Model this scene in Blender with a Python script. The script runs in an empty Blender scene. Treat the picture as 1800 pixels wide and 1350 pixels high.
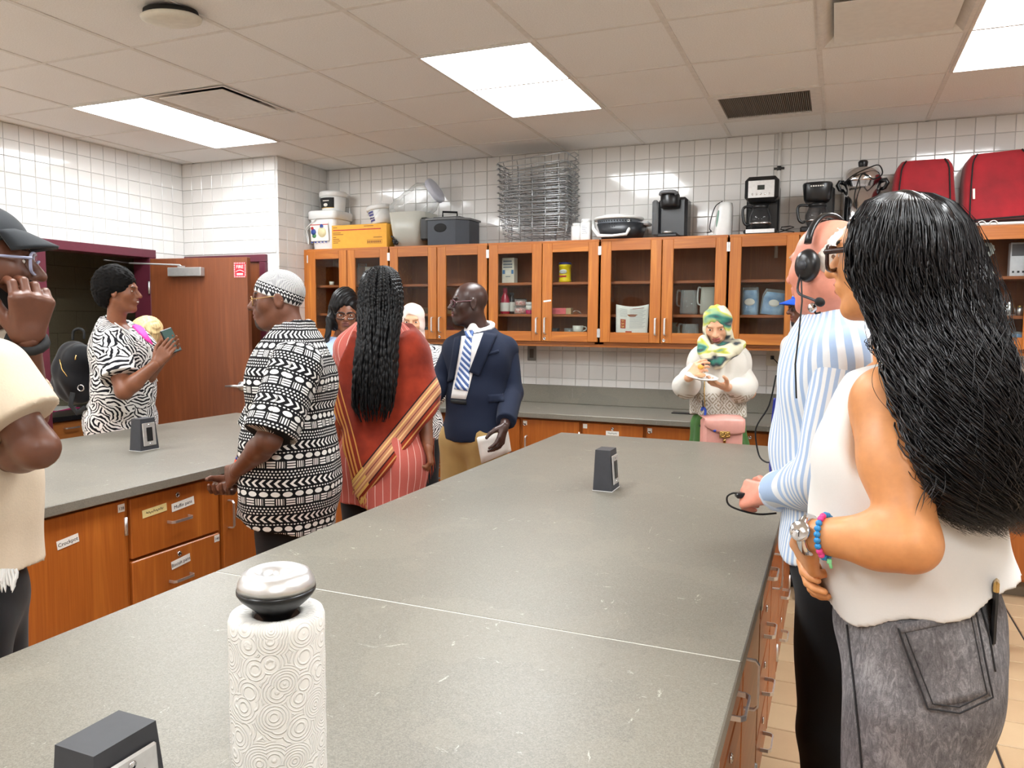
import bpy, math, random
import numpy as np
from mathutils import Vector, Matrix

random.seed(7)
SC = bpy.context.scene
COL = SC.collection

# ------------------------------------------------------------------ camera, world, exposure
FPX, CXP, CYP, HC = 1352.0, 900.0, 675.0, 1.56
_y, _p, _r = math.radians(22.71), math.radians(4.76), math.radians(0.387)
_F = np.array([-math.sin(_y) * math.cos(_p), math.cos(_y) * math.cos(_p), -math.sin(_p)])
_R0 = np.array([math.cos(_y), math.sin(_y), 0.0])
_U0 = np.cross(_R0, _F)
_R = math.cos(_r) * _R0 + math.sin(_r) * _U0
_U = -math.sin(_r) * _R0 + math.cos(_r) * _U0
CAMP = np.array([0.0, 0.0, HC])
cam_data = bpy.data.cameras.new('camera')
cam_data.sensor_width = 36.0
cam_data.lens = FPX / 1800.0 * 36.0
cam_data.clip_start = 0.05
cam = bpy.data.objects.new('camera', cam_data)
COL.objects.link(cam)
cam.matrix_world = Matrix(((_R[0], _U[0], -_F[0], 0), (_R[1], _U[1], -_F[1], 0), (_R[2], _U[2], -_F[2], HC), (0, 0, 0, 1)))
SC.camera = cam
world = bpy.data.worlds.new('world')
SC.world = world
world.use_nodes = True
world.node_tree.nodes['Background'].inputs[0].default_value = (0.9, 0.95, 1.0, 1)
world.node_tree.nodes['Background'].inputs[1].default_value = 0.0
SC.view_settings.view_transform = 'Standard'
SC.view_settings.look = 'None'
SC.view_settings.gamma = 1.0
SC.view_settings.use_curve_mapping = False
SC.view_settings.exposure = 0.0
LAMP = 24.5          # strength of the fluorescent diffusers
SC.cycles.use_denoising = True
SC.cycles.max_bounces = 8
SC.cycles.diffuse_bounces = 4
SC.cycles.glossy_bounces = 4
SC.cycles.transmission_bounces = 6
SC.cycles.transparent_max_bounces = 16
SC.cycles.caustics_reflective = False
SC.cycles.caustics_refractive = False
SC.cycles.sample_clamp_indirect = 4.0


def at(px, py, d):
    """the point seen at photo pixel (px,py) at depth d in front of the lens"""
    return CAMP + (_F + _R * (px - CXP) / FPX - _U * (py - CYP) / FPX) * d


def proj(P):
    v = np.asarray(P, float) - CAMP
    z = v @ _F
    return CXP + FPX * (v @ _R) / z, CYP - FPX * (v @ _U) / z, z


RH = np.array([math.cos(_y), math.sin(_y), 0.0])      # level direction: rightwards in the room as photographed
FH = np.array([-math.sin(_y), math.cos(_y), 0.0])     # level direction: away


def dirv(a, b):
    v = RH * a + FH * b
    return v / np.linalg.norm(v)


# ------------------------------------------------------------------ node helpers
class N:
    """socket wrapper with arithmetic"""
    def __init__(s, nt, sock):
        s.nt, s.s = nt, sock

    def m(s, op, b=None, c=None):
        n = s.nt.nodes.new('ShaderNodeMath')
        n.operation = op
        for i, v in enumerate((s, b, c)):
            if v is None:
                continue
            if isinstance(v, N):
                s.nt.links.new(v.s, n.inputs[i])
            else:
                n.inputs[i].default_value = v
        return N(s.nt, n.outputs[0])

    def __add__(s, o): return s.m('ADD', o)
    def __radd__(s, o): return s.m('ADD', o)
    def __sub__(s, o): return s.m('SUBTRACT', o)
    def __rsub__(s, o): return (s * -1.0) + o
    def __mul__(s, o): return s.m('MULTIPLY', o)
    def __rmul__(s, o): return s.m('MULTIPLY', o)
    def __truediv__(s, o): return s.m('DIVIDE', o)
    def gt(s, o): return s.m('GREATER_THAN', o)
    def lt(s, o): return s.m('LESS_THAN', o)
    def abs(s): return s.m('ABSOLUTE')
    def frac(s): return s.m('FRACT')
    def floor(s): return s.m('FLOOR')
    def sin(s): return s.m('SINE')
    def mn(s, o): return s.m('MINIMUM', o)
    def mx(s, o): return s.m('MAXIMUM', o)
    def inr(s, a, b): return s.gt(a) * s.lt(b)


def new_mat(name):
    m = bpy.data.materials.new(name)
    m.use_nodes = True
    nt = m.node_tree
    return m, nt, nt.nodes['Principled BSDF']


def setb(b, **k):
    names = dict(rough='Roughness', metal='Metallic', spec='Specular IOR Level', trans='Transmission Weight', ior='IOR', alpha='Alpha', coat='Coat Weight',
                 coatr='Coat Roughness', sheen='Sheen Weight', sss='Subsurface Weight', emis='Emission Strength')
    for kk, v in k.items():
        b.inputs[names[kk]].default_value = v


def lin(c):
    return tuple((x / 255.0 / 12.92 if x / 255.0 <= 0.04045 else ((x / 255.0 + 0.055) / 1.055) ** 2.4) for x in c)


def rgb(c):
    c = lin(c)
    return (c[0], c[1], c[2], 1.0)


def tex_coord(nt, kind='Object'):
    return nt.nodes.new('ShaderNodeTexCoord').outputs[kind]


def attr(nt, name, out='Vector'):
    a = nt.nodes.new('ShaderNodeAttribute')
    a.attribute_name = name
    return a.outputs[out]


def mapping(nt, vec, scale=(1, 1, 1), rot=(0, 0, 0), loc=(0, 0, 0)):
    m = nt.nodes.new('ShaderNodeMapping')
    m.inputs['Scale'].default_value = scale
    m.inputs['Rotation'].default_value = rot
    m.inputs['Location'].default_value = loc
    nt.links.new(vec, m.inputs['Vector'])
    return m.outputs[0]


def noise(nt, vec, scale, detail=3.0, rough=0.55, dist=0.0, out='Fac'):
    n = nt.nodes.new('ShaderNodeTexNoise')
    n.inputs['Scale'].default_value = scale
    n.inputs['Detail'].default_value = detail
    n.inputs['Roughness'].default_value = rough
    n.inputs['Distortion'].default_value = dist
    if vec is not None:
        nt.links.new(vec, n.inputs['Vector'])
    return n.outputs[0 if out == 'Fac' else 1]


def ramp(nt, fac, stops):
    r = nt.nodes.new('ShaderNodeValToRGB')
    el = r.color_ramp.elements
    while len(el) < len(stops):
        el.new(0.5)
    for e, (p, c) in zip(el, stops):
        e.position = p
        e.color = c if len(c) == 4 else (*c, 1)
    nt.links.new(fac, r.inputs[0])
    return r.outputs[0]


def mixc(nt, fac, a, b):
    n = nt.nodes.new('ShaderNodeMix')
    n.data_type = 'RGBA'
    for sock, v in ((n.inputs[0], fac), (n.inputs[6], a), (n.inputs[7], b)):
        if isinstance(v, N):
            nt.links.new(v.s, sock)
        elif isinstance(v, bpy.types.NodeSocket):
            nt.links.new(v, sock)
        else:
            sock.default_value = v
    return n.outputs[2]


def bump(nt, b, height, strength=0.2, dist=0.01):
    n = nt.nodes.new('ShaderNodeBump')
    n.inputs['Strength'].default_value = strength
    n.inputs['Distance'].default_value = dist
    nt.links.new(height.s if isinstance(height, N) else height, n.inputs['Height'])
    nt.links.new(n.outputs[0], b.inputs['Normal'])


def sep(nt, vec):
    n = nt.nodes.new('ShaderNodeSeparateXYZ')
    nt.links.new(vec, n.inputs[0])
    return [N(nt, n.outputs[i]) for i in range(3)]


_pl = {}


def plain(name, c, rough=0.5, metal=0.0, vary=0.06, nscale=30.0, bmp=0.0, **k):
    """a colour with slight procedural unevenness"""
    if name in _pl:
        return _pl[name]
    m, nt, b = new_mat(name)
    co = tex_coord(nt)
    f = noise(nt, co, nscale, 3)
    a = rgb(c)
    lo = tuple(x * (1 - vary) for x in a[:3]) + (1,)
    hi = tuple(min(1, x * (1 + vary)) for x in a[:3]) + (1,)
    nt.links.new(ramp(nt, f, [(0.3, lo), (0.7, hi)]), b.inputs['Base Color'])
    setb(b, rough=rough, metal=metal, **k)
    if bmp:
        bump(nt, b, f, bmp, 0.01)
    _pl[name] = m
    return m


def wood(name, c1, c2, axis=2, rough=0.38, s=1.0, coat=0.25):
    m, nt, b = new_mat(name)
    co = tex_coord(nt)
    oi = nt.nodes.new('ShaderNodeObjectInfo')
    va = nt.nodes.new('ShaderNodeVectorMath')
    va.operation = 'ADD'
    comb = nt.nodes.new('ShaderNodeCombineXYZ')
    sc = N(nt, oi.outputs['Random']) * 7.0
    for i in range(3):
        nt.links.new(sc.s, comb.inputs[i])
    nt.links.new(co, va.inputs[0])
    nt.links.new(comb.outputs[0], va.inputs[1])
    scl = [16.0 * s] * 3
    scl[axis] = 1.1 * s
    v1 = mapping(nt, va.outputs[0], tuple(scl))
    n1 = N(nt, noise(nt, v1, 1.0, 4, 0.55, 1.2))
    rings = ((n1 * 9.0).sin() * 0.5 + 0.5)
    scl2 = [190.0 * s] * 3
    scl2[axis] = 5.0 * s
    n2 = N(nt, noise(nt, mapping(nt, va.outputs[0], tuple(scl2)), 1.0, 2))
    f = rings * 0.45 + n2 * 0.35 + n1 * 0.3
    nt.links.new(ramp(nt, f.s, [(0.25, rgb(c2)), (0.75, rgb(c1))]), b.inputs['Base Color'])
    setb(b, rough=rough, coat=coat, coatr=0.25)
    bump(nt, b, n2, 0.08, 0.002)
    return m


# ------------------------------------------------------------------ mesh helpers
class MB:
    """collects faces in world coordinates; build() links them as one mesh object"""
    def __init__(s):
        s.v, s.f, s.mi, s.sm = [], [], [], []

    def add(s, verts, faces, mi=0, smooth=False, M=None):
        o = len(s.v)
        if M is not None:
            verts = [tuple(M @ Vector(v)) for v in verts]
        s.v.extend(tuple(map(float, v)) for v in verts)
        for f in faces:
            s.f.append([i + o for i in f])
            s.mi.append(mi)
            s.sm.append(smooth)
        return s

    def box(s, lo, hi, mi=0, M=None, ch=0.0):
        (x0, y0, z0), (x1, y1, z1) = lo, hi
        if ch <= 0:
            v = [(x0, y0, z0), (x1, y0, z0), (x1, y1, z0), (x0, y1, z0), (x0, y0, z1), (x1, y0, z1), (x1, y1, z1), (x0, y1, z1)]
            f = [(3, 2, 1, 0), (4, 5, 6, 7), (0, 1, 5, 4), (1, 2, 6, 5), (2, 3, 7, 6), (3, 0, 4, 7)]
            return s.add(v, f, mi, False, M)
        c = min(ch, (x1 - x0) / 2.01, (y1 - y0) / 2.01, (z1 - z0) / 2.01)
        L, Hh = np.array(lo, float), np.array(hi, float)
        v, idx = [], {}
        for sx in (0, 1):
            for sy in (0, 1):
                for sz in (0, 1):
                    for ax in range(3):
                        p = [0, 0, 0]
                        for a, sg in enumerate((sx, sy, sz)):
                            edge = (Hh[a] if sg else L[a])
                            p[a] = edge if a == ax else edge + (-c if sg else c)
                        idx[(sx, sy, sz, ax)] = len(v)
                        v.append(tuple(p))
        f = []
        for ax in range(3):
            o = [a for a in range(3) if a != ax]
            for sg in (0, 1):
                q = []
                for (p, r) in ((0, 0), (1, 0), (1, 1), (0, 1)):
                    k = [0, 0, 0]
                    k[ax] = sg
                    k[o[0]], k[o[1]] = p, r
                    q.append(idx[(*k, ax)])
                f.append(q)
        for ax in range(3):
            o = [a for a in range(3) if a != ax]
            for p in (0, 1):
                for r in (0, 1):
                    def g(e, a):
                        k = [0, 0, 0]
                        k[ax], k[o[0]], k[o[1]] = e, p, r
                        return idx[(*k, a)]
                    f.append([g(0, o[0]), g(1, o[0]), g(1, o[1]), g(0, o[1])])
        for sx in (0, 1):
            for sy in (0, 1):
                for sz in (0, 1):
                    f.append([idx[(sx, sy, sz, a)] for a in range(3)])
        ctr = (L + Hh) / 2
        va = np.array(v)
        ff = []
        for q in f:
            pts = va[q]
            n = np.cross(pts[1] - pts[0], pts[2] - pts[0])
            ff.append(q if n @ (pts.mean(0) - ctr) > 0 else q[::-1])
        return s.add(v, ff, mi, False, M)

    def lathe(s, prof, c=(0, 0, 0), n=32, mi=0, M=None, smooth=True, sq=0.0):
        """profile [(r,z)...] turned about the vertical through c; sq>0 squares the section"""
        v, f = [], []
        for (r, z) in prof:
            for k in range(n):
                a = 2 * math.pi * k / n
                ca, sa = math.cos(a), math.sin(a)
                q = 1.0
                if sq:
                    q = 1.0 / (abs(ca) ** sq + abs(sa) ** sq) ** (1.0 / sq)
                v.append((c[0] + r * q * ca, c[1] + r * q * sa, c[2] + z))
        for i in range(len(prof) - 1):
            for k in range(n):
                k2 = (k + 1) % n
                f.append((i * n + k, i * n + k2, (i + 1) * n + k2, (i + 1) * n + k))
        if prof[0][0] > 1e-6:
            f.append(tuple(range(n))[::-1])
        if prof[-1][0] > 1e-6:
            f.append(tuple(range((len(prof) - 1) * n, len(prof) * n)))
        return s.add(v, f, mi, smooth, M)

    def tube(s, pts, r, n=8, mi=0, closed=False, M=None, smooth=True, flat=None):
        """swept tube; r number or list; flat=(normal, factor) squashes it"""
        P = [np.array(p, float) for p in pts]
        m = len(P)
        if 4 <= m <= 14 and not closed and n >= 6 and smooth and not hasattr(r, '__len__') and r <= .0125:   # round off cords
            Q = []
            for i in range(m - 1):
                a, b, c, d = P[max(i - 1, 0)], P[i], P[i + 1], P[min(i + 2, m - 1)]
                for t in (0, .2, .4, .6, .8):
                    Q.append(.5 * (2 * b + (c - a) * t + (2 * a - 5 * b + 4 * c - d) * t * t + (3 * b - a - 3 * c + d) * t ** 3))
            P = Q + [P[-1]]
            m = len(P)
        rr = r if hasattr(r, '__len__') else [r] * m
        v, f = [], []
        up = None
        for i in range(m):
            a = P[i - 1] if (i > 0 or closed) else P[i]
            b = P[(i + 1) % m] if (i < m - 1 or closed) else P[i]
            t = b - a
            t = t / (np.linalg.norm(t) + 1e-12)
            if up is None:
                up = np.array([0, 0, 1.0]) if abs(t[2]) < 0.9 else np.array([1.0, 0, 0])
            side = np.cross(t, up)
            side /= np.linalg.norm(side) + 1e-12
            up = np.cross(side, t)
            for k in range(n):
                an = 2 * math.pi * k / n
                off = (side * math.cos(an) + up * math.sin(an)) * rr[i]
                if flat is not None:
                    nn = np.array(flat[0], float)
                    off = off - nn * (off @ nn) * (1 - flat[1])
                v.append(tuple(P[i] + off))
        for i in range(m if closed else m - 1):
            j = (i + 1) % m
            for k in range(n):
                k2 = (k + 1) % n
                f.append((i * n + k, i * n + k2, j * n + k2, j * n + k))
        if not closed:
            f.append(tuple(range(n))[::-1])
            f.append(tuple(range((m - 1) * n, m * n)))
        return s.add(v, f, mi, smooth, M)

    def ell(s, c, r, n=16, m=10, mi=0, M=None):
        v, f = [], []
        for i in range(m + 1):
            t = math.pi * i / m
            for k in range(n):
                a = 2 * math.pi * k / n
                v.append((c[0] + r[0] * math.sin(t) * math.cos(a), c[1] + r[1] * math.sin(t) * math.sin(a), c[2] - r[2] * math.cos(t)))
        for i in range(m):
            for k in range(n):
                k2 = (k + 1) % n
                f.append((i * n + k, i * n + k2, (i + 1) * n + k2, (i + 1) * n + k))
        return s.add(v, f, mi, True, M)

    def prism(s, poly, z0, z1, mi=0, M=None, smooth=False):
        n = len(poly)
        v = [(x, y, z0) for x, y in poly] + [(x, y, z1) for x, y in poly]
        f = [tuple(range(n))[::-1], tuple(range(n, 2 * n))]
        f += [(k, (k + 1) % n, n + (k + 1) % n, n + k) for k in range(n)]
        return s.add(v, f, mi, smooth, M)

    def sheet(s, grid, mi=0, smooth=True):
        """a grid [rows][cols] of points"""
        R_, C_ = len(grid), len(grid[0])
        v = [tuple(p) for row in grid for p in row]
        f = [(i * C_ + j, i * C_ + j + 1, (i + 1) * C_ + j + 1, (i + 1) * C_ + j) for i in range(R_ - 1) for j in range(C_ - 1)]
        return s.add(v, f, mi, smooth)

    def slab(s, grid, t, mi=0, smooth=True):
        """a thick sheet: grid offset along its normals by t"""
        G = np.array(grid, float)
        du = np.gradient(G, axis=1)
        dv = np.gradient(G, axis=0)
        nn = np.cross(du, dv)
        nn /= np.linalg.norm(nn, axis=2, keepdims=True) + 1e-12
        B = G - nn * t
        R_, C_ = G.shape[:2]
        o = R_ * C_
        v = [tuple(p) for p in G.reshape(-1, 3)] + [tuple(p) for p in B.reshape(-1, 3)]
        f = []
        for i in range(R_ - 1):
            for j in range(C_ - 1):
                a = i * C_ + j
                f.append((a, a + 1, a + C_ + 1, a + C_))
                f.append((o + a, o + a + C_, o + a + C_ + 1, o + a + 1))
        ring = [j for j in range(C_)] + [i * C_ + C_ - 1 for i in range(1, R_)] + [(R_ - 1) * C_ + j for j in range(C_ - 2, -1, -1)] + [i * C_ for i in range(R_ - 2, 0, -1)]
        for k in range(len(ring)):
            a, b = ring[k], ring[(k + 1) % len(ring)]
            f.append((b, a, o + a, o + b))
        return s.add(v, f, mi, smooth)

    def mesh(s, name, mats, off=(0, 0, 0)):
        me = bpy.data.meshes.new(name)
        o = np.array(off, float)
        me.from_pydata([tuple(np.array(p) - o) for p in s.v], [], s.f)
        for m in (mats if isinstance(mats, (list, tuple)) else [mats]):
            me.materials.append(m)
        me.polygons.foreach_set('material_index', s.mi)
        me.polygons.foreach_set('use_smooth', s.sm)
        me.update()
        return me

    def build(s, name, mats, parent=None, loc=None):
        off = root_loc(parent) if parent is not None else (np.array(loc) if loc is not None else np.zeros(3))
        ob = bpy.data.objects.new(name, s.mesh(name, mats, off))
        COL.objects.link(ob)
        if parent is not None:
            ob.parent = parent
        elif loc is not None:
            ob.location = loc
        return ob


def root_loc(o):
    t = np.zeros(3)
    while o is not None:
        t = t + np.array(o.location)
        o = o.parent
    return t


def tag(o, label=None, cat=None, group=None, kind=None):
    for k, v in (('label', label), ('category', cat), ('group', group), ('kind', kind)):
        if v:
            o[k] = v
    return o


def thing(name, label, cat, loc=(0, 0, 0), group=None):
    o = bpy.data.objects.new(name, None)
    o.empty_display_size = 0.05
    COL.objects.link(o)
    o.location = tuple(map(float, loc))
    return tag(o, label, cat, group)


def copy_tree(o, parent=None):
    c = o.copy()
    COL.objects.link(c)
    c.parent = parent
    for ch in list(o.children):
        copy_tree(ch, c)
    return c


def frame_m(origin, x, y, z):
    """matrix with the given axes as columns"""
    return Matrix(((x[0], y[0], z[0], origin[0]), (x[1], y[1], z[1], origin[1]), (x[2], y[2], z[2], origin[2]), (0, 0, 0, 1)))


def text_mb(mb, s, size, M, mi=0, align='CENTER', ext=0.0004):
    cu = bpy.data.curves.new('lettering', 'FONT')
    cu.body = s
    cu.size = size
    cu.align_x = align
    cu.align_y = 'CENTER'
    cu.resolution_u = 2
    cu.extrude = ext
    ob = bpy.data.objects.new('lettering', cu)
    COL.objects.link(ob)
    dg = bpy.context.evaluated_depsgraph_get()
    me = ob.evaluated_get(dg).to_mesh()
    mb.add([tuple(v.co) for v in me.vertices], [tuple(p.vertices) for p in me.polygons], mi, False, M)
    ob.evaluated_get(dg).to_mesh_clear()
    bpy.data.objects.remove(ob)
    bpy.data.curves.remove(cu)
    return mb


X3, Y3, Z3 = np.eye(3)
# ------------------------------------------------------------------ shared materials
def tile_mat():
    m, nt, b = new_mat('glazed_white_tile')
    oi = nt.nodes.new('ShaderNodeObjectInfo')
    co = tex_coord(nt)
    f = N(nt, noise(nt, co, 3.0, 2)) * 0.6 + N(nt, oi.outputs['Random']) * 0.4
    nt.links.new(ramp(nt, f.s, [(0.2, rgb((226, 224, 221))), (0.8, rgb((240, 238, 235)))]), b.inputs['Base Color'])
    setb(b, rough=0.08, spec=0.5)
    bump(nt, b, noise(nt, co, 14.0, 1), 0.05, 0.01)
    return m


M_TILE = tile_mat()
M_GROUT = plain('grey_grout', (212, 209, 206), 0.9)
M_WHITE = plain('white_paint', (232, 230, 226), 0.5, vary=0.03)
M_MAROON = plain('maroon_paint', (92, 38, 52), 0.35, vary=0.08)
M_STEEL = plain('brushed_steel', (226, 226, 226), 0.36, 0.9, vary=0.06, nscale=60)
M_CHROME = plain('bright_chrome', (225, 225, 228), 0.12, 1.0, vary=0.02)
M_DSTEEL = plain('dark_steel', (70, 68, 66), 0.4, 0.8)
M_BLACK = plain('black_plastic', (22, 22, 24), 0.3, vary=0.1)
M_MBLACK = plain('matte_black', (16, 16, 17), 0.75, vary=0.15)
M_CHAR = plain('charcoal_plastic', (52, 53, 58), 0.5, vary=0.1)
M_OAKV = wood('oak_upright_grain', (208, 132, 52), (166, 92, 30), 2)
M_OAKH = wood('oak_level_grain', (202, 126, 50), (158, 86, 28), 0)
M_OAKHY = wood('oak_level_grain_side', (196, 112, 48), (150, 76, 28), 1)
M_FACE = wood('oak_slab_front', (196, 116, 46), (160, 84, 28), 2, s=0.8)
M_INNER = wood('oak_cabinet_inside', (176, 100, 50), (140, 74, 32), 2, rough=0.6, coat=0)
M_SHELF = wood('oak_shelf', (176, 100, 50), (140, 74, 32), 0, rough=0.5, coat=0)
M_DOORW = wood('red_brown_door_veneer', (142, 82, 48), (112, 60, 34), 2, s=0.7)
M_CEILT = None


def ceil_mat():
    m, nt, b = new_mat('ceiling_tile_board')
    co = tex_coord(nt)
    f = noise(nt, co, 160.0, 3, 0.7)
    g = noise(nt, co, 3.0, 2)
    c1 = ramp(nt, f, [(0.35, rgb((234, 233, 232))), (0.6, rgb((247, 246, 245)))])
    nt.links.new(mixc(nt, N(nt, g) * 0.2, c1, rgb((226, 219, 212))), b.inputs['Base Color'])
    setb(b, rough=0.95, spec=0.1)
    bump(nt, b, f, 0.15, 0.003)
    return m


M_CEILT = ceil_mat()
M_TBAR = plain('white_ceiling_rail', (226, 222, 217), 0.5)


def counter_mat():
    m, nt, b = new_mat('speckled_grey_counter')
    co = tex_coord(nt)
    f1 = N(nt, noise(nt, co, 900.0, 2, 0.8))
    f2 = N(nt, noise(nt, co, 330.0, 3, 0.7))
    f3 = N(nt, noise(nt, co, 2.2, 4, 0.6))
    f = f1 * 0.5 + f2 * 0.5
    base = ramp(nt, f.s, [(0.36, rgb((90, 86, 76))), (0.5, rgb((117, 112, 101))), (0.64, rgb((143, 138, 126)))])
    c2 = mixc(nt, f3.inr(0.55, 0.72) * 0.12, base, rgb((150, 142, 126)))
    # scuffs: short pale scratches
    v = mapping(nt, co, (7, 16, 1), (0, 0, 0.9))
    sc = N(nt, noise(nt, v, 1.0, 8, 0.75, 1.5)).gt(0.655)
    v2 = mapping(nt, co, (18, 6, 1), (0, 0, 0.3), (3, 1, 0))
    sc2 = N(nt, noise(nt, v2, 1.0, 8, 0.75, 1.2)).gt(0.665)
    c3 = mixc(nt, sc.mx(sc2) * 0.55, c2, rgb((205, 202, 190)))
    nt.links.new(c3, b.inputs['Base Color'])
    rg = f3 * 0.14 + 0.34
    nt.links.new(rg.s, b.inputs['Roughness'])
    setb(b, spec=.75)
    bump(nt, b, f2, 0.05, 0.001)
    return m


M_COUNTER = counter_mat()
M_SLABEDGE = plain('counter_edge', (92, 90, 82), 0.45, nscale=200)


def glass_mat(name='cabinet_glass', tint=(0.93, 0.95, 0.94), gl=0.06, rough=0.02):
    m = bpy.data.materials.new(name)
    m.use_nodes = True
    nt = m.node_tree
    nt.nodes.remove(nt.nodes['Principled BSDF'])
    tr = nt.nodes.new('ShaderNodeBsdfTransparent')
    tr.inputs[0].default_value = (*tint, 1)
    g = nt.nodes.new('ShaderNodeBsdfGlossy')
    g.inputs['Roughness'].default_value = rough
    fr = nt.nodes.new('ShaderNodeFresnel')
    fr.inputs[0].default_value = 1.45
    co = tex_coord(nt)
    fac = N(nt, fr.outputs[0]) * 0.4 + N(nt, noise(nt, co, 4.0, 2)) * 0.008
    mx = nt.nodes.new('ShaderNodeMixShader')
    nt.links.new(fac.s, mx.inputs[0])
    nt.links.new(tr.outputs[0], mx.inputs[1])
    nt.links.new(g.outputs[0], mx.inputs[2])
    nt.links.new(mx.outputs[0], nt.nodes['Material Output'].inputs[0])
    return m


M_GLASS = glass_mat()


def clear_plastic(name, tint, base=0.12, rough=0.1):
    """thin clear plastic: mostly see-through with a pale sheen"""
    m = bpy.data.materials.new(name)
    m.use_nodes = True
    nt = m.node_tree
    pb = nt.nodes['Principled BSDF']
    pb.inputs['Base Color'].default_value = rgb(tint)
    setb(pb, rough=rough, spec=0.6)
    tr = nt.nodes.new('ShaderNodeBsdfTransparent')
    lw = nt.nodes.new('ShaderNodeLayerWeight')
    lw.inputs[0].default_value = 0.35
    co = tex_coord(nt)
    fac = (N(nt, lw.outputs['Facing']) * 0.55 + N(nt, noise(nt, co, 9.0, 2)) * 0.08 + base).mn(1.0)
    mx = nt.nodes.new('ShaderNodeMixShader')
    nt.links.new(fac.s, mx.inputs[0])
    nt.links.new(tr.outputs[0], mx.inputs[1])
    nt.links.new(pb.outputs[0], mx.inputs[2])
    nt.links.new(mx.outputs[0], nt.nodes['Material Output'].inputs[0])
    return m


# ------------------------------------------------------------------ room shell
XL, YC, XC, YB, ZC = -5.14, 5.03, -4.15, 5.68, 2.845
XR, YR = 3.3, -3.3
TP = 0.1085


def struct(name, mb, mats, label=None):
    o = mb.build(name, mats)
    o['kind'] = 'structure'
    if label:
        o['label'] = label
    return o


def tile_proto(w, h, t=0.007, c=0.0022):
    """tile standing in the local x-z plane, its face towards -y, centred"""
    a, b = w / 2, h / 2
    v = []
    for (dx, y) in ((0, 0), (0, -(t - c)), (c, -t)):
        v += [(-a + dx, y, -b + dx), (a - dx, y, -b + dx), (a - dx, y, b - dx), (-a + dx, y, b - dx)]
    f = [(8, 9, 10, 11)]
    for r in (0, 4):
        for k in range(4):
            k2 = (k + 1) % 4
            f.append((r + k, r + k2, r + 4 + k2, r + 4 + k))
    return v, f


def tiles_on(wall, p0, u, n_out, ulen, z0, z1, skip=None, objs=300, want=None):
    """lays square tiles on a wall: p0 corner, u direction along the wall, n_out towards the room"""
    u, n_out = np.array(u, float), np.array(n_out, float)
    cells = []
    nu, nz = int(math.ceil(ulen / TP)), int(math.ceil((z1 - z0) / TP))
    for i in range(nu):
        for j in range(nz):
            ua, ub = i * TP, min((i + 1) * TP, ulen)
            zb, za = z1 - j * TP, max(z1 - (j + 1) * TP, z0)
            if ub - ua < 0.02 or zb - za < 0.02:
                continue
            if skip and any(ua < s[1] - 1e-3 and ub > s[0] + 1e-3 and za < s[3] - 1e-3 and zb > s[2] + 1e-3 for s in skip):
                continue
            c = np.array(p0) + u * (ua + ub) / 2
            c[2] = (za + zb) / 2
            cells.append((c, ub - ua - 0.003, zb - za - 0.003))
    rank = []
    for k, (c, w, h) in enumerate(cells):
        px, py, d = proj(c)
        vis = d > 0.2 and -20 < px < 1820 and -20 < py < 1370 and (want is None or want(c, px, py))
        rank.append((0 if vis else 1, d, k))
    rank.sort()
    single = {k for (a, d, k) in rank[:objs] if a == 0}
    protos = {}
    rest = MB()
    M = Matrix(((u[0], -n_out[0], 0, 0), (u[1], -n_out[1], 0, 0), (0, 0, 1, 0), (0, 0, 0, 1)))
    for k, (c, w, h) in enumerate(cells):
        v, f = tile_proto(w, h)
        if k in single:
            key = (round(w, 4), round(h, 4))
            if key not in protos:
                protos[key] = MB().add(v, f).mesh('tile', M_TILE)
            o = bpy.data.objects.new('tile', protos[key])
            COL.objects.link(o)
            o.parent = wall
            Mc = M.copy()
            Mc.translation = Vector(c)
            o.matrix_local = Mc
        else:
            Mc = M.copy()
            Mc.translation = Vector(c)
            rest.add(v, f, 0, False, Mc)
    if rest.v:
        r = rest.build('tile_field', M_TILE, wall)
        r['kind'] = 'stuff'


D0, D1, DT = 3.74, 4.65, 2.05     # doorway in the left wall
wall_left = struct('wall_left', MB().box((XL - 0.14, YR, 0), (XL, D0, ZC + .05)).box((XL - 0.14, D1, 0), (XL, YC + 0.2, ZC + .05)).box((XL - 0.14, D0, DT), (XL, D1, ZC + .05)), M_GROUT)
tiles_on(wall_left, (XL, 2.2, 0), (0, 1, 0), (1, 0, 0), YC - 2.2, 0, ZC, skip=[(D0 - 2.2, D1 - 2.2, 0, DT)], want=lambda c, x, y: c[2] > 0.9)
wall_corner = struct('wall_corner', MB().box((XL, YC, 0), (XC - 0.001, YC + 0.12, ZC + .05)), M_GROUT)
tiles_on(wall_corner, (XL, YC, 0), (1, 0, 0), (0, -1, 0), XC - XL - 0.002, 0, ZC, skip=[(0.05, 0.88, 0, 2.05)])
wall_return = struct('wall_return', MB().box((XC - 0.12, YC + 0.02, 0), (XC, YB, ZC + .05)), M_GROUT)
tiles_on(wall_return, (XC, YC, 0), (0, 1, 0), (1, 0, 0), YB - YC, 0.9, ZC)
wall_back = struct('wall_back', MB().box((XC - 0.12, YB, 0), (XR + 0.1, YB + 0.12, ZC + .05)), M_GROUT)
tiles_on(wall_back, (XC + 0.03, YB, 0), (1, 0, 0), (0, -1, 0), 5.9, 1.03, ZC, skip=[(0, 5.9, 1.5, 2.05)])


def far_tile_mat():
    m, nt, b = new_mat('plain_tiled_wall')
    co = tex_coord(nt)
    x, y, z = sep(nt, co)
    def joint(a): return (a / TP).frac().lt(0.03)
    j = joint(x + y).mx(joint(z))
    nt.links.new(mixc(nt, j, rgb((234, 232, 229)), rgb((176, 172, 168))), b.inputs['Base Color'])
    setb(b, rough=0.15)
    return m


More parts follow.
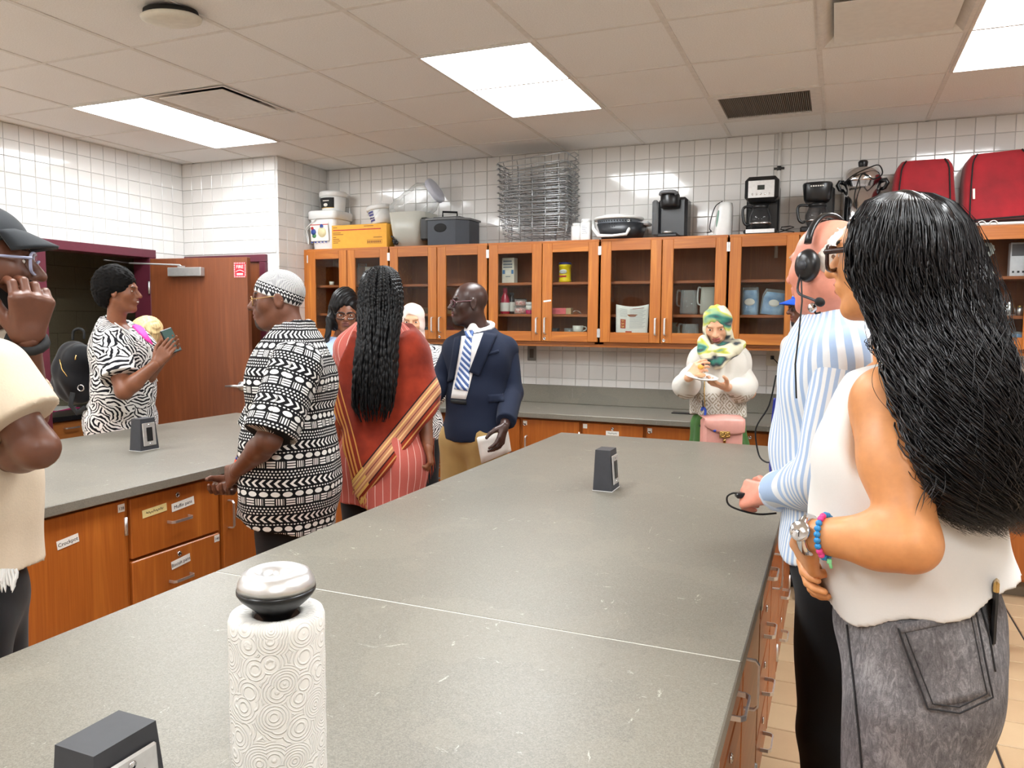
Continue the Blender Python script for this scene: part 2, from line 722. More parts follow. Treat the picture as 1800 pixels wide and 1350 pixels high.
M_FARTILE = far_tile_mat()
struct('wall_right', MB().box((XR, YR, 0), (XR + 0.12, YB + .12, ZC + .05)), M_FARTILE)
struct('wall_rear', MB().box((XL - .14, YR - 0.12, 0), (XR + .12, YR, ZC + .05)), M_FARTILE)

# ---- ceiling: boards in a rail grid
_c = MB().box((XL - .14, YR - .12, ZC + 0.45), (XR + .12, YB + .12, ZC + 0.5))
for (a, b_) in (((XL - .14, YR - .12), (XL, YB + .12)), ((XR, YR - .12), (XR + .12, YB + .12)), ((XL, YR - .12), (XR, YR)), ((XL, YB), (XR, YB + .12))):
    _c.box((*a, ZC + .05), (*b_, ZC + .45))
ceiling = struct('ceiling', _c, M_WHITE)
M_GALV = plain('galvanised_duct', (150, 152, 154), .5, .6)


def duct(t, x0, x1, y0, y1, z0, z1):
    d = MB().box((x0, y0, z1), (x1, y1, z1 + .004))
    for (a, b_) in (((x0, y0), (x0 + .003, y1)), ((x1 - .003, y0), (x1, y1)), ((x0, y0), (x1, y0 + .003)), ((x0, y1 - .003), (x1, y1))):
        d.box((*a, z0), (*b_, z1))
    return d.build('duct', M_GALV, t)


GX, GY, GP = -0.12, 2.80, 0.61
xs = [XL] + sorted(GX + GP * k for k in range(-12, 12) if XL + 0.05 < GX + GP * k < XR - 0.05) + [XR]
ys = [YR] + sorted(GY + GP * k for k in range(-14, 8) if YR + 0.05 < GY + GP * k < YB - 0.05) + [YB]
LIGHTS = [(-1.95, 3.41), (-4.39, 3.41), (0.49, 3.41), (-1.95, 0.97), (-4.39, 0.97), (0.49, 0.97), (-1.95, -1.47), (-4.39, -1.47), (0.49, -1.47)]
DIFFS = [(-3.78, 3.41), (-0.12, 3.41)]
GRILLE = (-0.73, 4.63)


def taken(x, y):
    for lx, ly in LIGHTS:
        if lx - .01 < x < lx + .62 and ly - .01 < y < ly + 1.23:
            return True
    for lx, ly in DIFFS + [GRILLE]:
        if lx - .01 < x < lx + .62 and ly - .01 < y < ly + .62:
            return True
    return False


_cp = {}
for i in range(len(xs) - 1):
    for j in range(len(ys) - 1):
        x0, x1, y0, y1 = xs[i], xs[i + 1], ys[j], ys[j + 1]
        if taken((x0 + x1) / 2, (y0 + y1) / 2):
            continue
        key = (round(x1 - x0, 3), round(y1 - y0, 3))
        if key not in _cp:
            w, h = key
            _cp[key] = MB().box((-w / 2 + .006, -h / 2 + .006, 0), (w / 2 - .006, h / 2 - .006, 0.014), ch=0.003).mesh('ceiling_board', M_CEILT)
        o = bpy.data.objects.new('ceiling_board', _cp[key])
        COL.objects.link(o)
        o.parent = ceiling
        o.location = ((x0 + x1) / 2, (y0 + y1) / 2, ZC + 0.003 + random.uniform(0, .0015))
for x in xs[1:-1]:
    MB().box((x - .012, YR, ZC), (x + .012, YB, ZC + .004)).box((x - .003, YR, ZC + .004), (x + .003, YB, ZC + .04)).build('ceiling_rail', M_TBAR, ceiling)
for y in ys[1:-1]:
    MB().box((XL, y - .009, ZC + .0006), (XR, y + .009, ZC + .004)).box((XL, y - .003, ZC + .004), (XR, y + .003, ZC + .04)).build('ceiling_rail', M_TBAR, ceiling)
_edge = MB().box((XL, YR, ZC), (XL + .022, YC, ZC + .003)).box((XL, YC - .022, ZC), (XC, YC, ZC + .003)).box((XC, YC - .02, ZC), (XC + .022, YB, ZC + .003)).box((XC, YB - .022, ZC), (XR, YB, ZC + .003))
_edge.build('wall_angle', M_TBAR, ceiling)


def lamp_mat():
    m, nt, b = new_mat('lit_diffuser')
    b.inputs['Base Color'].default_value = (0.8, 0.8, 0.8, 1)
    b.inputs['Emission Color'].default_value = (0.94, 0.98, 1.0, 1)
    setb(b, emis=LAMP)
    return m


M_LAMP = lamp_mat()
_first = True
for n, (lx, ly) in enumerate(LIGHTS):
    nm, lab = [('', 'lit fluorescent ceiling panel with one long dark gap, over the long worktop'), ('', 'lit fluorescent ceiling panel next to the square air diffuser by the door wall'),
               ('', 'lit fluorescent ceiling panel above the red insulated bags'), ('_over_worktop_offscreen', 'ceiling panel over the paper towel end of the long worktop'),
               ('_by_door_wall_offscreen', 'ceiling panel along the door wall before the doorway'), ('_over_aisle_offscreen', 'ceiling panel over the aisle of the woman in jeans'),
               ('_rear_worktop_offscreen', 'ceiling panel by the rear wall in line with the long worktop'), ('_rear_door_wall_offscreen', 'ceiling panel where the rear wall meets the door wall'),
               ('_rear_aisle_offscreen', 'ceiling panel by the rear wall in line with the tiled aisle')][n]
    t = thing('ceiling_light' + nm, lab, 'ceiling light', (lx, ly, ZC), 'fluorescent ceiling panels')
    w, h = 0.61, 1.22
    fr = MB()
    for (a, b_) in (((0, 0), (w, .016)), ((0, h - .016), (w, h)), ((0, .016), (.016, h - .016)), ((w - .016, .016), (w, h - .016))):
        fr.box((lx + a[0], ly + a[1], ZC - .006), (lx + b_[0], ly + b_[1], ZC + .04))
    fr.build('frame', M_TBAR, t)
    MB().box((lx + .026, ly + .024, ZC + .002), (lx + w - .03, ly + h - .02, ZC + .008)).build('diffuser', M_LAMP, t)
    MB().box((lx + .012, ly + .012, ZC + .02), (lx + w - .012, ly + h - .012, ZC + .06)).build('housing', M_WHITE, t)

for n, (lx, ly) in enumerate(DIFFS):
    t = thing('air_diffuser', ['square air diffuser with a raised plate beside the lit panel by the door wall', 'square air diffuser with a raised plate and brushed shine over the aisle'][n], 'air vent', (lx, ly, ZC))
    w = 0.61
    fr = MB()
    v = []
    for (ins, z) in ((0.0, ZC - .004), (0.02, ZC - .004), (0.085, ZC + .045), (.13, ZC + .05)):
        v += [(lx + ins, ly + ins, z), (lx + w - ins, ly + ins, z), (lx + w - ins, ly + w - ins, z), (lx + ins, ly + w - ins, z)]
    f = []
    for r in range(3):
        for k in range(4):
            k2 = (k + 1) % 4
            f.append((r * 4 + k2, r * 4 + k, (r + 1) * 4 + k, (r + 1) * 4 + k2))
    fr.add(v, f)
    fr.build('flared_frame', M_TBAR, t)
    duct(t, lx + .125, lx + w - .125, ly + .125, ly + w - .125, ZC + .045, ZC + .40)
    MB().box((lx + .065, ly + .065, ZC - .004), (lx + w - .065, ly + w - .065, ZC + .002), ch=.002).build('plate', M_WHITE, t)

gx, gy = GRILLE
t = thing('return_grille', 'dark slatted return air grille in the ceiling', 'air vent', (gx, gy, ZC))
fr = MB()
for (a, b_) in (((0, 0), (.61, .05)), ((0, .53), (.61, .61)), ((0, .05), (.05, .53)), ((.55, .05), (.61, .53))):
    fr.box((gx + a[0], gy + a[1], ZC - .005), (gx + b_[0], gy + b_[1], ZC + .01))
fr.build('frame', M_TBAR, t)
duct(t, gx + .045, gx + .555, gy + .045, gy + .535, ZC + .004, ZC + .42)
_sl = MB().box((-.0015, -.245, 0), (.0015, .245, .016)).mesh('slat', plain('grille_slat_grey', (120, 108, 98), 0.5))
for k in range(48):
    o = bpy.data.objects.new('slat', _sl)
    COL.objects.link(o)
    o.parent = t
    o.location = (.055 + k * .0104, .29, .002)
    o.rotation_euler = (0, .5, 0)

# round speaker hanging a little out of its hole
_d = at(302, 42, 1.0) - CAMP
sp = CAMP + _d * ((ZC - .05 - HC) / _d[2])
c = (sp[0], sp[1], ZC)
t = thing('ceiling_speaker', 'round white ceiling speaker hanging slightly loose from the ceiling', 'speaker', c)
Mt = Matrix.Translation(Vector((c[0], c[1], ZC - .035))) @ Matrix.Rotation(math.radians(6), 4, 'X')
MB().lathe([(.0, -.012), (.06, -.012), (.1, -.009), (.118, -.002), (.122, .008), (.115, .014)], n=40, M=Mt).build('grille', plain('cream_speaker_cover', (226, 222, 208), .45), t)
MB().lathe([(.112, .012), (.108, .035), (.0, .035)], n=40, M=Mt).build('black_basket', M_MBLACK, t)
MB().tube([Mt @ Vector((-.1, -.02, .02)), Mt @ Vector((-.13, -.02, .03)), Mt @ Vector((-.11, -.01, .05)), Mt @ Vector((-.06, 0, .06))], .004, 6).build('wire', plain('green_wire', (60, 90, 78), .5), t)
MB().lathe([(.0, 0), (.014, 0), (.014, .05)], n=12, M=Mt @ Matrix.Translation((-.03, .03, .03))).build('bracket', M_DSTEEL, t)

# ---- floor: quarry tiles
FX, FY, FPX_, FPY = -0.03, 3.44, 0.318, 0.212
floor = struct('floor', MB().box((XL - 1.9, YR - .12, -0.06), (XR + .12, YB + .12, -0.006)), plain('dark_floor_grout', (58, 50, 46), 0.85))


def floor_mat():
    m, nt, b = new_mat('beige_quarry_tile')
    oi = nt.nodes.new('ShaderNodeObjectInfo')
    co = tex_coord(nt, 'Object')
    f = N(nt, noise(nt, co, 5.0, 4)) * 0.6 + N(nt, oi.outputs['Random']) * 0.4
    nt.links.new(ramp(nt, f.s, [(0.2, rgb((196, 164, 128))), (0.8, rgb((214, 186, 148)))]), b.inputs['Base Color'])
    setb(b, rough=0.35)
    bump(nt, b, noise(nt, co, 90.0, 2), 0.08, .002)
    return m


M_FLOOR = floor_mat()
_fp = MB().box((-FPX_ / 2 + .005, -FPY / 2 + .003, -.012), (FPX_ / 2 - .005, FPY / 2 - .003, 0), ch=.0025).mesh('tile', M_FLOOR)
rest = MB()
i0, i1 = int((XL - FX) / FPX_) - 1, int((XR - FX) / FPX_) + 1
j0, j1 = int((YR - FY) / FPY) - 1, int((YB - FY) / FPY) + 1
cand = []
for i in range(i0, i1):
    for j in range(j0, j1):
        cx_, cy_ = FX + (i + .5) * FPX_, FY + (j + .5) * FPY
        if cx_ < XL - .1 or cx_ > XR or cy_ < YR or cy_ > YB:
            continue
        px, py, d = proj((cx_, cy_, 0))
        vis = d > .2 and 1200 < px < 1900 and py < 1450 and cx_ > -.4 and cy_ < 5.3
        cand.append((0 if vis else 1, d, cx_, cy_))
cand.sort()
for k, (a, d, cx_, cy_) in enumerate(cand):
    if a == 0 and k < 290:
        o = bpy.data.objects.new('tile', _fp)
        COL.objects.link(o)
        o.parent = floor
        o.location = (cx_, cy_, 0)
    else:
        rest.box((cx_ - FPX_ / 2 + .005, cy_ - FPY / 2 + .003, -.012), (cx_ + FPX_ / 2 - .005, cy_ + FPY / 2 - .003, 0))
r = rest.build('tile_field', M_FLOOR, floor)
r['kind'] = 'stuff'

# ---- doorway in the left wall, passage behind it
trim = MB()
for (a, b_) in (((D0 - .055, 0), (D0 + .012, DT - .012)), ((D1 - .012, 0), (D1 + .055, DT - .012)), ((D0 - .055, DT - .012), (D1 + .055, DT + .055))):
    trim.box((XL - .15, a[0], a[1]), (XL + .03, b_[0], b_[1]), ch=.004)
struct('trim_1', trim, M_MAROON, 'maroon steel frame of the open doorway')
HX = -6.45
wall_hall = struct('wall_hall', MB().box((HX - .1, 1.5, 0), (HX, 7.0, ZC)), plain('hall_block_joint', (104, 98, 78), .9))
M_BLOCK = plain('tan_block_paint', (150, 143, 118), .55, vary=.05, bmp=.15, nscale=60)
_bp = MB().box((0, -.1995, -.0995), (.006, .1995, .0995), ch=.003).mesh('block', M_BLOCK)
for r_ in range(11):
    for k in range(10):
        o = bpy.data.objects.new('block', _bp)
        COL.objects.link(o)
        o.parent = wall_hall
        o.location = (HX, 2.6 + k * .402 + (.2 if r_ % 2 else 0), .1 + r_ * .202 + .0)
struct('wall_hall_end', MB().box((HX, 6.9, 0), (XL - .14, 7.0, ZC)).box((HX, 1.5, 0), (XL - .14, 1.6, ZC)), M_BLOCK)
struct('ceiling_hall', MB().box((HX - .1, 1.5, 2.55), (XL - .14, 7.0, 2.6)), M_CEILT)
# open door, hinged at the far jamb
hinge = np.array([XL + .035, D1 - .015, 0])
dirn = np.array([-4.215, 4.735, 0]) - hinge
dirn /= np.linalg.norm(dirn)
nrm = np.array([dirn[1], -dirn[0], 0])
Md = frame_m(hinge, dirn, -nrm, Z3)           # local x along the leaf, -y towards the lens
door_1 = thing('door_1', None, None, (0, 0, 0))
tag(door_1, 'red-brown wooden door standing open with a closer arm and fire sign', None, kind='structure')
DW = 0.905
MB().box((0, 0, .012), (DW, .044, 2.03), M=Md, ch=.002).build('leaf', M_DOORW, door_1)
cl = MB().box((.21, -.055, 1.885), (.52, -.001, 1.955), M=Md, ch=.004).build('closer_body', plain('silver_closer', (190, 190, 188), .35, .7), door_1)
pa = [Md @ Vector((.33, -.03, 1.96)), Md @ Vector((.31, -.03, 1.975)), Md @ Vector((-.06, -.16, 1.985))]
MB().tube(pa, .007, 8).box((.30, -.045, 1.953), (.345, -.012, 1.968), M=Md).build('closer_arm', plain('closer_arm_grey', (205, 205, 205), .3, .6), cl)
MB().tube([Md @ Vector((-.06, -.16, 1.985)), Md @ Vector((-.05, -.42, 1.99))], .006, 8).build('forearm', M_DSTEEL, cl)
Mk = Md @ Matrix.Translation((DW - .07, 0, 1.03)) @ Matrix.Rotation(math.pi / 2, 4, 'X')
h = MB().lathe([(0, .0), (.036, .0), (.036, .004), (.03, .012), (.014, .016), (.012, .055), (0, .055)], n=28, M=Mk)
h.tube([Md @ Vector((DW - .07, -.05, 1.03)), Md @ Vector((DW - .12, -.055, 1.032)), Md @ Vector((DW - .185, -.05, 1.026))], [.011, .01, .008], 10)
h.build('lever_handle', M_STEEL, door_1)
MB().box((DW - .001, .01, .98), (DW + .003, .034, 1.08), M=Md).box((DW + .002, .016, 1.02), (DW + .014, .028, 1.04), M=Md).build('latch', M_STEEL, door_1)
sg = MB().box((DW - .118, -.002, 1.875), (DW - .012, -.0005, 1.99), M=Md)
for k in range(7):
    for zz in (1.876, 1.98):
        sg.box((DW - .116 + k * .015, -.003, zz), (DW - .110 + k * .015, -.002, zz + .008), 1, M=Md)
for k in range(6):
    for xx in (DW - .117, DW - .021):
        sg.box((xx, -.003, 1.89 + k * .015), (xx + .008, -.002, 1.897 + k * .015), 1, M=Md)
Msg = Md @ Matrix.Translation((DW - .065, -.003, 1.955)) @ Matrix.Rotation(math.pi / 2, 4, 'X')
text_mb(sg, 'FIRE', .036, Msg, 1)
arc = [(DW - .1 + .07 * k / 8, -.003, 1.918 + .012 * math.sin(math.pi * k / 8)) for k in range(9)]
sg.tube([Md @ Vector(p) for p in arc], .0025, 5, 1)
sg.box((DW - .093, -.003, 1.893), (DW - .038, -.002, 1.907), 1, M=Md)
sg.build('fire_sign', [plain('sign_red', (206, 32, 48), .4), M_WHITE], door_1)
for z_ in (.25, 1.1, 1.8):
    MB().tube([(hinge[0] - .012, hinge[1] - .005, z_ - .05), (hinge[0] - .012, hinge[1] - .005, z_ + .05)], .008, 8).build('hinge', M_STEEL, door_1)

# second door, closed in the corner wall behind the open one
trim2 = MB()
for (a, b_) in (((XL + .02, 0), (XL + .08, 2.015)), ((-4.32, 0), (-4.255, 2.015)), ((XL + .02, 2.015), (-4.255, 2.075))):
    trim2.box((a[0], YC - .03, a[1]), (b_[0], YC + .02, b_[1]), ch=.004)
struct('trim_2', trim2, M_MAROON, 'maroon frame of the closed door in the corner')
door_2 = thing('door_2', None, None, (0, 0, 0))
tag(door_2, 'closed brown door in the corner, mostly behind the open door', None, kind='structure')
MB().box((XL + .08, YC - .008, .01), (-4.322, YC + .0, 2.013)).build('leaf', M_DOORW, door_2)
MB().lathe([(0, 0), (.03, 0), (.03, .01), (.012, .014), (.012, .05), (0, .05)], n=20, M=Matrix.Translation((-4.40, YC - .008, 1.02)) @ Matrix.Rotation(math.pi / 2, 4, 'X')).build('knob', M_STEEL, door_2)

# conduit on the back wall
t = thing('conduit', 'thin white conduit running up the tiled back wall to the ceiling', 'pipe', (-.396, YB - .02, 2.14))
MB().tube([(-.396, YB - .022, 2.0), (-.396, YB - .022, ZC)], .012, 10).build('tube', M_WHITE, t)
MB().box((-.43, YB - .02, 2.60), (-.362, YB - .008, 2.615), ch=.002).tube([(-.396, YB - .022, 2.592), (-.396, YB - .022, 2.622)], .0145, 10).build('clamp', M_DSTEEL, t)
# ------------------------------------------------------------------ cabinets
def pull(mb_parent, a, b, out, mat=None, name='handle', r=.0065, wide=.011):
    """bent flat-bar pull from a to b standing out along `out`"""
    a, b, out = np.array(a, float), np.array(b, float), np.array(out, float)
    L = b - a
    pts = [a, a + out * .75 + L * .01, a + out + L * .09, a + out + L * .5, b + out - L * .09, b + out * .75 - L * .01, b]
    m = MB()
    side = np.cross(L, out)
    side /= np.linalg.norm(side)
    P = []
    for w in (-wide / 2, wide / 2):
        P.append([p + side * w for p in pts])
    th = .0045
    n = len(pts)
    v, f = [], []
    Lu, ou = L / np.linalg.norm(L), out / np.linalg.norm(out)
    for i, p in enumerate(pts):
        t_ = (pts[min(i + 1, n - 1)] - pts[max(i - 1, 0)])
        t_ = t_ / np.linalg.norm(t_)
        nn = np.cross(t_, side)
        for (sw, st) in ((-1, -1), (1, -1), (1, 1), (-1, 1)):
            v.append(p + side * sw * wide / 2 + nn * st * th / 2)
    for i in range(n - 1):
        for k in range(4):
            k2 = (k + 1) % 4
            f.append((i * 4 + k, i * 4 + k2, (i + 1) * 4 + k2, (i + 1) * 4 + k))
    f += [(3, 2, 1, 0), tuple(range((n - 1) * 4, n * 4))]
    m.add(v, f)
    return m.build(name, mat or M_STEEL, mb_parent)


def lock(parent, c, out):
    z = np.array(out, float)
    x = np.cross(Z3, z)
    M = frame_m(c, x, Z3, z)
    return MB().lathe([(.011, 0), (.011, .004), (.008, .006), (.006, .003), (0, .003)], n=16, M=M).box((-.001, -.005, .0025), (.001, .005, .0042), 1, M=M).build('lock', [M_CHROME, M_MBLACK], parent)


YF, CZ0, CZ1, DZ0, DZ1 = 5.33, 1.39, 2.135, 1.405, 2.12
UB = [-4.10, -3.305, -2.437, -1.562, -0.675, 0.212, 1.10, 1.98]
UPLAB = ['short oak wall cabinet at the corner, above the woman with glasses', 'oak wall cabinet with bare shelves above the woman in the pink hijab', 'oak wall cabinet holding a yellow canister, mugs and a red bottle',
         'oak wall cabinet with a printed sheet standing behind its glass', 'oak wall cabinet holding two bagged blue packets', 'oak wall cabinet under the coffee urn', 'oak wall cabinet under the red bags, holding silver ware']
SHZ = [1.605, 1.84]
upper = []
for n in range(7):
    x0, x1 = UB[n] + .004, UB[n + 1] - .004
    t = thing('wall_cabinet', UPLAB[n], 'cabinet', ((x0 + x1) / 2, YB, CZ0), 'oak wall cabinets with glass doors')
    upper.append(t)
    b = MB()
    b.box((x0, YF + .02, CZ0), (x0 + .018, YB - .008, CZ1)).box((x1 - .018, YF + .02, CZ0), (x1, YB - .008, CZ1))
    b.box((x0 + .018, YF + .02, CZ0), (x1 - .018, YB - .008, CZ0 + .02)).box((x0, YF + .003, CZ1 - .018), (x1, YB - .008, CZ1))
    b.box((x0, YF + .02, CZ0 - .0), (x0 + .03, YF + .04, CZ1)).box((x1 - .03, YF + .02, CZ0), (x1, YF + .04, CZ1))
    b.build('body', M_OAKH, t)
    MB().box((x0 + .018, YB - .016, CZ0 + .02), (x1 - .018, YB - .009, CZ1 - .018)).build('back_panel', M_INNER, t)
    for z in SHZ:
        s = MB().box((x0 + .019, YF + .06, z - .02), (x1 - .019, YB - .017, z), ch=.002).build('shelf', M_SHELF, t)
    xm = (x0 + x1) / 2
    for k, (a, c) in enumerate(((x0 + .004, xm - .003), (xm + .003, x1 - .004))):
        sw = .076
        d = MB()
        d.box((a, YF, DZ0), (a + sw, YF + .019, DZ1), 0, ch=.003).box((c - sw, YF, DZ0), (c, YF + .019, DZ1), 0, ch=.003)
        d.box((a + sw, YF, DZ0), (c - sw, YF + .019, DZ0 + .072), 1, ch=.002).box((a + sw, YF, DZ1 - .068), (c - sw, YF + .019, DZ1), 1, ch=.002)
        d = d.build('door', [M_OAKV, M_OAKH], t)
        MB().box((a + sw - .004, YF + .008, DZ0 + .068), (c - sw + .004, YF + .011, DZ1 - .064)).build('glass_pane', M_GLASS, d)
        hx = (c - .03) if k == 0 else (a + .03)
        pull(d, (hx, YF, 1.462), (hx, YF, 1.578), (0, -.03, 0))
        if k == 1:
            lock(d, (a + .022, YF, 1.425), (0, -1, 0))
        ex = a - .002 if k == 0 else c + .002
        for z in (1.47, 2.055):
            MB().box((ex - .006, YF - .004, z - .032), (ex + .006, YF + .004, z + .032), ch=.002).build('hinge', M_STEEL, d)
# light rail under the cabinets
trim_c = struct('trim_3', MB().box((UB[0], YF + .03, CZ0 - .022), (UB[7], YF + .05, CZ0)).box((UB[0], YF + .05, CZ0 - .008), (UB[7], YB - .01, CZ0)), M_OAKH, 'oak rail below the wall cabinets')
struct('trim_4', MB().box((XC + .004, YF + .02, CZ0), (UB[0] + .004, YB - .01, CZ1)), M_OAKV, 'oak filler strip between wall and cabinets')

M_TAGW = plain('label_paper', (232, 228, 220), .8, vary=.03)
M_TAGY = plain('yellow_label_paper', (226, 206, 142), .8, vary=.05)
M_INK = plain('ink', (40, 36, 40), .8)
M_TAPE = plain('clear_tape_on_wood', (190, 130, 100), .25, vary=.1)


def num_tag(parent, c, out, right, txt, s=.03):
    z = np.array(out, float)
    x = np.array(right, float)
    M = frame_m(c, x, Z3, z)
    mb = MB().box((-s / 2, -s / 2, 0), (s / 2, s / 2, .0008), M=M)
    if txt:
        text_mb(mb, txt, s * .55, M @ Matrix.Translation((0, -.002, .001)), 1)
    return mb.build('number_tag', [M_TAGW, M_INK], parent)


def note(parent, c, out, right, w, h, rot, txt=None, yellow=False, scrawl=True):
    z = np.array(out, float)
    x = np.array(right, float)
    M = frame_m(c, x, Z3, z) @ Matrix.Rotation(rot, 4, 'Z')
    mb = MB().box((-w / 2, -h / 2, .0002), (w / 2, h / 2, .001), 0, M=M)
    if txt:
        text_mb(mb, txt, h * .62, M @ Matrix.Shear('XZ', 4, (0, 0)) @ Matrix.Translation((0, -h * .05, .0011)), 1)
    elif scrawl:
        pts = [(-w * .35 + w * .7 * k / 24, h * .16 * math.sin(k * 1.9) + h * .06 * math.sin(k * .7), .0012) for k in range(25)]
        mb.tube([M @ Vector(p) for p in pts], .0011, 4, 1)
    return mb.build('paper_label', [M_TAGY if yellow else M_TAGW, M_INK], parent)


def base_unit(name, label, kind, face_o, along, out, w, depth, notes=None, tags=None, group=None, handle_side=1, z1=.876, wood_m=None):
    """base cabinet: face_o = lower corner of its front at floor level, along = unit vector, out = unit vector to the room"""
    face_o, along, out = np.array(face_o, float), np.array(along, float), np.array(out, float)
    c = face_o + along * w / 2 - out * depth / 2
    t = thing(name, label, 'cabinet', (c[0], c[1], 0), group)
    M = frame_m(face_o, along, -out, Z3)
    wm = wood_m or M_FACE
    MB().box((.001, .02, .1), (w - .001, depth, z1), 0, M=M).box((.003, .075, 0), (w - .003, depth - .01, .1), 1, M=M).build('body', [M_FACE, plain('grey_toe_kick', (112, 100, 84), .6)], t)

    def P(u, z, o=0.0):
        return face_o + along * u + out * o + Z3 * z
    zb, zt = .115, .862
    if kind == 'door':
        d = MB().box((.012, 0, zb), (w - .012, .02, zt), 0, M=M, ch=.003).build('door', wm, t)
        u = .045 if handle_side < 0 else w - .045
        pull(d, P(u, .62), P(u, .745), out * .032)
        lock(d, P(.03 if handle_side < 0 else w - .03, .825), out)
        eu = w - .012 if handle_side < 0 else .012
        for z in (.22, .76):
            q = P(eu, z, .001)
            MB().tube([q - Z3 * .035, q + Z3 * .035], .007, 8).build('hinge', M_STEEL, d)
        fr = [(d, 0)]
    else:
        n = {'drawers': 4, 'drawers3': 3}[kind]
        hgt = (zt - zb) / n
        fr = []
        for k in range(n):
            za, zc = zt - (k + 1) * hgt + .008, zt - k * hgt - .002
            d = MB().box((.012, 0, za), (w - .012, .02, zc), 0, M=M, ch=.004).build('drawer', wm, t)
            zz = (za + zc) / 2 - .012
            pull(d, P(w / 2 - .055, zz), P(w / 2 + .055, zz), out * .032)
            lock(d, P(w / 2, zc - .03), out)
            fr.append((d, zc))
    for (i, u, z, ww, hh, rot, yel, txt) in (notes or []):
        note(fr[i][0], P(u, z, .0005), out, along, ww, hh, rot, txt, yel)
    for (i, u, z, txt) in (tags or []):
        num_tag(fr[i][0], P(u, z, .0005), out, along, txt)
    return t


def worktop(name, label, x0, x1, y0, y1, th=.038, z=.914, joints=()):
    t = thing(name, label, 'worktop', ((x0 + x1) / 2, (y0 + y1) / 2, z - th))
    ys_ = [y0] + list(joints) + [y1]
    for a, b in zip(ys_[:-1], ys_[1:]):
        g = .0012
        MB().box((x0, a + (g if a != y0 else 0), z - th), (x1, b - (g if b != y1 else 0), z), ch=.003).build('slab', M_COUNTER, t)
    for j in joints:
        MB().box((x0 + .003, j - .0014, z - th + .004), (x1 - .003, j + .0014, z - .0006)).build('joint_filler', plain('pale_joint_filler', (206, 204, 196), .5), t)
    return t


# long island in the middle
IX0, IX1, IY0, IY1 = -1.44, -0.14, -0.95, 4.18
worktop('island_worktop', 'long grey speckled worktop with a pale seam, holding the paper towel roll', IX0, IX1, IY0, IY1, joints=(1.48,))
ty = IY0 + .03
UL = (IY1 - IY0 - .06)
WU = .46
k = 0
IYS = [-0.92, -0.46, 0.0, .46, .92, 1.38, 1.84, 2.30, 2.76, 3.22, 3.68, 4.15]
for k in range(11):
    a, w = IYS[k], IYS[k + 1] - IYS[k]
    kind = 'door' if k % 2 == 0 else 'drawers'
    od = ['sixth', 'fifth', 'fourth', 'third', 'second', 'first'][k // 2] if kind == 'door' else ['fifth', 'fourth', 'third', 'second', 'first'][k // 2]
    base_unit('island_cabinet', f'{od} oak {"door" if kind == "door" else "drawer"} cabinet from the back counter, island side with the grey jeans', kind, (-.17, a, 0), (0, 1, 0), (1, 0, 0), w, .6,
              group='island cabinets on the tiled aisle', handle_side=-1, wood_m=M_OAKHY)
    base_unit('island_cabinet', f'{od} oak {"door" if kind == "door" else "drawer"} cabinet from the back counter, inner aisle side of the long island', kind, (-1.41, a + w, 0), (0, -1, 0), (-1, 0, 0), w, .6,
              group='island cabinets on the inner aisle', handle_side=1)
t = thing('island_end_panel', 'oak end panel of the long island towards the back counter', 'panel', (-.79, 4.155, 0))
MB().box((-1.41, 4.151, .1), (-.17, 4.165, .876), ch=.002).build('panel', M_OAKH, t)
MB().box((-1.35, 4.151, 0), (-.23, 4.156, .1)).build('toe_kick', plain('grey_toe_kick', (112, 100, 84), .6), t)

# second island by the door wall
JX0, JX1, JY0, JY1 = -3.765, -2.455, 0.75, 4.10
worktop('island_worktop', 'grey worktop of the island by the door wall, with a small outlet box', JX0, JX1, JY0, JY1)
JYS = [0.78, 1.24, 2.115, 2.6, 3.06, 3.52, 4.07]
JK = ['drawers', 'door', 'drawers3', 'door', 'drawers3', 'door']
JL = ['drawer cabinet beside the man in the black cap', 'wide oak cabinet door numbered 138 with a taped paper label', 'oak drawer cabinet numbered 139 and 140 with taped labels', 'oak cabinet door behind the man in the patterned shirt',
      'oak drawer cabinet behind the woman in the red shawl', 'oak cabinet door at the far end of the island by the door wall']
for k in range(6):
    a, w = JYS[k], JYS[k + 1] - JYS[k]
    notes = tags = None
    if k == 1:
        notes = [(0, .62, .765, .085, .032, .12, False, 'Crockpot')]
        tags = [(0, w - .03, .835, '138')]
    if k == 2:
        notes = [(0, .125, .79, .12, .032, .05, True, None), (0, .27, .785, .12, .034, .08, False, 'Muffin pans'), (1, .25, .545, .1, .034, .1, False, 'Biscuit pans')]
        tags = [(0, w - .03, .842, '139'), (1, w - .03, .59, '140')]
    base_unit('island_cabinet', JL[k], JK[k], (-2.485, a, 0), (0, 1, 0), (1, 0, 0), w, .6, notes, tags, 'cabinets of the island by the door wall', handle_side=-1)
t = thing('island_back_panel', 'oak back of the island by the door wall', 'panel', (-3.72, 2.4, 0))
MB().box((-3.735, .78, 0), (-3.715, 4.07, .876)).build('panel', M_OAKV, t)
MB().box((-3.735, .78, 0), (-3.739, 4.07, .1)).build('base_strip', plain('grey_toe_kick', (112, 100, 84), .6), t)
t = thing('island_end_panel', 'oak end panel of the island by the door wall', 'panel', (-3.1, 4.075, 0))
MB().box((-3.735, 4.072, 0), (-2.49, 4.086, .876)).build('panel', M_OAKH, t)
MB().box((-3.735, 4.086, 0), (-2.49, 4.09, .1)).build('base_strip', plain('grey_toe_kick', (112, 100, 84), .6), t)


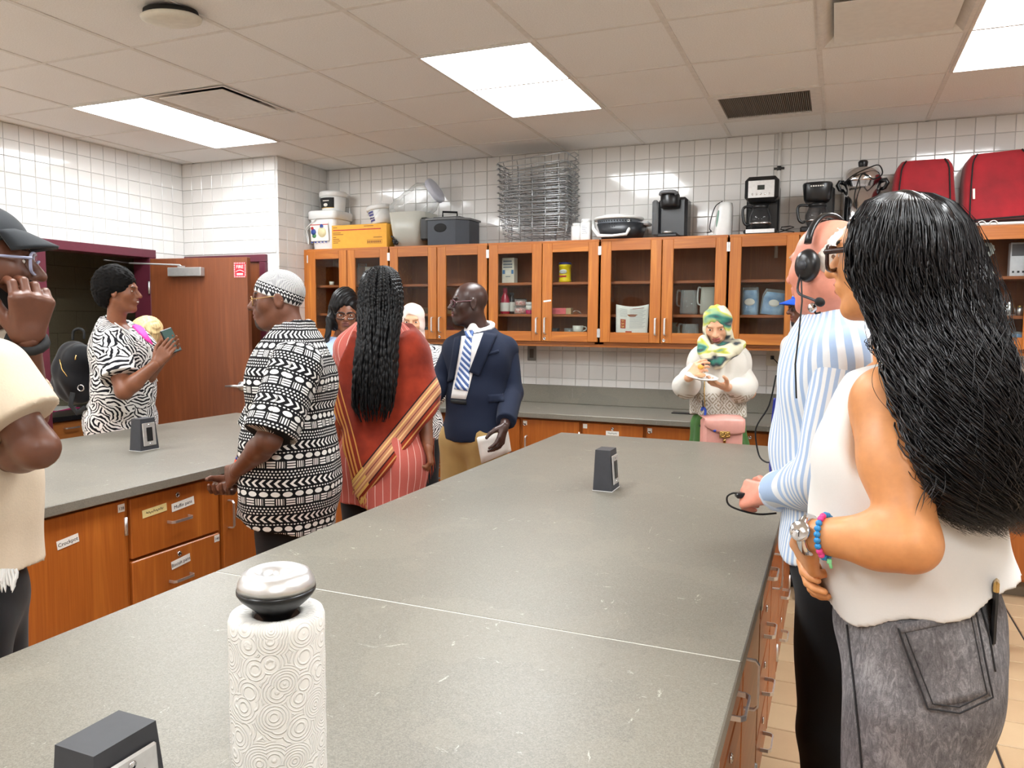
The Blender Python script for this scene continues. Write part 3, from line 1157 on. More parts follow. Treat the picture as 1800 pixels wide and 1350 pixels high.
# back counter
CY0 = 4.99
t = thing('back_worktop', 'grey worktop with upstand along the tiled back wall', 'worktop', (-1.5, 5.3, .876))
MB().box((XC + .012, CY0, .876), (XR - .2, YB - .002, .914), ch=.004).build('slab', M_COUNTER, t)
MB().box((XC + .012, YB - .028, .914), (XR - .2, YB - .0075, 1.055), ch=.003).build('upstand', M_COUNTER, t)
BX = [-4.13, -3.36, -2.915, -2.47, -2.03, -1.585, -1.14, -.692, -.247, .198, .643, 1.088, 1.533, 1.98, 3.05]
BK = ['door', 'door', 'drawers', 'drawers3', 'door', 'drawers', 'door', 'drawers', 'door', 'drawers', 'door', 'drawers', 'door', 'door']
BL = {3: 'oak drawer cabinet of the back counter beside the man in the navy jacket', 4: 'oak cabinet door of the back counter with a white taped strip', 5: 'oak drawer cabinet of the back counter with a white card above its pull',
      6: 'oak cabinet door of the back counter beside the green skirt', 7: 'oak drawer cabinet of the back counter behind the woman with the plate', 8: 'oak cabinet door of the back counter behind the man in the blue cap',
      9: 'oak drawer cabinet of the back counter next to the blue capped man', 10: 'oak cabinet door of the back counter behind the person in grey', 11: 'oak drawer cabinet of the back counter beside the person in grey'}
for k in range(14):
    a, w = BX[k], BX[k + 1] - BX[k]
    notes, tags = None, None
    if k in (4, 6, 8, 10):
        tags = [(0, .012 + .02, .835, '')]
    if k == 4:
        notes = [(0, .22, .70, .11, .03, .03, False, None)]
    if k == 5:
        tags = [(0, .03, .838, '')]
        notes = [(0, w / 2, .80, .09, .03, 0, False, None)]
    BL.update({0: 'oak corner cabinet door of the back counter', 1: 'oak cabinet door of the back counter next to the corner one', 2: 'oak drawer cabinet of the back counter behind the pink hijab', 12: 'oak cabinet door of the back counter past the person in grey', 13: 'wide oak cabinet door ending the back counter'})
    lab = BL.get(k) or f'oak {"door" if BK[k] == "door" else "drawer"} cabinet of the back counter by the {"corner" if k < 3 else "far wall"}'
    base_unit('base_cabinet', lab, BK[k], (a, 5.02, 0), (1, 0, 0), (0, -1, 0), w, .64, notes, tags, 'base cabinets along the back wall', handle_side=-1)

# low dark-topped cabinet in the passage
t = thing('passage_cabinet', 'low cabinet with a black top seen through the doorway', 'cabinet', (-6.1, 4.1, 0))
MB().box((-6.4, 3.2, .1), (-5.78, 5.1, .715)).box((-6.4, 3.22, 0), (-5.84, 5.08, .1), 1).build('body', [wood('passage_oak', (176, 112, 58), (140, 82, 38), 1), M_MBLACK], t)
MB().box((-6.43, 3.17, .715), (-5.74, 5.13, .755), ch=.004).build('top', M_BLACK, t)
for k in range(4):
    d = MB().box((-5.78, 3.22 + k * .47, .50), (-5.762, 3.67 + k * .47, .705), ch=.003).build('drawer', wood('passage_oak_front', (186, 120, 62), (150, 90, 42), 1) if k == 0 else bpy.data.materials['passage_oak_front'], t)
    pull(d, (-5.762, 3.38 + k * .47, .655), (-5.762, 3.51 + k * .47, .655), (.03, 0, 0))
# ------------------------------------------------------------------ small things
def onY(px, py, y):
    d = at(px, py, 1.0) - CAMP
    return CAMP + d * (y / d[1])


def onZ(px, py, z):
    d = at(px, py, 1.0) - CAMP
    return CAMP + d * ((z - HC) / d[2])


def rotz(c, a):
    return Matrix.Translation(Vector(c)) @ Matrix.Rotation(a, 4, 'Z')


ZT = CZ1        # top of the wall cabinets
M_WPLAS = plain('white_plastic', (232, 232, 230), .35, vary=.02)
M_LILAC = plain('lilac_white_lid', (208, 212, 226), .35)
M_CLEAR = clear_plastic('clear_plastic', (225, 228, 226), .11)
M_FROST = clear_plastic('frosted_plastic', (222, 220, 208), .45, .35)
M_CARD = plain('mustard_card', (222, 160, 52), .7, vary=.04)
M_RED = plain('red_print', (176, 30, 34), .6)
M_NAVY = plain('dark_navy_plastic', (36, 41, 51), .38, vary=.08)
M_GREYP = plain('grey_plastic', (118, 124, 132), .5)
M_WIRE = plain('galvanised_wire', (176, 178, 180), .35, .85, vary=.15, nscale=12)

# tall square bucket, its bail handle and label
c = np.array([-3.995, 5.525, ZT])
t = thing('square_bucket', 'tall square white bucket with lid and a coloured label', 'bucket', c)
MB().lathe([(.104, 0), (.108, .01), (.132, .27), (.132, .275)], c, 40, sq=7).build('body', M_WPLAS, t)
MB().lathe([(.138, .255), (.144, .26), (.146, .315), (.138, .325), (0, .328)], c, 40, sq=7).build('lid', M_WPLAS, t)
fy = c[1] - .127
Ml = frame_m((c[0] - .03, fy - .004, c[2] + .15), X3, np.array([0, -.085, 1]) / np.linalg.norm([0, -.085, 1]), -Y3)
lb = MB().box((-.08, -.075, 0), (.1, .075, .001), 0, M=Ml)
lb.box((-.08, .055, .001), (.1, .062, .0014), 1, M=Ml)
for k, (u, v, r, mi) in enumerate(((-.05, 0, .026, 2), (-.045, -.03, .02, 3), (-.06, .03, .014, 1), (.035, -.005, .042, 4), (.035, .045, .018, 2))):
    lb.lathe([(r, .001), (r, .0016), (0, .0016)], n=18, mi=mi, M=Ml @ Matrix.Translation((u, v, 0)))
for k in range(5):
    lb.box((-.08 + k * .035, -.09, .0005), (-.062 + k * .035, -.08, .001), 2, M=Ml)
lb.build('label', [M_TAGW, M_RED, plain('print_blue', (52, 76, 150), .6), plain('print_green', (70, 130, 80), .6), plain('print_cream', (226, 214, 170), .6)], t)
hp = [(c[0] - .13, c[1] + .0 - .0, ZT + .25)] + [(c[0] - .14 + .02 * math.sin(k * .5), fy - .02 + .0 * k, ZT + .25 - .2 * math.sin(math.pi * k / 8)) for k in range(1, 8)] + [(c[0] - .05, fy - .014, ZT + .255)]
MB().tube(hp, .004, 6).build('bail', M_WPLAS, t)

# small round pail on it
c = np.array([-3.965, 5.525, ZT + .329])
t = thing('round_pail', 'small round white pail with black label, on top of the square bucket', 'bucket', c)
MB().lathe([(.092, 0), (.095, .005), (.108, .12)], c, 36).build('body', M_WPLAS, t)
MB().lathe([(.112, .115), (.117, .118), (.119, .145), (.112, .16), (0, .162)], c, 36).build('lid', M_WPLAS, t)
lb = MB()
g = []
for j, (r, z) in enumerate(((.0975, .025), (.107, .105))):
    g.append([(c[0] + (r + .0012) * math.cos(a), c[1] + (r + .0012) * math.sin(a), c[2] + z) for a in np.linspace(-2.5, -.9, 14)])
lb.sheet(g, 0)
g2 = []
for (r, z) in ((.0965, .02), (.0972, .027)):
    g2.append([(c[0] + (r + .0016) * math.cos(a), c[1] + (r + .0016) * math.sin(a), c[2] + z) for a in np.linspace(-2.5, -.9, 14)])
lb.sheet(g2, 1)
lb.box((c[0] - .03, c[1] - .1075, c[2] + .075), (c[0] + .03, c[1] - .106, c[2] + .082), 2)
lb.ell((c[0] - .005, c[1] - .104, c[2] + .045), (.02, .006, .014), mi=2)
lb.build('label', [M_MBLACK, plain('label_gold', (190, 150, 60), .5), M_TAGW], t)

# mustard carton
c = np.array([-3.60, 5.43, ZT])
t = thing('carton', 'mustard yellow cardboard carton with red stripe', 'box', c)
MB().box((c[0] - .265, c[1] - .075, ZT), (c[0] + .265, c[1] + .17, ZT + .19), ch=.003).build('box', M_CARD, t)
pr = MB()
yf = c[1] - .0755
pr.box((c[0] - .25, yf, ZT + .145), (c[0] + .21, yf - .0008, ZT + .153), 0)
for (u, z, w) in ((-.25, .168, .04), (.05, .172, .09), (-.25, .125, .075), (-.25, .112, .1), (-.25, .09, .03), (-.25, .075, .06), (-.25, .06, .07), (-.25, .045, .05), (.14, .08, .08)):
    pr.box((c[0] + u, yf, ZT + z), (c[0] + u + w, yf - .0006, ZT + z + .005), 1)
for k in range(9):
    pr.box((c[0] + .085 + k * .0145, yf, ZT + .038), (c[0] + .094 + k * .0145, yf - .0006, ZT + .056), 1)
for (a, b) in (((.08, .032), (.22, .034)), ((.08, .062), (.22, .064)), ((.08, .032), (.082, .064)), ((.218, .032), (.22, .064))):
    pr.box((c[0] + a[0], yf, ZT + a[1]), (c[0] + b[0], yf - .0006, ZT + b[1]), 1)
pr.build('print', [M_RED, plain('brown_print', (120, 70, 24), .7)], t)
MB().box((c[0] - .265, c[1] + .045, ZT + .1902), (c[0] + .265, c[1] + .05, ZT + .1908)).build('flap_joint', plain('brown_print', (120, 70, 24), .7), t)

# tilted pail behind the carton
t = thing('tilted_pail', 'white pail with blue print leaning behind the mustard carton', 'bucket', (-3.50, 5.53, ZT + .2))
Mp = Matrix.Translation((-3.50, 5.545, ZT + .206)) @ Matrix.Rotation(math.radians(-9), 4, 'Y')
MB().lathe([(.078, 0), (.082, .005), (.1, .12)], n=32, M=Mp).build('body', M_WPLAS, t)
MB().lathe([(.104, .112), (.11, .115), (.112, .14), (.104, .15), (0, .152)], n=32, M=Mp).build('lid', M_WPLAS, t)
lb = MB()
for k in range(7):
    a = -2.3 + k * .1
    for j in range(4):
        r = .083 + .012 * j / 3 + .004
        lb.box((-.004, -.0008, -.008), (.004, .0008, .008), M=Mp @ Matrix.Translation((r * math.cos(a), r * math.sin(a), .03 + j * .022)) @ Matrix.Rotation(a + math.pi / 2, 4, 'Z'))
lb.build('print', plain('print_violet', (84, 84, 140), .6), t)
MB().tube([Mp @ Vector(p) for p in ((-.1, -.02, .11), (-.06, -.1, .07), (0, -.115, .05), (.06, -.095, .1))], .003, 6).build('bail', M_WPLAS, t)

# frosted tub with a tap
c = np.array([-3.17, 5.50, ZT])
t = thing('drink_tub', 'frosted plastic drink tub with a black tap', 'dispenser', c)
tub = MB()
prof = [(.0, .004), (.12, .004), (.16, .27), (.164, .27), (.129, 0), (0, 0)]
tub.lathe(prof, c, 40, sq=5)
tub.build('tub', M_FROST, t)
tp = MB().tube([(c[0] - .09, c[1] - .125, ZT + .045), (c[0] - .09, c[1] - .165, ZT + .045)], .014, 12).tube([(c[0] - .09, c[1] - .155, ZT + .045), (c[0] - .09, c[1] - .158, ZT + .015)], .009, 10)
tp.tube([(c[0] - .09, c[1] - .155, ZT + .05), (c[0] - .1, c[1] - .156, ZT + .075), (c[0] - .118, c[1] - .156, ZT + .082)], .007, 8).lathe([(.018, 0), (.018, .008), (0, .008)], n=16, M=Matrix.Translation((c[0] - .075, c[1] - .147, ZT + .03)) @ Matrix.Rotation(math.pi / 2, 4, 'X'))
tp.build('tap', M_BLACK, t)


def big_jar(name, label, base, top, r, lidm):
    base, top = np.array(base, float), np.array(top, float)
    z = top - base
    L = np.linalg.norm(z)
    z /= L
    x = np.cross(Y3, z)
    x /= np.linalg.norm(x)
    M = frame_m(base, x, np.cross(z, x), z)
    t = thing(name, label, 'jar', base)
    pr = [(0, .003), (r * .82, .003), (r * .92, .02), (r * .9, .05), (r, .07), (r * .95, L * .3), (r, L * .42), (r * .95, L * .52), (r, L * .64), (r * .98, L * .74), (r * .74, L * .86), (r * .7, L * .93)]
    MB().lathe(pr, n=36, M=M).build('body', M_CLEAR, t)
    MB().lathe([(r * .76, L * .9), (r * .78, L * .91), (r * .78, L * .985), (r * .72, L), (0, L)], n=36, M=M).build('lid', lidm, t)
    return t


big_jar('plastic_jar', 'large clear ribbed jar with lilac lid, lying tilted on the frosted tub', (-3.32, 5.50, ZT + .245), (-2.97, 5.52, ZT + .46), .135, M_LILAC)
big_jar('plastic_jar', 'smaller clear jar with pale lid, tucked inside the frosted tub', (-3.125, 5.50, ZT + .008), (-3.10, 5.50, ZT + .15), .06, M_LILAC)

# dark fryer
c = np.array([-2.80, 5.46, ZT])
t = thing('deep_fryer', 'dark navy box-shaped fryer with a black wire handle on top', 'appliance', c)
MB().prism([(-.15, -.13), (.09, -.13), (.17, -.05), (.17, .13), (-.15, .13)], 0, .19, M=Matrix.Translation(Vector(c))).build('body', M_NAVY, t)
MB().prism([(-.165, -.14), (.1, -.14), (.18, -.06), (.18, .14), (-.165, .14)], .19, .205, M=Matrix.Translation(Vector(c))).box((-.13, -.09, .205), (.11, .11, .22), M=Matrix.Translation(Vector(c)), ch=.012).build('lid', plain('grey_lid', (86, 86, 86), .4), t)
MB().box((-.215, -.14, .04), (-.151, -.02, .215), M=Matrix.Translation(Vector(c)), ch=.012).build('control_box', M_BLACK, t)
MB().ell((c[0] - .04, c[1] - .13, ZT + .13), (.055, .006, .034)).build('oval_grip', M_MBLACK, t)
MB().tube([c + np.array(p) for p in ((-.07, -.03, .21), (-.07, -.03, .265), (.055, -.03, .255), (.055, -.03, .205))], .009, 4, smooth=False).build('handle', M_MBLACK, t)

# stack of wire baskets
def basket_mesh():
    m = MB()
    W, D, H = .272, .15, .19

    def ring(s, z, r):
        w, d = W * s, D * s
        q = .02
        pts = [(-w + q, -d, z), (w - q, -d, z), (w, -d + q, z), (w, d - q, z), (w - q, d, z), (-w + q, d, z), (-w, d - q, z), (-w, -d + q, z)]
        m.tube(pts, r, 5, closed=True)
    ring(1.0, H, .004)
    ring(.95, H * .66, .0024)
    ring(.89, H * .33, .0024)
    ring(.84, 0, .003)
    for k in (-2, -1, 0, 1, 2):
        x = W * k / 2.5
        m.tube([(x, -D, H), (x * .84, -D * .84, 0), (x * .84, D * .84, 0), (x, D, H)], .0028, 5)
    for k in (-1, 1):
        y = D * k / 1.6
        m.tube([(-W, y, H), (-W * .84, y * .84, 0), (W * .84, y * .84, 0), (W, y, H)], .0022, 5)
    hs_ = []
    for s in (-1, 1):
        hs_.append(MB().tube([(s * W, -.06, H), (s * (W + .035), -.055, H + .012), (s * (W + .035), .055, H + .012), (s * W, .06, H)], .003, 5).mesh('grip', M_WIRE))
    return m.mesh('wires', M_WIRE), hs_


bw, bh = basket_mesh()
NB = 10
for k in range(NB):
    lab = 'tilted wire basket on top of the stack' if k == NB - 1 else ('bottom wire basket of the stack, resting on the cabinets' if k == 0 else f'wire basket, {["second", "third", "fourth", "fifth", "sixth", "seventh", "eighth", "ninth", "tenth", "eleventh"][k - 1]} from the bottom of the stack')
    t = thing('wire_basket', lab, 'basket', (-2.095 + random.uniform(-.003, .003) + .0005 * k, 5.49 + random.uniform(-.002, .002), ZT + .004 + k * .046), 'stacked wire baskets')
    t.rotation_euler = (random.uniform(-.006, .006), -.012 * (k / 3.0) + random.uniform(-.008, .008) - (.05 if k >= NB - 1 else 0) - (.02 if k == NB - 2 else 0), .04 + random.uniform(-.008, .008))
    for me, nm in ((bw, 'wires'), (bh[0], 'grip'), (bh[1], 'grip')):
        o = bpy.data.objects.new(nm, me)
        COL.objects.link(o)
        o.parent = t

for k, (px, lab, h) in enumerate(((1016, 'shorter white plastic bottle behind the wire baskets', .135), (1031, 'white plastic bottle with faint lettering beside the colander', .155))):
    p = onY(px, 410, 5.43 + .03 * k)
    c = np.array([p[0] - (.02 if k == 0 else -.01), 5.47 - .05 * k, ZT])
    t = thing('white_bottle', lab, 'bottle', c)
    MB().lathe([(.036, 0), (.04, .006), (.04, h * .8), (.034, h * .85)], c, 28, sq=4).build('body', M_WPLAS, t)
    MB().lathe([(.034, h * .83), (.036, h * .84), (.036, h * .98), (.033, h), (0, h)], c, 28).build('cap', M_WPLAS, t)
    if k == 1:
        lb = MB()
        for j in range(5):
            lb.box((c[0] - .02, c[1] - .0405, ZT + .05 + j * .013), (c[0] + .02 - .006 * (j % 3), c[1] - .0398, ZT + .053 + j * .013))
        lb.build('print', M_GREYP, t)

# colander set
c = np.array([-1.44, 5.47, ZT])
t = thing('colander_set', 'grey perforated colander basket with white rim and folded white handles', 'colander', c)
MB().lathe([(0, .002), (.13, .002), (.165, .11), (.17, .11), (.135, 0)], c, 36, sq=3).build('basin', plain('dark_basin', (40, 42, 46), .35), t)
bs = MB()
for i in range(5):
    for j in range(14):
        a = -2.35 + j * .12
        r = .128 + i * .007
        bs.box((-.004, -.001, -.004), (.004, .001, .004), M=Matrix.Translation((c[0] - .02 + r * math.cos(a) * 1.05, c[1] - .02 + r * math.sin(a), ZT + .05 + i * .018)) @ Matrix.Rotation(a + math.pi / 2, 4, 'Z'))
bs.build('holes', M_MBLACK, t)
MB().lathe([(.105, .03), (.125, .04), (.155, .14), (.15, .14), (.12, .05)], (c[0] - .02, c[1] - .02, c[2]), 36).build('basket', M_GREYP, t)
w = MB().lathe([(.15, .138), (.175, .14), (.178, .152), (.17, .158), (.14, .158)], (c[0] - .02, c[1] - .02, c[2]), 40)
w.tube([c + np.array(p) for p in ((-.19, -.08, .13), (-.165, -.155, .07), (-.12, -.185, .02), (-.02, -.19, .016), (.075, -.17, .025), (.085, -.14, .06), (.08, -.13, .13))], [.012, .014, .013, .009, .011, .012, .01], 8)
w.lathe([(0, .155), (.12, .158), (.145, .168), (.12, .178), (0, .182)], (c[0] - .03, c[1] + .02, c[2]), 32)
w.build('rim_and_handle', M_WPLAS, t)
MB().box((c[0] + .1, c[1] - .05, ZT + .10), (c[0] + .2, c[1] + .09, ZT + .125), ch=.01).build('tray_edge', clear_plastic('milky_plastic', (210, 212, 214), .6), t)

# single-cup brewer
c = np.array([-1.085, 5.47, ZT])
t = thing('pod_brewer', 'black single-cup pod coffee brewer', 'coffee maker', c)
MB().box((c[0] - .09, c[1] - .02, ZT), (c[0] + .11, c[1] + .14, ZT + .285), ch=.02).box((c[0] - .075, c[1] - .13, ZT), (c[0] + .065, c[1], ZT + .028), ch=.008).build('body', plain('charcoal_gloss', (34, 35, 38), .25), t)
MB().lathe([(.062, .21), (.066, .23), (.066, .29), (.055, .315), (0, .322)], (c[0] - .005, c[1] - .05, ZT), 30).build('brew_head', M_BLACK, t)
MB().tube([c + np.array(p) for p in ((-.06, -.11, .29), (-.045, -.125, .305), (.035, -.125, .305), (.05, -.11, .29))], .012, 8).build('lever', plain('grey_lever', (110, 112, 116), .3), t)
MB().box((c[0] - .135, c[1] - .03, ZT + .02), (c[0] - .092, c[1] + .12, ZT + .27), ch=.012).build('water_tank', clear_plastic('smoky_tank', (110, 112, 116), .5), t)
MB().lathe([(.035, 0), (.035, .012), (0, .012)], (c[0] - .005, c[1] - .1, ZT + .028), 24).build('drip_plate', M_STEEL, t)

# upright white can opener with leaf motif and cord
c = np.array([-.735, 5.47, ZT])
t = thing('can_opener', 'white upright electric can opener with green leaf motif and black cord', 'appliance', c)
Mo = Matrix.Translation(Vector(c)) @ Matrix.Rotation(math.radians(4), 4, 'Y')
MB().lathe([(.058, 0), (.062, .01), (.056, .12), (.05, .2), (.044, .228), (0, .236)], n=30, M=Mo, sq=3).build('body', M_WPLAS, t)
MB().ell((-.036, -.046, .10), (.010, .008, .075), M=Mo).build('leaf_motif', plain('leaf_green', (120, 156, 140), .5), t)
MB().ell((-.052, -.02, .004), (.035, .05, .012), M=Mo).build('base_lip', M_WPLAS, t)
MB().tube([Mo @ Vector(p) for p in ((-.02, -.03, .236), (-.06, -.045, .2), (-.08, -.05, .12), (-.085, -.05, .05), (-.07, -.06, .03), (-.1, -.05, .02))], .0035, 6).build('cord', M_MBLACK, t)


def carafe(t, c, r, h):
    """glass jug: bowl, band, lid, handle; c = centre of its base"""
    MB().lathe([(0, .002), (r * .8, .002), (r, h * .3), (r * .98, h * .5), (r * .72, h * .82), (r * .66, h * .88)], c, 30).build('glass_jug', clear_plastic('dark_jug_glass', (60, 60, 62), .35, .05) if 'dark_jug_glass' not in bpy.data.materials else bpy.data.materials['dark_jug_glass'], t)
    MB().lathe([(r * .7, h * .84), (r * .74, h * .85), (r * .74, h * .97), (0, h)], c, 30).build('jug_lid', M_BLACK, t)
    MB().lathe([(r * 1.0, h * .2), (r * 1.015, h * .2), (r * 1.02, h * .27), (r * 1.0, h * .27)], c, 30).build('jug_band', M_CHROME, t)
    c = np.array(c, float)
    MB().tube([c + np.array(p) for p in ((-r * .75, -.01, h * .9), (-r * 1.35, -.02, h * .92), (-r * 1.6, -.02, h * .78), (-r * 1.5, -.02, h * .35), (-r * 1.25, -.015, h * .2), (-r * .98, -.01, h * .22))], .009, 8).build('jug_handle', M_BLACK, t)


c = np.array([-.485, 5.46, ZT])
t = thing('coffee_maker', 'tall black coffee maker with steel front panel and glass jug', 'coffee maker', c)
MB().box((c[0] - .1, c[1] + .02, ZT), (c[0] + .11, c[1] + .15, ZT + .33), ch=.012).box((c[0] - .1, c[1] - .12, ZT), (c[0] + .11, c[1] + .02, ZT + .03), ch=.008).box((c[0] - .102, c[1] - .11, ZT + .215), (c[0] + .112, c[1] + .03, ZT + .375), ch=.025).build('body', M_BLACK, t)
fp = MB().box((c[0] - .078, c[1] - .1125, ZT + .235), (c[0] + .086, c[1] - .1105, ZT + .345), ch=.0008).build('front_plate', M_STEEL, t)
MB().box((c[0] - .085, c[1] - .122, ZT + .006), (c[0] + .095, c[1] - .12, ZT + .03)).build('base_plate', M_STEEL, t)
MB().box((c[0] - .02, c[1] - .1145, ZT + .285), (c[0] + .025, c[1] - .1125, ZT + .315)).build('display', plain('dark_display', (50, 54, 50), .2), t)
for k in range(5):
    MB().lathe([(.006, 0), (.006, .003), (0, .003)], n=12, M=Matrix.Translation((c[0] - .05 + k * .026, c[1] - .1125, ZT + .258)) @ Matrix.Rotation(math.pi / 2, 4, 'X')).build('button', M_CHROME, t)
carafe(t, (c[0] + .0, c[1] - .055, ZT + .032), .07, .165)
cb = [np.array([c[0] + .11, c[1] + .03, ZT + .02])] + [np.array([c[0] + .165 + .045 * math.sin(k * 1.3), c[1] + .0 + .02 * math.cos(k * .9), ZT + .018 + .018 * (1 + math.sin(k * .8))]) for k in range(14)]
MB().tube(cb, .003, 6).build('cord', M_MBLACK, t)

c = np.array([-.125, 5.46, ZT])
t = thing('coffee_maker', 'plain black coffee maker with glass jug beside the steel urn', 'coffee maker', c)
MB().box((c[0] + .0, c[1] + .0, ZT), (c[0] + .09, c[1] + .12, ZT + .3), ch=.015).box((c[0] - .11, c[1] - .1, ZT), (c[0] + .1, c[1] + .1, ZT + .04), ch=.01).build('body', M_BLACK, t)
MB().lathe([(.07, .2), (.082, .22), (.092, .31), (.088, .32), (0, .325)], (c[0] - .015, c[1] - .0, ZT), 34, sq=3).build('filter_head', M_BLACK, t)
lt = MB()
for k in range(6):
    lt.box((c[0] - .055 + k * .014, c[1] - .1, ZT + .288), (c[0] - .046 + k * .014, c[1] - .098, ZT + .296))
lt.build('front_print', M_TAGW, t)
carafe(t, (c[0] - .01, c[1] - .03, ZT + .042), .075, .15)

# steel urn
c = np.array([.125, 5.52, ZT])
t = thing('coffee_urn', 'tall polished steel coffee urn with black handles and a wrapped cord', 'urn', c)
MB().lathe([(.095, 0), (.1, .02), (.105, .05), (.112, .32)], c, 40).build('body', M_CHROME, t)
MB().lathe([(.085, 0), (.1, 0), (.1, .03), (.085, .03)], c, 36).build('base', M_BLACK, t)
MB().lathe([(.116, .32), (.118, .33), (.112, .37), (.085, .405), (.03, .42), (0, .422)], c, 40).build('lid', M_CHROME, t)
MB().lathe([(.022, .415), (.028, .43), (.03, .45), (.024, .46), (0, .46)], c, 24).build('lid_knob', M_BLACK, t)
for s in (-1, 1):
    MB().tube([c + np.array(p) for p in ((s * .108, 0, .325), (s * .137, -.01, .33), (s * .147, -.012, .31), (s * .132, -.01, .28), (s * .112, 0, .275))], [.016, .014, .013, .012, .012], 8).build('handle', M_BLACK, t)
cp = [c + np.array(p) for p in ((-.11, -.06, .31), (-.06, -.115, .35), (.03, -.125, .39), (.09, -.08, .41), (.112, -.05, .36), (.06, -.12, .32), (-.0, -.12, .36), (-.03, -.122, .3), (-.045, -.12, .2), (-.02, -.118, .12), (.005, -.113, .07))]
MB().tube(cp, .004, 6).build('cord', M_MBLACK, t)


# red insulated bags
def red_cloth():
    m, nt, b = new_mat('red_insulated_cloth')
    co = tex_coord(nt)
    f = noise(nt, co, 6.0, 3)
    w = noise(nt, co, 300.0, 2)
    nt.links.new(ramp(nt, f, [(0.3, rgb((128, 8, 22))), (0.7, rgb((164, 16, 32)))]), b.inputs['Base Color'])
    setb(b, rough=.8, sheen=.2)
    bump(nt, b, (N(nt, f) + N(nt, w) * .1).s, .35, .02)
    return m


M_REDC = red_cloth()


def red_bag(label, x0, x1, z1, tilt):
    cx_ = (x0 + x1) / 2
    t = thing('insulated_bag', label, 'bag', (cx_, 5.5, ZT))
    Mb = Matrix.Translation((cx_, 5.5, ZT)) @ Matrix.Rotation(tilt, 4, 'Y')
    w = (x1 - x0) / 2
    b_ = w * 1.0
    prof = []
    # outline of the bag seen from the side, swept across in x with soft shoulders
    zs = np.linspace(0, 1, 12)
    grid = []
    for u in np.linspace(0, 1, 15):
        row = []
        for a in np.linspace(0, 2 * math.pi, 37):
            sx = math.copysign(abs(math.cos(a)) ** .35, math.cos(a))
            sy = math.copysign(abs(math.sin(a)) ** .35, math.sin(a))
            z = .0 + z1 * u
            k = 1.0 - .16 * u ** 1.5
            if u > .9:
                k *= 1 - (u - .9) * 1.6
            row.append(Mb @ Vector((sx * w * k * (1 + .015 * math.sin(7 * u + a)), sy * .12 * k * (1 + .03 * math.sin(5 * u + 2 * a)), z)))
        grid.append(row)
    m = MB().sheet([[tuple(p) for p in r] for r in grid])
    m.add([tuple(p) for p in grid[-1][:-1]], [tuple(range(36))], 0, True)
    m.add([tuple(p) for p in grid[0][:-1]], [tuple(range(36))[::-1]], 0, False)
    m.build('bag', M_REDC, t)
    for s in (-1, 1):
        pts = []
        for u in np.linspace(0, 1, 15):
            k = 1.0 - .16 * u ** 1.5
            if u > .9:
                k *= 1 - (u - .9) * 1.6
            pts.append(tuple(Mb @ Vector((s * w * k * .8, -.121 * k * 1.0 - .002, z1 * u))))
        MB().tube(pts, .0045, 6).build('black_piping', M_MBLACK, t)
    MB().box((-w * .72, -.124, z1 * .33), (-w * .66, -.119, z1 * .48), M=Mb).build('white_tab', M_TAGW, t)
    MB().tube([tuple(Mb @ Vector((w * 1.0 * math.copysign(abs(math.cos(a)) ** .35, math.cos(a)), .121 * math.copysign(abs(math.sin(a)) ** .35, math.sin(a)), .006))) for a in np.linspace(0, 2 * math.pi, 37)[:-1]], .006, 6, closed=True).build('bottom_binding', M_MBLACK, t)
    return t


t = thing('white_tray', 'flat white plastic tray with two loops, under the red insulated bag', 'tray', (.88, 5.5, ZT))
MB().box((.66, 5.36, ZT), (1.2, 5.66, ZT + .022), ch=.009).build('tray', M_WPLAS, t)
for x in (.78, .84):
    MB().tube([(x + .02 * math.cos(a), 5.355, ZT + .014 + .016 * math.sin(a)) for a in np.linspace(0, math.pi, 9)], .003, 6).build('loop', M_WPLAS, t)
red_bag('red insulated bag with black piping beside the steel urn', .285, .655, .42, 0)
t = red_bag('red insulated bag with black piping, tilted on the white tray', .68, 1.08, .40, math.radians(-3))
for o in [t]:
    o.location.z += .040

# ------------------------------------------------------------------ inside the wall cabinets
S3, S2, S1 = CZ0 + .0205, SHZ[0] + .0005, SHZ[1] + .0005   # cabinet floor, lower shelf, upper shelf
YI = 5.47


def ix(px, py, y=YI):
    return onY(px, py, y)[0]


def mini_box(name, label, cat, px, z, w, d, h, mats, prints=(), y=YI, py=500):
    c = np.array([ix(px, py, y), y, z])
    t = thing(name, label, cat, c)
    MB().box((c[0] - w / 2, y - d / 2, z), (c[0] + w / 2, y + d / 2, z + h), ch=.002).build('box', mats[0], t)
    if prints:
        m = MB()
        for (u0, v0, u1, v1, mi) in prints:
            m.box((c[0] + u0 * w / 2, y - d / 2 - .0012, z + v0 * h), (c[0] + u1 * w / 2, y - d / 2 - .0002, z + v1 * h), mi)
        m.build('print', list(mats[1:]), t)
    return t


def mini_lathe(name, label, cat, px, z, parts, y=YI, py=500, sq=0, group=None):
    c = np.array([ix(px, py, y), y, z])
    t = thing(name, label, cat, c, group)
    for (nm, prof, mat) in parts:
        MB().lathe(prof, c, 24, sq=sq).build(nm, mat, t)
    return t


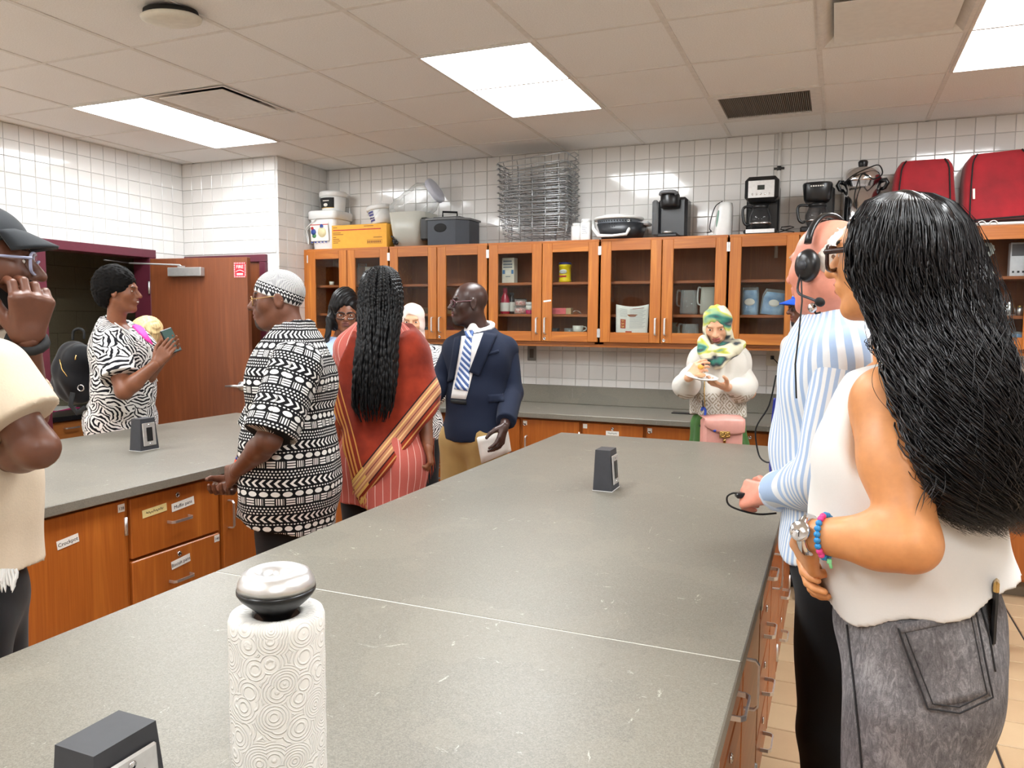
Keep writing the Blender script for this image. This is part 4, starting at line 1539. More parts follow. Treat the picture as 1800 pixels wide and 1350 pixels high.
M_BLUEP = plain('pale_blue_print', (70, 120, 170), .6)
M_CREAM = plain('cream_carton', (222, 216, 200), .6)
c3 = mini_box('milk_carton', 'tall cream carton with blue band on the upper shelf', 'carton', 896, S1, .10, .07, .19, (M_CREAM, M_BLUEP, M_GREYP, M_TAGW), ((-.9, .36, -.5, .52, 0), (.55, .36, .9, .52, 0), (-.8, .6, .7, .66, 1), (-.8, .7, .7, .78, 1), (-.8, .82, .6, .9, 1), (-.35, .33, .35, .5, 2), (-.4, .24, .4, .27, 1)))
text_bot = [('body', [(.034, 0), (.037, .006), (.037, .09), (.032, .12), (.016, .155), (.015, .165)], plain('red_syrup', (176, 28, 58), .25)), ('cap', [(.017, .163), (.019, .166), (.017, .195), (.012, .2), (0, .2)], plain('red_cap', (190, 36, 70), .4)), ('label', [(.0372, .02), (.0378, .022), (.0378, .085), (.0372, .087)], M_TAGW)]
mini_lathe('syrup_bottle', 'red syrup bottle with white label on the middle shelf', 'bottle', 888, S2, text_bot)
mini_lathe('dark_bottle', 'dark bottle with white label beside the red bottle', 'bottle', 900, S2, [('body', [(.03, 0), (.033, .006), (.033, .1), (.014, .14), (.013, .15)], plain('dark_syrup', (30, 22, 24), .25)), ('cap', [(.014, .148), (.016, .15), (.015, .165), (0, .166)], M_BLACK), ('label', [(.0332, .02), (.0338, .022), (.0338, .09), (.0332, .092)], M_TAGW)], y=5.53)


def nuts_mat():
    m, nt, b = new_mat('pink_white_sweets')
    co = tex_coord(nt)
    v = nt.nodes.new('ShaderNodeTexVoronoi')
    v.inputs['Scale'].default_value = 90
    nt.links.new(co, v.inputs['Vector'])
    nt.links.new(ramp(nt, sep(nt, v.outputs['Color'])[0].s, [(.2, rgb((214, 130, 120))), (.5, rgb((240, 222, 210))), (.8, rgb((190, 100, 90)))]), b.inputs['Base Color'])
    setb(b, rough=.5)
    return m


M_NUTS = nuts_mat()
mini_lathe('sweets_tub', 'lower clear tub of pink and white sweets', 'tub', 915, S2, [('sweets', [(.042, .004), (.046, .01), (.046, .042), (0, .05)], M_NUTS), ('tub', [(.044, 0), (.048, .004), (.048, .055)], M_CLEAR), ('lid', [(.05, .054), (.05, .06), (0, .061)], M_CLEAR)])
mini_lathe('sweets_tub', 'upper clear tub of pink and white sweets, on the other tub', 'tub', 915.5, S2 + .0615, [('sweets', [(.042, .004), (.044, .01), (.044, .034), (0, .04)], M_NUTS), ('tub', [(.042, 0), (.046, .004), (.046, .05)], M_CLEAR), ('lid', [(.048, .049), (.048, .055), (0, .056)], M_BLACK)])
mini_lathe('spice_jar', 'small jar with white lid and pink foot beside the sweets', 'jar', 931, S2, [('foot', [(.026, 0), (.027, .003), (.027, .03)], plain('deep_pink', (190, 40, 90), .4)), ('label', [(.0272, .03), (.0272, .065)], M_TAGW), ('lid', [(.028, .065), (.028, .09), (0, .092)], M_WPLAS)])
mini_box('small_packet', 'small printed packet on the cabinet floor', 'packet', 920, S3, .08, .05, .062, (M_CREAM, plain('print_green', (70, 130, 80), .6), M_RED), ((-.8, .5, .1, .8, 0), (.1, .2, .6, .5, 1)), py=580)
mini_box('small_packet', 'red packet on the cabinet floor beside the printed one', 'packet', 934, S3, .035, .05, .062, (plain('orange_red', (196, 60, 36), .5),), py=580)
mini_box('small_packet', 'green packet on the cabinet floor', 'packet', 907, S3, .035, .05, .03, (plain('bright_green', (40, 190, 70), .5),), py=580)
M_YEL = plain('bright_yellow', (236, 206, 20), .35)
t = mini_lathe('starch_canister', 'bright yellow canister with dark blue lid', 'canister', 993, S1, [('body', [(.043, 0), (.047, .004), (.047, .018), (.044, .02), (.044, .11), (.047, .112), (.047, .13), (.043, .132)], M_YEL), ('lid', [(.045, .13), (.047, .132), (.047, .142), (.044, .146), (0, .146)], plain('dark_blue_lid', (28, 34, 110), .4))])
cc = np.array(t.location)
lb = MB()
Mlab = frame_m((cc[0], cc[1] - .0455, cc[2] + .078), X3, Z3, -Y3)
lb.lathe([(.03, 0), (.03, .001), (0, .001)], n=24, mi=0, M=Mlab @ Matrix.Scale(.55, 4, (0, 1, 0)))
text_mb(lb, 'ARGO', .02, Mlab @ Matrix.Translation((0, 0, .0016)), 1)
lb.box((-.03, -.04, .0), (.025, -.028, .001), 2, M=Mlab)
lb.build('label', [M_TAGW, M_INK, M_RED], t)
t = mini_box('pink_packet', 'pink packet lying on the shelf under the yellow canister', 'packet', 983, S2, .12, .05, .045, (plain('coral_pink', (226, 110, 116), .5), plain('dark_pink', (170, 60, 70), .6)), ((-.8, .55, .2, .62, 0), (-.8, .3, .3, .37, 0)), py=545)
mini_box('wood_block', 'small pale wooden block beside the pink packet', 'block', 1001, S2, .04, .05, .045, (plain('pale_wood', (190, 166, 126), .6),), py=545)
t = thing('paper_scrap', 'crumpled white paper scrap on the shelf', 'paper', (ix(1015, 545), YI, S2))
g = [[(ix(1015, 545) + .03 * (u - .5) * 2, YI - .02 + .04 * v, S2 + .003 + .012 * (1 + math.sin(3 * u + 2 * v))) for u in np.linspace(0, 1, 7)] for v in np.linspace(0, 1, 4)]
MB().slab(g, .001).build('sheet', M_TAGW, t)


def mug(label, px, z, col, y=YI, py=575, r=.04, h=.06):
    c = np.array([ix(px, py, y), y, z])
    t = thing('mug', label, 'mug', c, 'mugs in the wall cabinet')
    MB().lathe([(0, .003), (r * .85, .003), (r * .88, 0), (r, .01), (r, h), (r * .92, h), (r * .88, .008), (0, .006)], c, 24).build('cup', col, t)
    MB().tube([c + np.array(p) for p in ((r * .95, 0, h * .85), (r * 1.5, 0, h * .8), (r * 1.6, 0, h * .45), (r * .98, 0, h * .2))], .005, 6).build('handle', col, t)


M_MUGW = plain('mug_cream', (226, 222, 210), .3)
mug('white printed mug at the bottom, under another mug', 1016, S3, M_MUGW)
mug('white mug stacked on the printed mug', 1016, S3 + .0605, M_MUGW, h=.05)
mug('dark smoked mug beside the boxes', 1001, S3 + .0405, plain('mug_grey', (150, 150, 146), .3), h=.05, y=5.525)
mini_box('dark_box', 'dark box on the cabinet floor beside the mugs', 'box', 995, S3, .10, .12, .04, (M_CHAR, M_GREYP), ((-.7, .3, .7, .7, 0),), py=580, y=5.51)
mini_box('smoked_carton', 'tall smoked carton at the cabinet side', 'carton', 976, S3, .05, .05, .09, (M_CHAR,), py=580)
# tape stub on the door
t = upper[2]
for o in t.children:
    pass
dr = [o for o in t.children if o.name.startswith('door')][1]
tp = onY(962, 529, YF - .001)
MB().box((-.03, 0, -.006), (.03, .0012, .006), M=Matrix.Translation(Vector(tp)) @ Matrix.Rotation(-.12, 4, 'Y')).build('tape_stub', M_WPLAS, dr)

# printed sheet standing behind the glass
t = thing('printed_sheet', 'printed sheet with coloured pictures standing behind the cabinet glass', 'paper', (ix(1110, 560, 5.37), 5.37, S3))


def sheet_pt(u, v):
    a, b = onY(1082, 588, 5.372), onY(1138, 588, 5.372)
    x = a[0] + (b[0] - a[0]) * (.0 + u * 1.0) + .012 * (v - .5) * (u - .5)
    z = S3 + .004 + .262 * v - .016 * math.sin(math.pi * u) * v
    return (x, 5.372 + .012 * math.sin(math.pi * u) * (.4 + .6 * v) + .012 * v, z)


g = [[sheet_pt(u, v) for u in np.linspace(0, 1, 13)] for v in np.linspace(0, 1, 9)]
MB().slab(g, .0008).build('paper', M_TAGW, t)
pm = MB()


def patch(u0, v0, u1, v1, mi):
    q = [[np.array(sheet_pt(u, v)) - np.array((0, .0014, 0)) for u in np.linspace(u0, u1, 4)] for v in np.linspace(v0, v1, 4)]
    pm.sheet(q, mi)


patch(.14, .36, .3, .62, 0)
for k in range(3):
    patch(.18, .39 + k * .08, .26, .44 + k * .08, 1)
patch(.14, .06, .34, .18, 2)
patch(.3, .2, .5, .29, 0)
patch(.38, .06, .46, .12, 3)
for k in range(16):
    patch(.42, .38 + k * .036, .42 + .45 + .05 * math.sin(k * 2.1), .388 + k * .036, 4)
patch(.5, .93, .85, .94, 0)
for k in range(6):
    patch(.12, .70 + k * .04, .34, .708 + k * .04, 4)
pm.build('print', [plain('print_brick', (176, 74, 50), .7), plain('print_yellow_pale', (230, 200, 120), .7), plain('print_taupe', (120, 108, 110), .7), M_YEL, plain('print_grey_text', (150, 152, 160), .8)], t)

# plastic pitchers
for k, (px, lab, z, w, h) in enumerate(((1211, 'clear pitcher standing upside down on the middle shelf', S2, .062, .17), (1247, 'frosted pitcher with pale handle on the middle shelf', S2, .06, .19), (1215, 'ribbed clear glass jug on the cabinet floor', S3, .06, .13))):
    c = np.array([ix(px, 525, 5.49), 5.49, z])
    t = thing('pitcher', lab, 'pitcher', c)
    MB().lathe([(0, .002), (w * .95, .002), (w, .02), (w * .9, h), (w * .86, h), (w * .9, .01)], c, 30, sq=4 if k == 1 else 0).build('jug', M_FROST if k == 1 else M_CLEAR, t)
    MB().tube([c + np.array(p) for p in ((-w * .85, -.02, h * .95), (-w * 1.2, -.03, h * .97), (-w * 1.25, -.03, h * .45), (-w * .95, -.02, h * .35))], .006, 6).build('handle', plain('milky_handle', (214, 216, 216), .35) if k == 1 else M_CLEAR, t)
t = thing('cloth_bag', 'crumpled khaki bag on the cabinet floor beside the ribbed jug', 'bag', (ix(1184, 575, 5.575), 5.575, S3))
MB().ell((ix(1184, 575, 5.575), 5.575, S3 + .06), (.048, .048, .058)).lathe([(.03, .1), (.012, .115), (.03, .14)], (ix(1184, 575, 5.575), 5.575, S3), 12).build('bag', plain('khaki_cloth', (120, 112, 92), .9, vary=.2), t)


# blue packets in clear bags
def packet_mat():
    m, nt, b = new_mat('blue_packet')
    co = tex_coord(nt)
    f = noise(nt, co, 14.0, 3)
    nt.links.new(ramp(nt, f, [(.35, rgb((88, 140, 190))), (.65, rgb((150, 190, 222)))]), b.inputs['Base Color'])
    setb(b, rough=.25)
    bump(nt, b, f, .5, .02)
    return m


M_PKT = packet_mat()
for k, (px, lab, w, h, rot) in enumerate(((1319, 'blue packet with a white round label, upright in a clear bag', .10, .165, 0.0), (1359, 'blue packet with a white label, slumped in a clear bag', .15, .15, .25))):
    c = np.array([ix(px, 525, 5.47), 5.47, S2])
    t = thing('bagged_packet', lab, 'packet', c)
    g = []
    Mq = Matrix.Translation(Vector(c)) @ Matrix.Rotation(rot * .5, 4, 'Y')
    for u in np.linspace(0, 1, 10):
        row = []
        for a in np.linspace(0, 2 * math.pi, 25):
            sx = math.copysign(abs(math.cos(a)) ** .5, math.cos(a))
            sy = math.copysign(abs(math.sin(a)) ** .5, math.sin(a))
            q = 1 - .25 * max(0, u - .75) * 4 * (.3 if k == 0 else .8)
            row.append(tuple(Mq @ Vector((sx * w / 2 * q, sy * .045 * q * (1 + .1 * math.sin(9 * u)), h * u + (.02 if k else 0) * (1 - u) * 0))))
        g.append(row)
    m = MB().sheet(g)
    m.add(g[-1][:-1], [tuple(range(24))], 0, True)
    m.build('packet', M_PKT, t)
    MB().ell((.0, -.046, h * .52), (.034, .004, .024), M=Mq).build('label', M_TAGW, t)
    m = MB().sheet([[tuple(Vector(p) * 1.0 + (Vector(p) - Vector((c[0], c[1], p[2]))) * .12 + Vector((0, 0, .02 * (i / 9.0)))) for p in r] for i, r in enumerate(g)])
    m.build('clear_bag', M_CLEAR, t)

# cabinet by the corner, cabinet with bare shelves
mini_lathe('small_cup', 'small white cup on the upper shelf of the corner cabinet', 'cup', 583, S1 + .0, [('cup', [(.018, 0), (.022, .035), (.02, .035), (.017, .004), (0, .004)], M_MUGW)], y=5.5, py=480)
mini_lathe('glass_jar', 'clear jar beside the cream sign in the corner cabinet', 'jar', 637, S1, [('jar', [(.04, 0), (.044, .01), (.044, .14), (.035, .16)], M_CLEAR), ('lid', [(.037, .158), (.037, .18), (0, .18)], M_CLEAR)], y=5.52, py=470)
t = mini_box('cream_sign', 'cream round-topped sign with dark letters in the corner cabinet', 'sign', 655, S1, .14, .015, .15, (M_CREAM,), py=470)
cc = np.array(t.location)
lb = MB()
text_mb(lb, 'TV', .05, frame_m((cc[0] - .03, YI - .0085, cc[2] + .1), X3, Z3, -Y3), 0)
lb.build('letters', plain('grey_letters', (80, 74, 66), .7), t)
for k, (px, w, h, lab) in enumerate(((727, .2, .05, 'flat cardboard box on the middle shelf, first from the corner'), (815, .22, .055, 'flat cardboard box on the middle shelf beside the bare upper shelf'))):
    mini_box('card_box', lab, 'box', px, S2, w, .14, h, (plain('brown_card', (176, 140, 96), .8), plain('dark_tape', (140, 104, 64), .7)), ((-.9, .45, .9, .5, 0),), py=540, y=5.5)
mini_box('black_tin', 'dark tin on the cabinet floor behind the woman in the pink hijab', 'tin', 748, S3, .09, .09, .09, (M_CHAR, M_TAGW), ((-.5, .3, .5, .6, 0),), py=580, y=5.5)

# cabinet by the far wall
t = thing('cutter_mould', 'white plastic machine part with a toothed wheel on the upper shelf', 'appliance part', (ix(1727, 470), YI, S1))
c = np.array(t.location)
MB().lathe([(.03, 0), (.034, .01), (.03, .02), (.024, .03), (.024, .15)], c, 20).ell((c[0] + .03, c[1] - .03, S1 + .02), (.03, .03, .02)).build('stem', M_WPLAS, t)
ang = [2 * math.pi * k / 36 for k in range(36)]
ring = [(.042 * (1 + .12 * (k % 3 == 0)) * math.cos(a), .042 * (1 + .12 * (k % 3 == 0)) * math.sin(a)) for k, a in enumerate(ang)]
MB().prism(ring, 0, .03, M=Matrix.Translation((c[0] + .008, c[1] - .02, S1 + .16)) @ Matrix.Rotation(math.pi / 2, 4, 'X')).build('wheel', plain('grey_wheel', (176, 176, 172), .5), t)
MB().lathe([(.022, 0), (.022, .006), (0, .006)], n=20, M=Matrix.Translation((c[0] - .0, c[1] - .05, S1 + .16)) @ Matrix.Rotation(math.pi / 2, 4, 'X')).build('bore', M_CHAR, t)
mini_box('tall_carton', 'tall grey and white carton at the side of the upper shelf', 'carton', 1788, S1, .085, .07, .2, (plain('carton_lilac', (206, 202, 208), .5), plain('carton_picture', (96, 92, 98), .6), M_INK), ((-.85, .6, .85, .95, 0), (-.7, .1, -.45, .16, 1), (-.1, .1, .2, .16, 1), (.5, .1, .75, .16, 1)), py=460)
mini_lathe('shaker', 'silver hammered shaker with a thin spout', 'shaker', 1774, S2, [('body', [(.034, 0), (.036, .01), (.03, .07), (.02, .095), (.006, .1), (.004, .15), (0, .15)], M_CHROME), ('foot', [(.036, 0), (.038, .004), (.034, .01)], M_STEEL)], py=540)
mini_lathe('steel_bowl', 'small shiny steel bowl beside the shaker', 'bowl', 1756, S2, [('bowl', [(.018, 0), (.03, .012), (.042, .035), (.044, .036), (.03, .01), (0, .006)], M_CHROME), ('foot', [(.02, 0), (.022, .004), (.018, .006)], M_STEEL)], py=540)
mini_lathe('shaker', 'small brass-topped shaker at the shelf side', 'shaker', 1793, S2, [('body', [(.016, 0), (.018, .03), (.014, .05)], M_STEEL), ('top', [(.015, .05), (.012, .06), (0, .062)], plain('brass', (190, 160, 90), .3, .9))], py=540)
t = thing('clear_bag_of_bits', 'clear bag with white and blue bits on the cabinet floor', 'bag', (ix(1788, 590), 5.48, S3))
MB().ell((ix(1788, 590), 5.48, S3 + .045), (.045, .04, .045)).build('bag', M_PKT, t)
MB().ell((ix(1788, 590), 5.46, S3 + .07), (.04, .03, .03)).build('bag_top', M_CLEAR, t)

# ------------------------------------------------------------------ worktop things
def outlet_box(label, x0, y0, wx=.074, wy=.11, h=.155):
    c = (x0 + wx / 2, y0 + wy / 2, .914)
    t = thing('outlet_box', label, 'outlet', c, 'worktop outlet boxes')
    k = .012
    v = [(x0, y0, .914), (x0 + wx, y0, .914), (x0 + wx, y0 + wy, .914), (x0, y0 + wy, .914),
         (x0 + k * .3, y0 + k, .914 + h), (x0 + wx - k, y0 + k, .914 + h), (x0 + wx - k, y0 + wy - k, .914 + h), (x0 + k * .3, y0 + wy - k, .914 + h)]
    f = [(3, 2, 1, 0), (4, 5, 6, 7), (0, 1, 5, 4), (1, 2, 6, 5), (2, 3, 7, 6), (3, 0, 4, 7)]
    MB().add(v, f).build('housing', M_CHAR, t)
    ux = np.array([-k, 0, h])
    ux /= np.linalg.norm(ux)
    o = np.array([x0 + wx - k * .5, y0 + wy / 2, .914 + h * .5])
    Mo = frame_m(o, Y3, ux, np.cross(Y3, ux))
    p = MB().box((-.038, -.056, 0), (.038, .056, .006), M=Mo, ch=.003).build('steel_plate', M_STEEL, t)
    MB().box((-.017, -.034, .0055), (.017, .034, .0085), M=Mo, ch=.001).build('socket', M_BLACK, p)
    for s in (-1, 1):
        MB().lathe([(.005, .006), (.005, .0075), (0, .0078)], n=12, M=Mo @ Matrix.Translation((0, s * .046, 0))).build('screw', M_CHROME, p)
        sl = MB()
        for d in (-1, 1):
            sl.box((d * .006 - .001, s * .017 - .004, .0084), (d * .006 + .001, s * .017 + .004, .0088), M=Mo)
        sl.build('slots', M_DSTEEL, p)
    MB().box((x0 - .002, y0 - .002, .914), (x0 + wx + .002, y0 + wy + .002, .9155)).build('foot_seal', M_WPLAS, t)
    return t


outlet_box('black outlet box on the long worktop near the striped-shirt man', -.829, 2.787)
outlet_box('black outlet box on the island by the door wall', -3.144, 2.698)
nb = onZ(178, 1350, .914 + .155)
pA, pB = onZ(90, 1312, 1.069), onZ(180, 1259, 1.069)
outlet_box('black outlet box with a steel plate beside the paper towel roll', pA[0] - .003, pA[1] - .008, wx=.078, wy=.11)

# paper towel roll on its stand
pt = at(487, 1090, .95)
c = np.array([pt[0], pt[1], .914])
RR, RZ = .0575, .285


def towel_mat():
    m, nt, b = new_mat('embossed_paper')
    a = attr(nt, 'puv')
    v = nt.nodes.new('ShaderNodeTexVoronoi')
    v.inputs['Scale'].default_value = 34.0
    v.inputs['Randomness'].default_value = .75
    nt.links.new(a, v.inputs['Vector'])
    d = N(nt, v.outputs['Distance'])
    rings = ((d * 60.0).sin()).mx(0.0)
    dots = N(nt, noise(nt, a, 420.0, 1)) * .6 + .4
    hgt = rings * dots
    b.inputs['Base Color'].default_value = rgb((240, 238, 233))
    nt.links.new(mixc(nt, hgt * .25, rgb((236, 233, 227)), rgb((250, 249, 246))), b.inputs['Base Color'])
    setb(b, rough=.95, spec=.1)
    bump(nt, b, hgt, .8, .002)
    return m


M_TOWEL = towel_mat()
t = thing('towel_holder', 'paper towel stand with a round brushed steel and black knob', 'towel holder', c)
MB().lathe([(.075, 0), (.078, .004), (.074, .012), (.01, .016)], c, 40).build('foot', M_STEEL, t)
MB().lathe([(.008, .012), (.008, .33)], c, 14).build('rod', M_STEEL, t)
zk = RZ - .006
MB().lathe([(.016, zk - .03), (.017, zk), (.026, zk + .012), (.043, zk + .027), (.0472, zk + .034), (.0472, zk + .038)], c, 48).build('black_cup', M_BLACK, t)
MB().lathe([(.0465, zk + .0385), (.0455, zk + .046), (.04, zk + .056), (.03, zk + .0605), (.02, zk + .057), (.0135, zk + .0505), (.0122, zk + .044), (.012, zk + .028)], c, 48).build('steel_dome', M_STEEL, t)
MB().lathe([(.0121, zk + .027), (.0121, zk + .028), (0, zk + .028)], c, 24).build('dimple', M_STEEL, t)
t = thing('paper_towel_roll', 'white embossed paper towel roll on the stand', 'paper towel', c)
n = 96
prof = [(.0275, .018), (RR - .002, .018), (RR, .022)] + [(RR + .0004 * math.sin(k * 1.7), .022 + (RZ - .03) * k / 20) for k in range(1, 20)] + [(RR, RZ - .006), (RR - .0025, RZ + .001), (RR - .012, RZ + .003), (RR - .024, RZ), (.0285, RZ - .001), (.0275, RZ - .01), (.0275, .03)]
mb = MB().lathe(prof, c, n)
ro = mb.build('roll', M_TOWEL, t)
cor = np.array([v for v in mb.v]) - c
av = ro.data.attributes.new('puv', 'FLOAT_VECTOR', 'POINT')
pv = np.stack([np.arctan2(cor[:, 1], cor[:, 0]) * RR + .3, cor[:, 2], np.zeros(len(cor))], 1)
av.data.foreach_set('vector', pv.astype(np.float32).ravel())
ang0 = math.atan2(-c[1], -c[0])
MB().lathe([(.0272, .018), (.0272, RZ - .004), (.026, RZ - .004), (.026, .018)], c, 32).build('core', plain('brown_core', (96, 66, 46), .9), t)

# things on the back counter, on the wall and in the passage
p = onZ(1200, 727, .914)
t = thing('phone', 'black phone lying flat on the back counter', 'phone', (p[0], p[1], .9145))
MB().box((p[0] - .075, p[1] - .035, .9141), (p[0] + .075, p[1] + .035, .923), ch=.004).build('case', M_BLACK, t)
MB().box((p[0] - .07, p[1] - .031, .923), (p[0] + .07, p[1] + .031, .9236)).build('screen', plain('dark_screen', (18, 20, 24), .08), t)
p = onZ(1345, 726, .914)
t = thing('white_case', 'flat white plastic case with a pink lid on the back counter', 'box', (p[0], p[1], .914))
MB().box((p[0] - .17, p[1] - .02, .9142), (p[0] + .16, p[1] + .25, .965), ch=.006).build('tray', M_WPLAS, t)
MB().box((p[0] - .16, p[1] + .0, .965), (p[0] + .15, p[1] + .24, .978), ch=.004).build('lid', plain('pale_pink_lid', (222, 192, 188), .4), t)
for k, (px, py) in enumerate(((935, 621), (903, 622))):
    p = onY(px, py, YB - .008)
    t = thing('wall_outlet', ['steel outlet plate on the tiled wall beside the navy jacket', 'steel switch plate on the tiled wall behind the navy jacket'][k], 'outlet', (p[0], YB - .008, p[2]))
    q = MB().box((p[0] - .036, YB - .014, p[2] - .058), (p[0] + .036, YB - .0075, p[2] + .058), ch=.003).build('plate', plain('grey_steel_plate', (128, 124, 118), .4, .5), t)
    MB().box((p[0] - .017, YB - .0165, p[2] - .035), (p[0] + .017, YB - .014, p[2] + .035), ch=.001).build('socket', plain('brown_socket', (78, 66, 54), .4), q)
p = onY(1358, 628, YB - .008)
t = thing('wall_outlet', 'cream outlet on the tiled wall with a black plug in it', 'outlet', (p[0], YB - .008, p[2]))
q = MB().box((p[0] - .042, YB - .014, p[2] - .06), (p[0] + .042, YB - .0075, p[2] + .06), ch=.003).build('plate', M_CREAM, t)
MB().box((p[0] - .012, YB - .04, p[2] - .014), (p[0] + .012, YB - .014, p[2] + .012), ch=.003).build('plug', M_BLACK, q)
MB().tube([(p[0], YB - .04, p[2]), (p[0] + .04, YB - .06, p[2] - .04), (p[0] + .07, YB - .07, p[2] - .10), (p[0] + .06, YB - .09, p[2] - .25), (p[0] + .1, YB - .15, .93)], .003, 6).build('cord', M_MBLACK, q)
p = onZ(108, 721, .755)
t = thing('pink_papers', 'pink and white papers lying on the black-topped passage cabinet', 'paper', (p[0], p[1], .7555))
for k, m_ in enumerate((plain('magenta_paper', (220, 60, 130), .7), M_TAGW)):
    Mq = rotz((p[0] - .02 * k - .1, p[1], .7556 + .006 * k), .25 + .2 * k)
    MB().box((-.13, -.16, 0), (.13, .16, .005), M=Mq).build('sheet', m_, t)
# ------------------------------------------------------------------ smooth volumes for people and cloth
def cap_(a, b, ra, rb=None, k=.03, tag=0, flat=None, nm='', op='+'):
    return dict(t='c', a=np.array(a, float), b=np.array(b, float), ra=ra, rb=ra if rb is None else rb, k=k, tag=tag, flat=flat, nm=nm, op=op)


def ell_(c, r, R=None, k=.03, tag=0, nm='', op='+'):
    return dict(t='e', c=np.array(c, float), r=np.array(r, float), R=np.eye(3) if R is None else np.array(R, float), k=k, tag=tag, nm=nm, op=op)


def cut_(p, n, tags=None, flip=False):
    n = np.array(n, float)
    return dict(t='p', p=np.array(p, float), n=n / np.linalg.norm(n), tags=tags, op='cut', nm='cut')


def grow(ops, e, names=None, tag=None, k=None):
    out = []
    for o in ops:
        if names is not None and o['nm'] not in names:
            continue
        o = dict(o)
        if o['t'] == 'c':
            o['ra'] += e
            o['rb'] += e
        elif o['t'] == 'e':
            o['r'] = o['r'] + e
        if tag is not None:
            o['tag'] = tag
        if k is not None:
            o['k'] = k
        out.append(o)
    return out


def _bounds(o, pad):
    if o['t'] == 'c':
        r = max(o['ra'], o['rb']) + pad
        return np.minimum(o['a'], o['b']) - r, np.maximum(o['a'], o['b']) + r
    e = np.sqrt(((o['R'] * o['r'][None, :]) ** 2).sum(1)) + pad
    return o['c'] - e, o['c'] + e


def vol_mesh(ops, v, disp=None, smooth=1):
    los, his = zip(*[_bounds(o, 3 * v + .006) for o in ops if o['op'] == '+'])
    lo, hi = np.min(los, 0), np.max(his, 0)
    n = np.ceil((hi - lo) / v).astype(int) + 1
    ax = [(lo[i] + v * np.arange(n[i])).astype(np.float32) for i in range(3)]
    D = np.full(n, 1.0, np.float32)
    T = np.zeros(n, np.int8)
    for o in ops:
        if o['t'] == 'p':
            d = (ax[0] - o['p'][0])[:, None, None] * o['n'][0] + (ax[1] - o['p'][1])[None, :, None] * o['n'][1] + (ax[2] - o['p'][2])[None, None, :] * o['n'][2]
            if o['tags'] is None:
                D = np.maximum(D, d.astype(np.float32))
            else:
                m = np.isin(T, list(o['tags']))
                D = np.where(m, np.maximum(D, d.astype(np.float32)), D)
            continue
        l, h = _bounds(o, o['k'] + 3 * v)
        i0 = np.clip(np.floor((l - lo) / v).astype(int), 0, n)
        i1 = np.clip(np.ceil((h - lo) / v).astype(int) + 1, 0, n)
        if (i1 <= i0).any():
            continue
        sl = tuple(slice(i0[i], i1[i]) for i in range(3))
        X = ax[0][sl[0]][:, None, None]
        Y = ax[1][sl[1]][None, :, None]
        Z = ax[2][sl[2]][None, None, :]
        if o['t'] == 'c':
            a, ba = o['a'], o['b'] - o['a']
            L2 = max(ba @ ba, 1e-9)
            px, py, pz = X - a[0], Y - a[1], Z - a[2]
            hh = np.clip((px * ba[0] + py * ba[1] + pz * ba[2]) / L2, 0, 1)
            qx, qy, qz = px - ba[0] * hh, py - ba[1] * hh, pz - ba[2] * hh
            if o['flat'] is not None:
                fn, fs = np.array(o['flat'][0], float), o['flat'][1]
                c_ = (qx * fn[0] + qy * fn[1] + qz * fn[2]) * (1 / fs - 1)
                qx, qy, qz = qx + fn[0] * c_, qy + fn[1] * c_, qz + fn[2] * c_
            d = np.sqrt(qx * qx + qy * qy + qz * qz) - (o['ra'] + (o['rb'] - o['ra']) * hh)
            if o['flat'] is not None and o['flat'][1] < 1:
                d = d * (.5 + .5 * o['flat'][1])
        else:
            R, r, c_ = o['R'], o['r'], o['c']
            px, py, pz = X - c_[0], Y - c_[1], Z - c_[2]
            s0 = s1 = 0
            for j in range(3):
                q = px * R[0, j] + py * R[1, j] + pz * R[2, j]
                s0 = s0 + (q / r[j]) ** 2
                s1 = s1 + (q / r[j] ** 2) ** 2
            k0, k1 = np.sqrt(s0), np.sqrt(s1) + 1e-6
            d = k0 * (k0 - 1) / k1
        d = d.astype(np.float32)
        Ds = D[sl]
        k = o['k']
        if o['op'] == '+':
            m = d < Ds
            T[sl] = np.where(m, o['tag'], T[sl])
            h_ = np.clip(.5 + .5 * (Ds - d) / k, 0, 1)
            D[sl] = Ds + (d - Ds) * h_ - k * h_ * (1 - h_)
        else:
            h_ = np.clip(.5 - .5 * (Ds + d) / k, 0, 1)
            D[sl] = Ds + (-d - Ds) * h_ + k * h_ * (1 - h_)
    if disp is not None:
        ii = np.nonzero(np.abs(D) < max(.03, 3 * v))
        P = np.stack([ax[i][ii[i]] for i in range(3)], 1)
        D[ii] += disp(P, T[ii]).astype(np.float32)
    for a_ in range(3):   # keep the border outside
        s_ = [slice(None)] * 3
        for e in (0, -1):
            s_[a_] = e
            D[tuple(s_)] = np.maximum(D[tuple(s_)], v * .5)
    return _nets(D, T, lo, v, smooth)


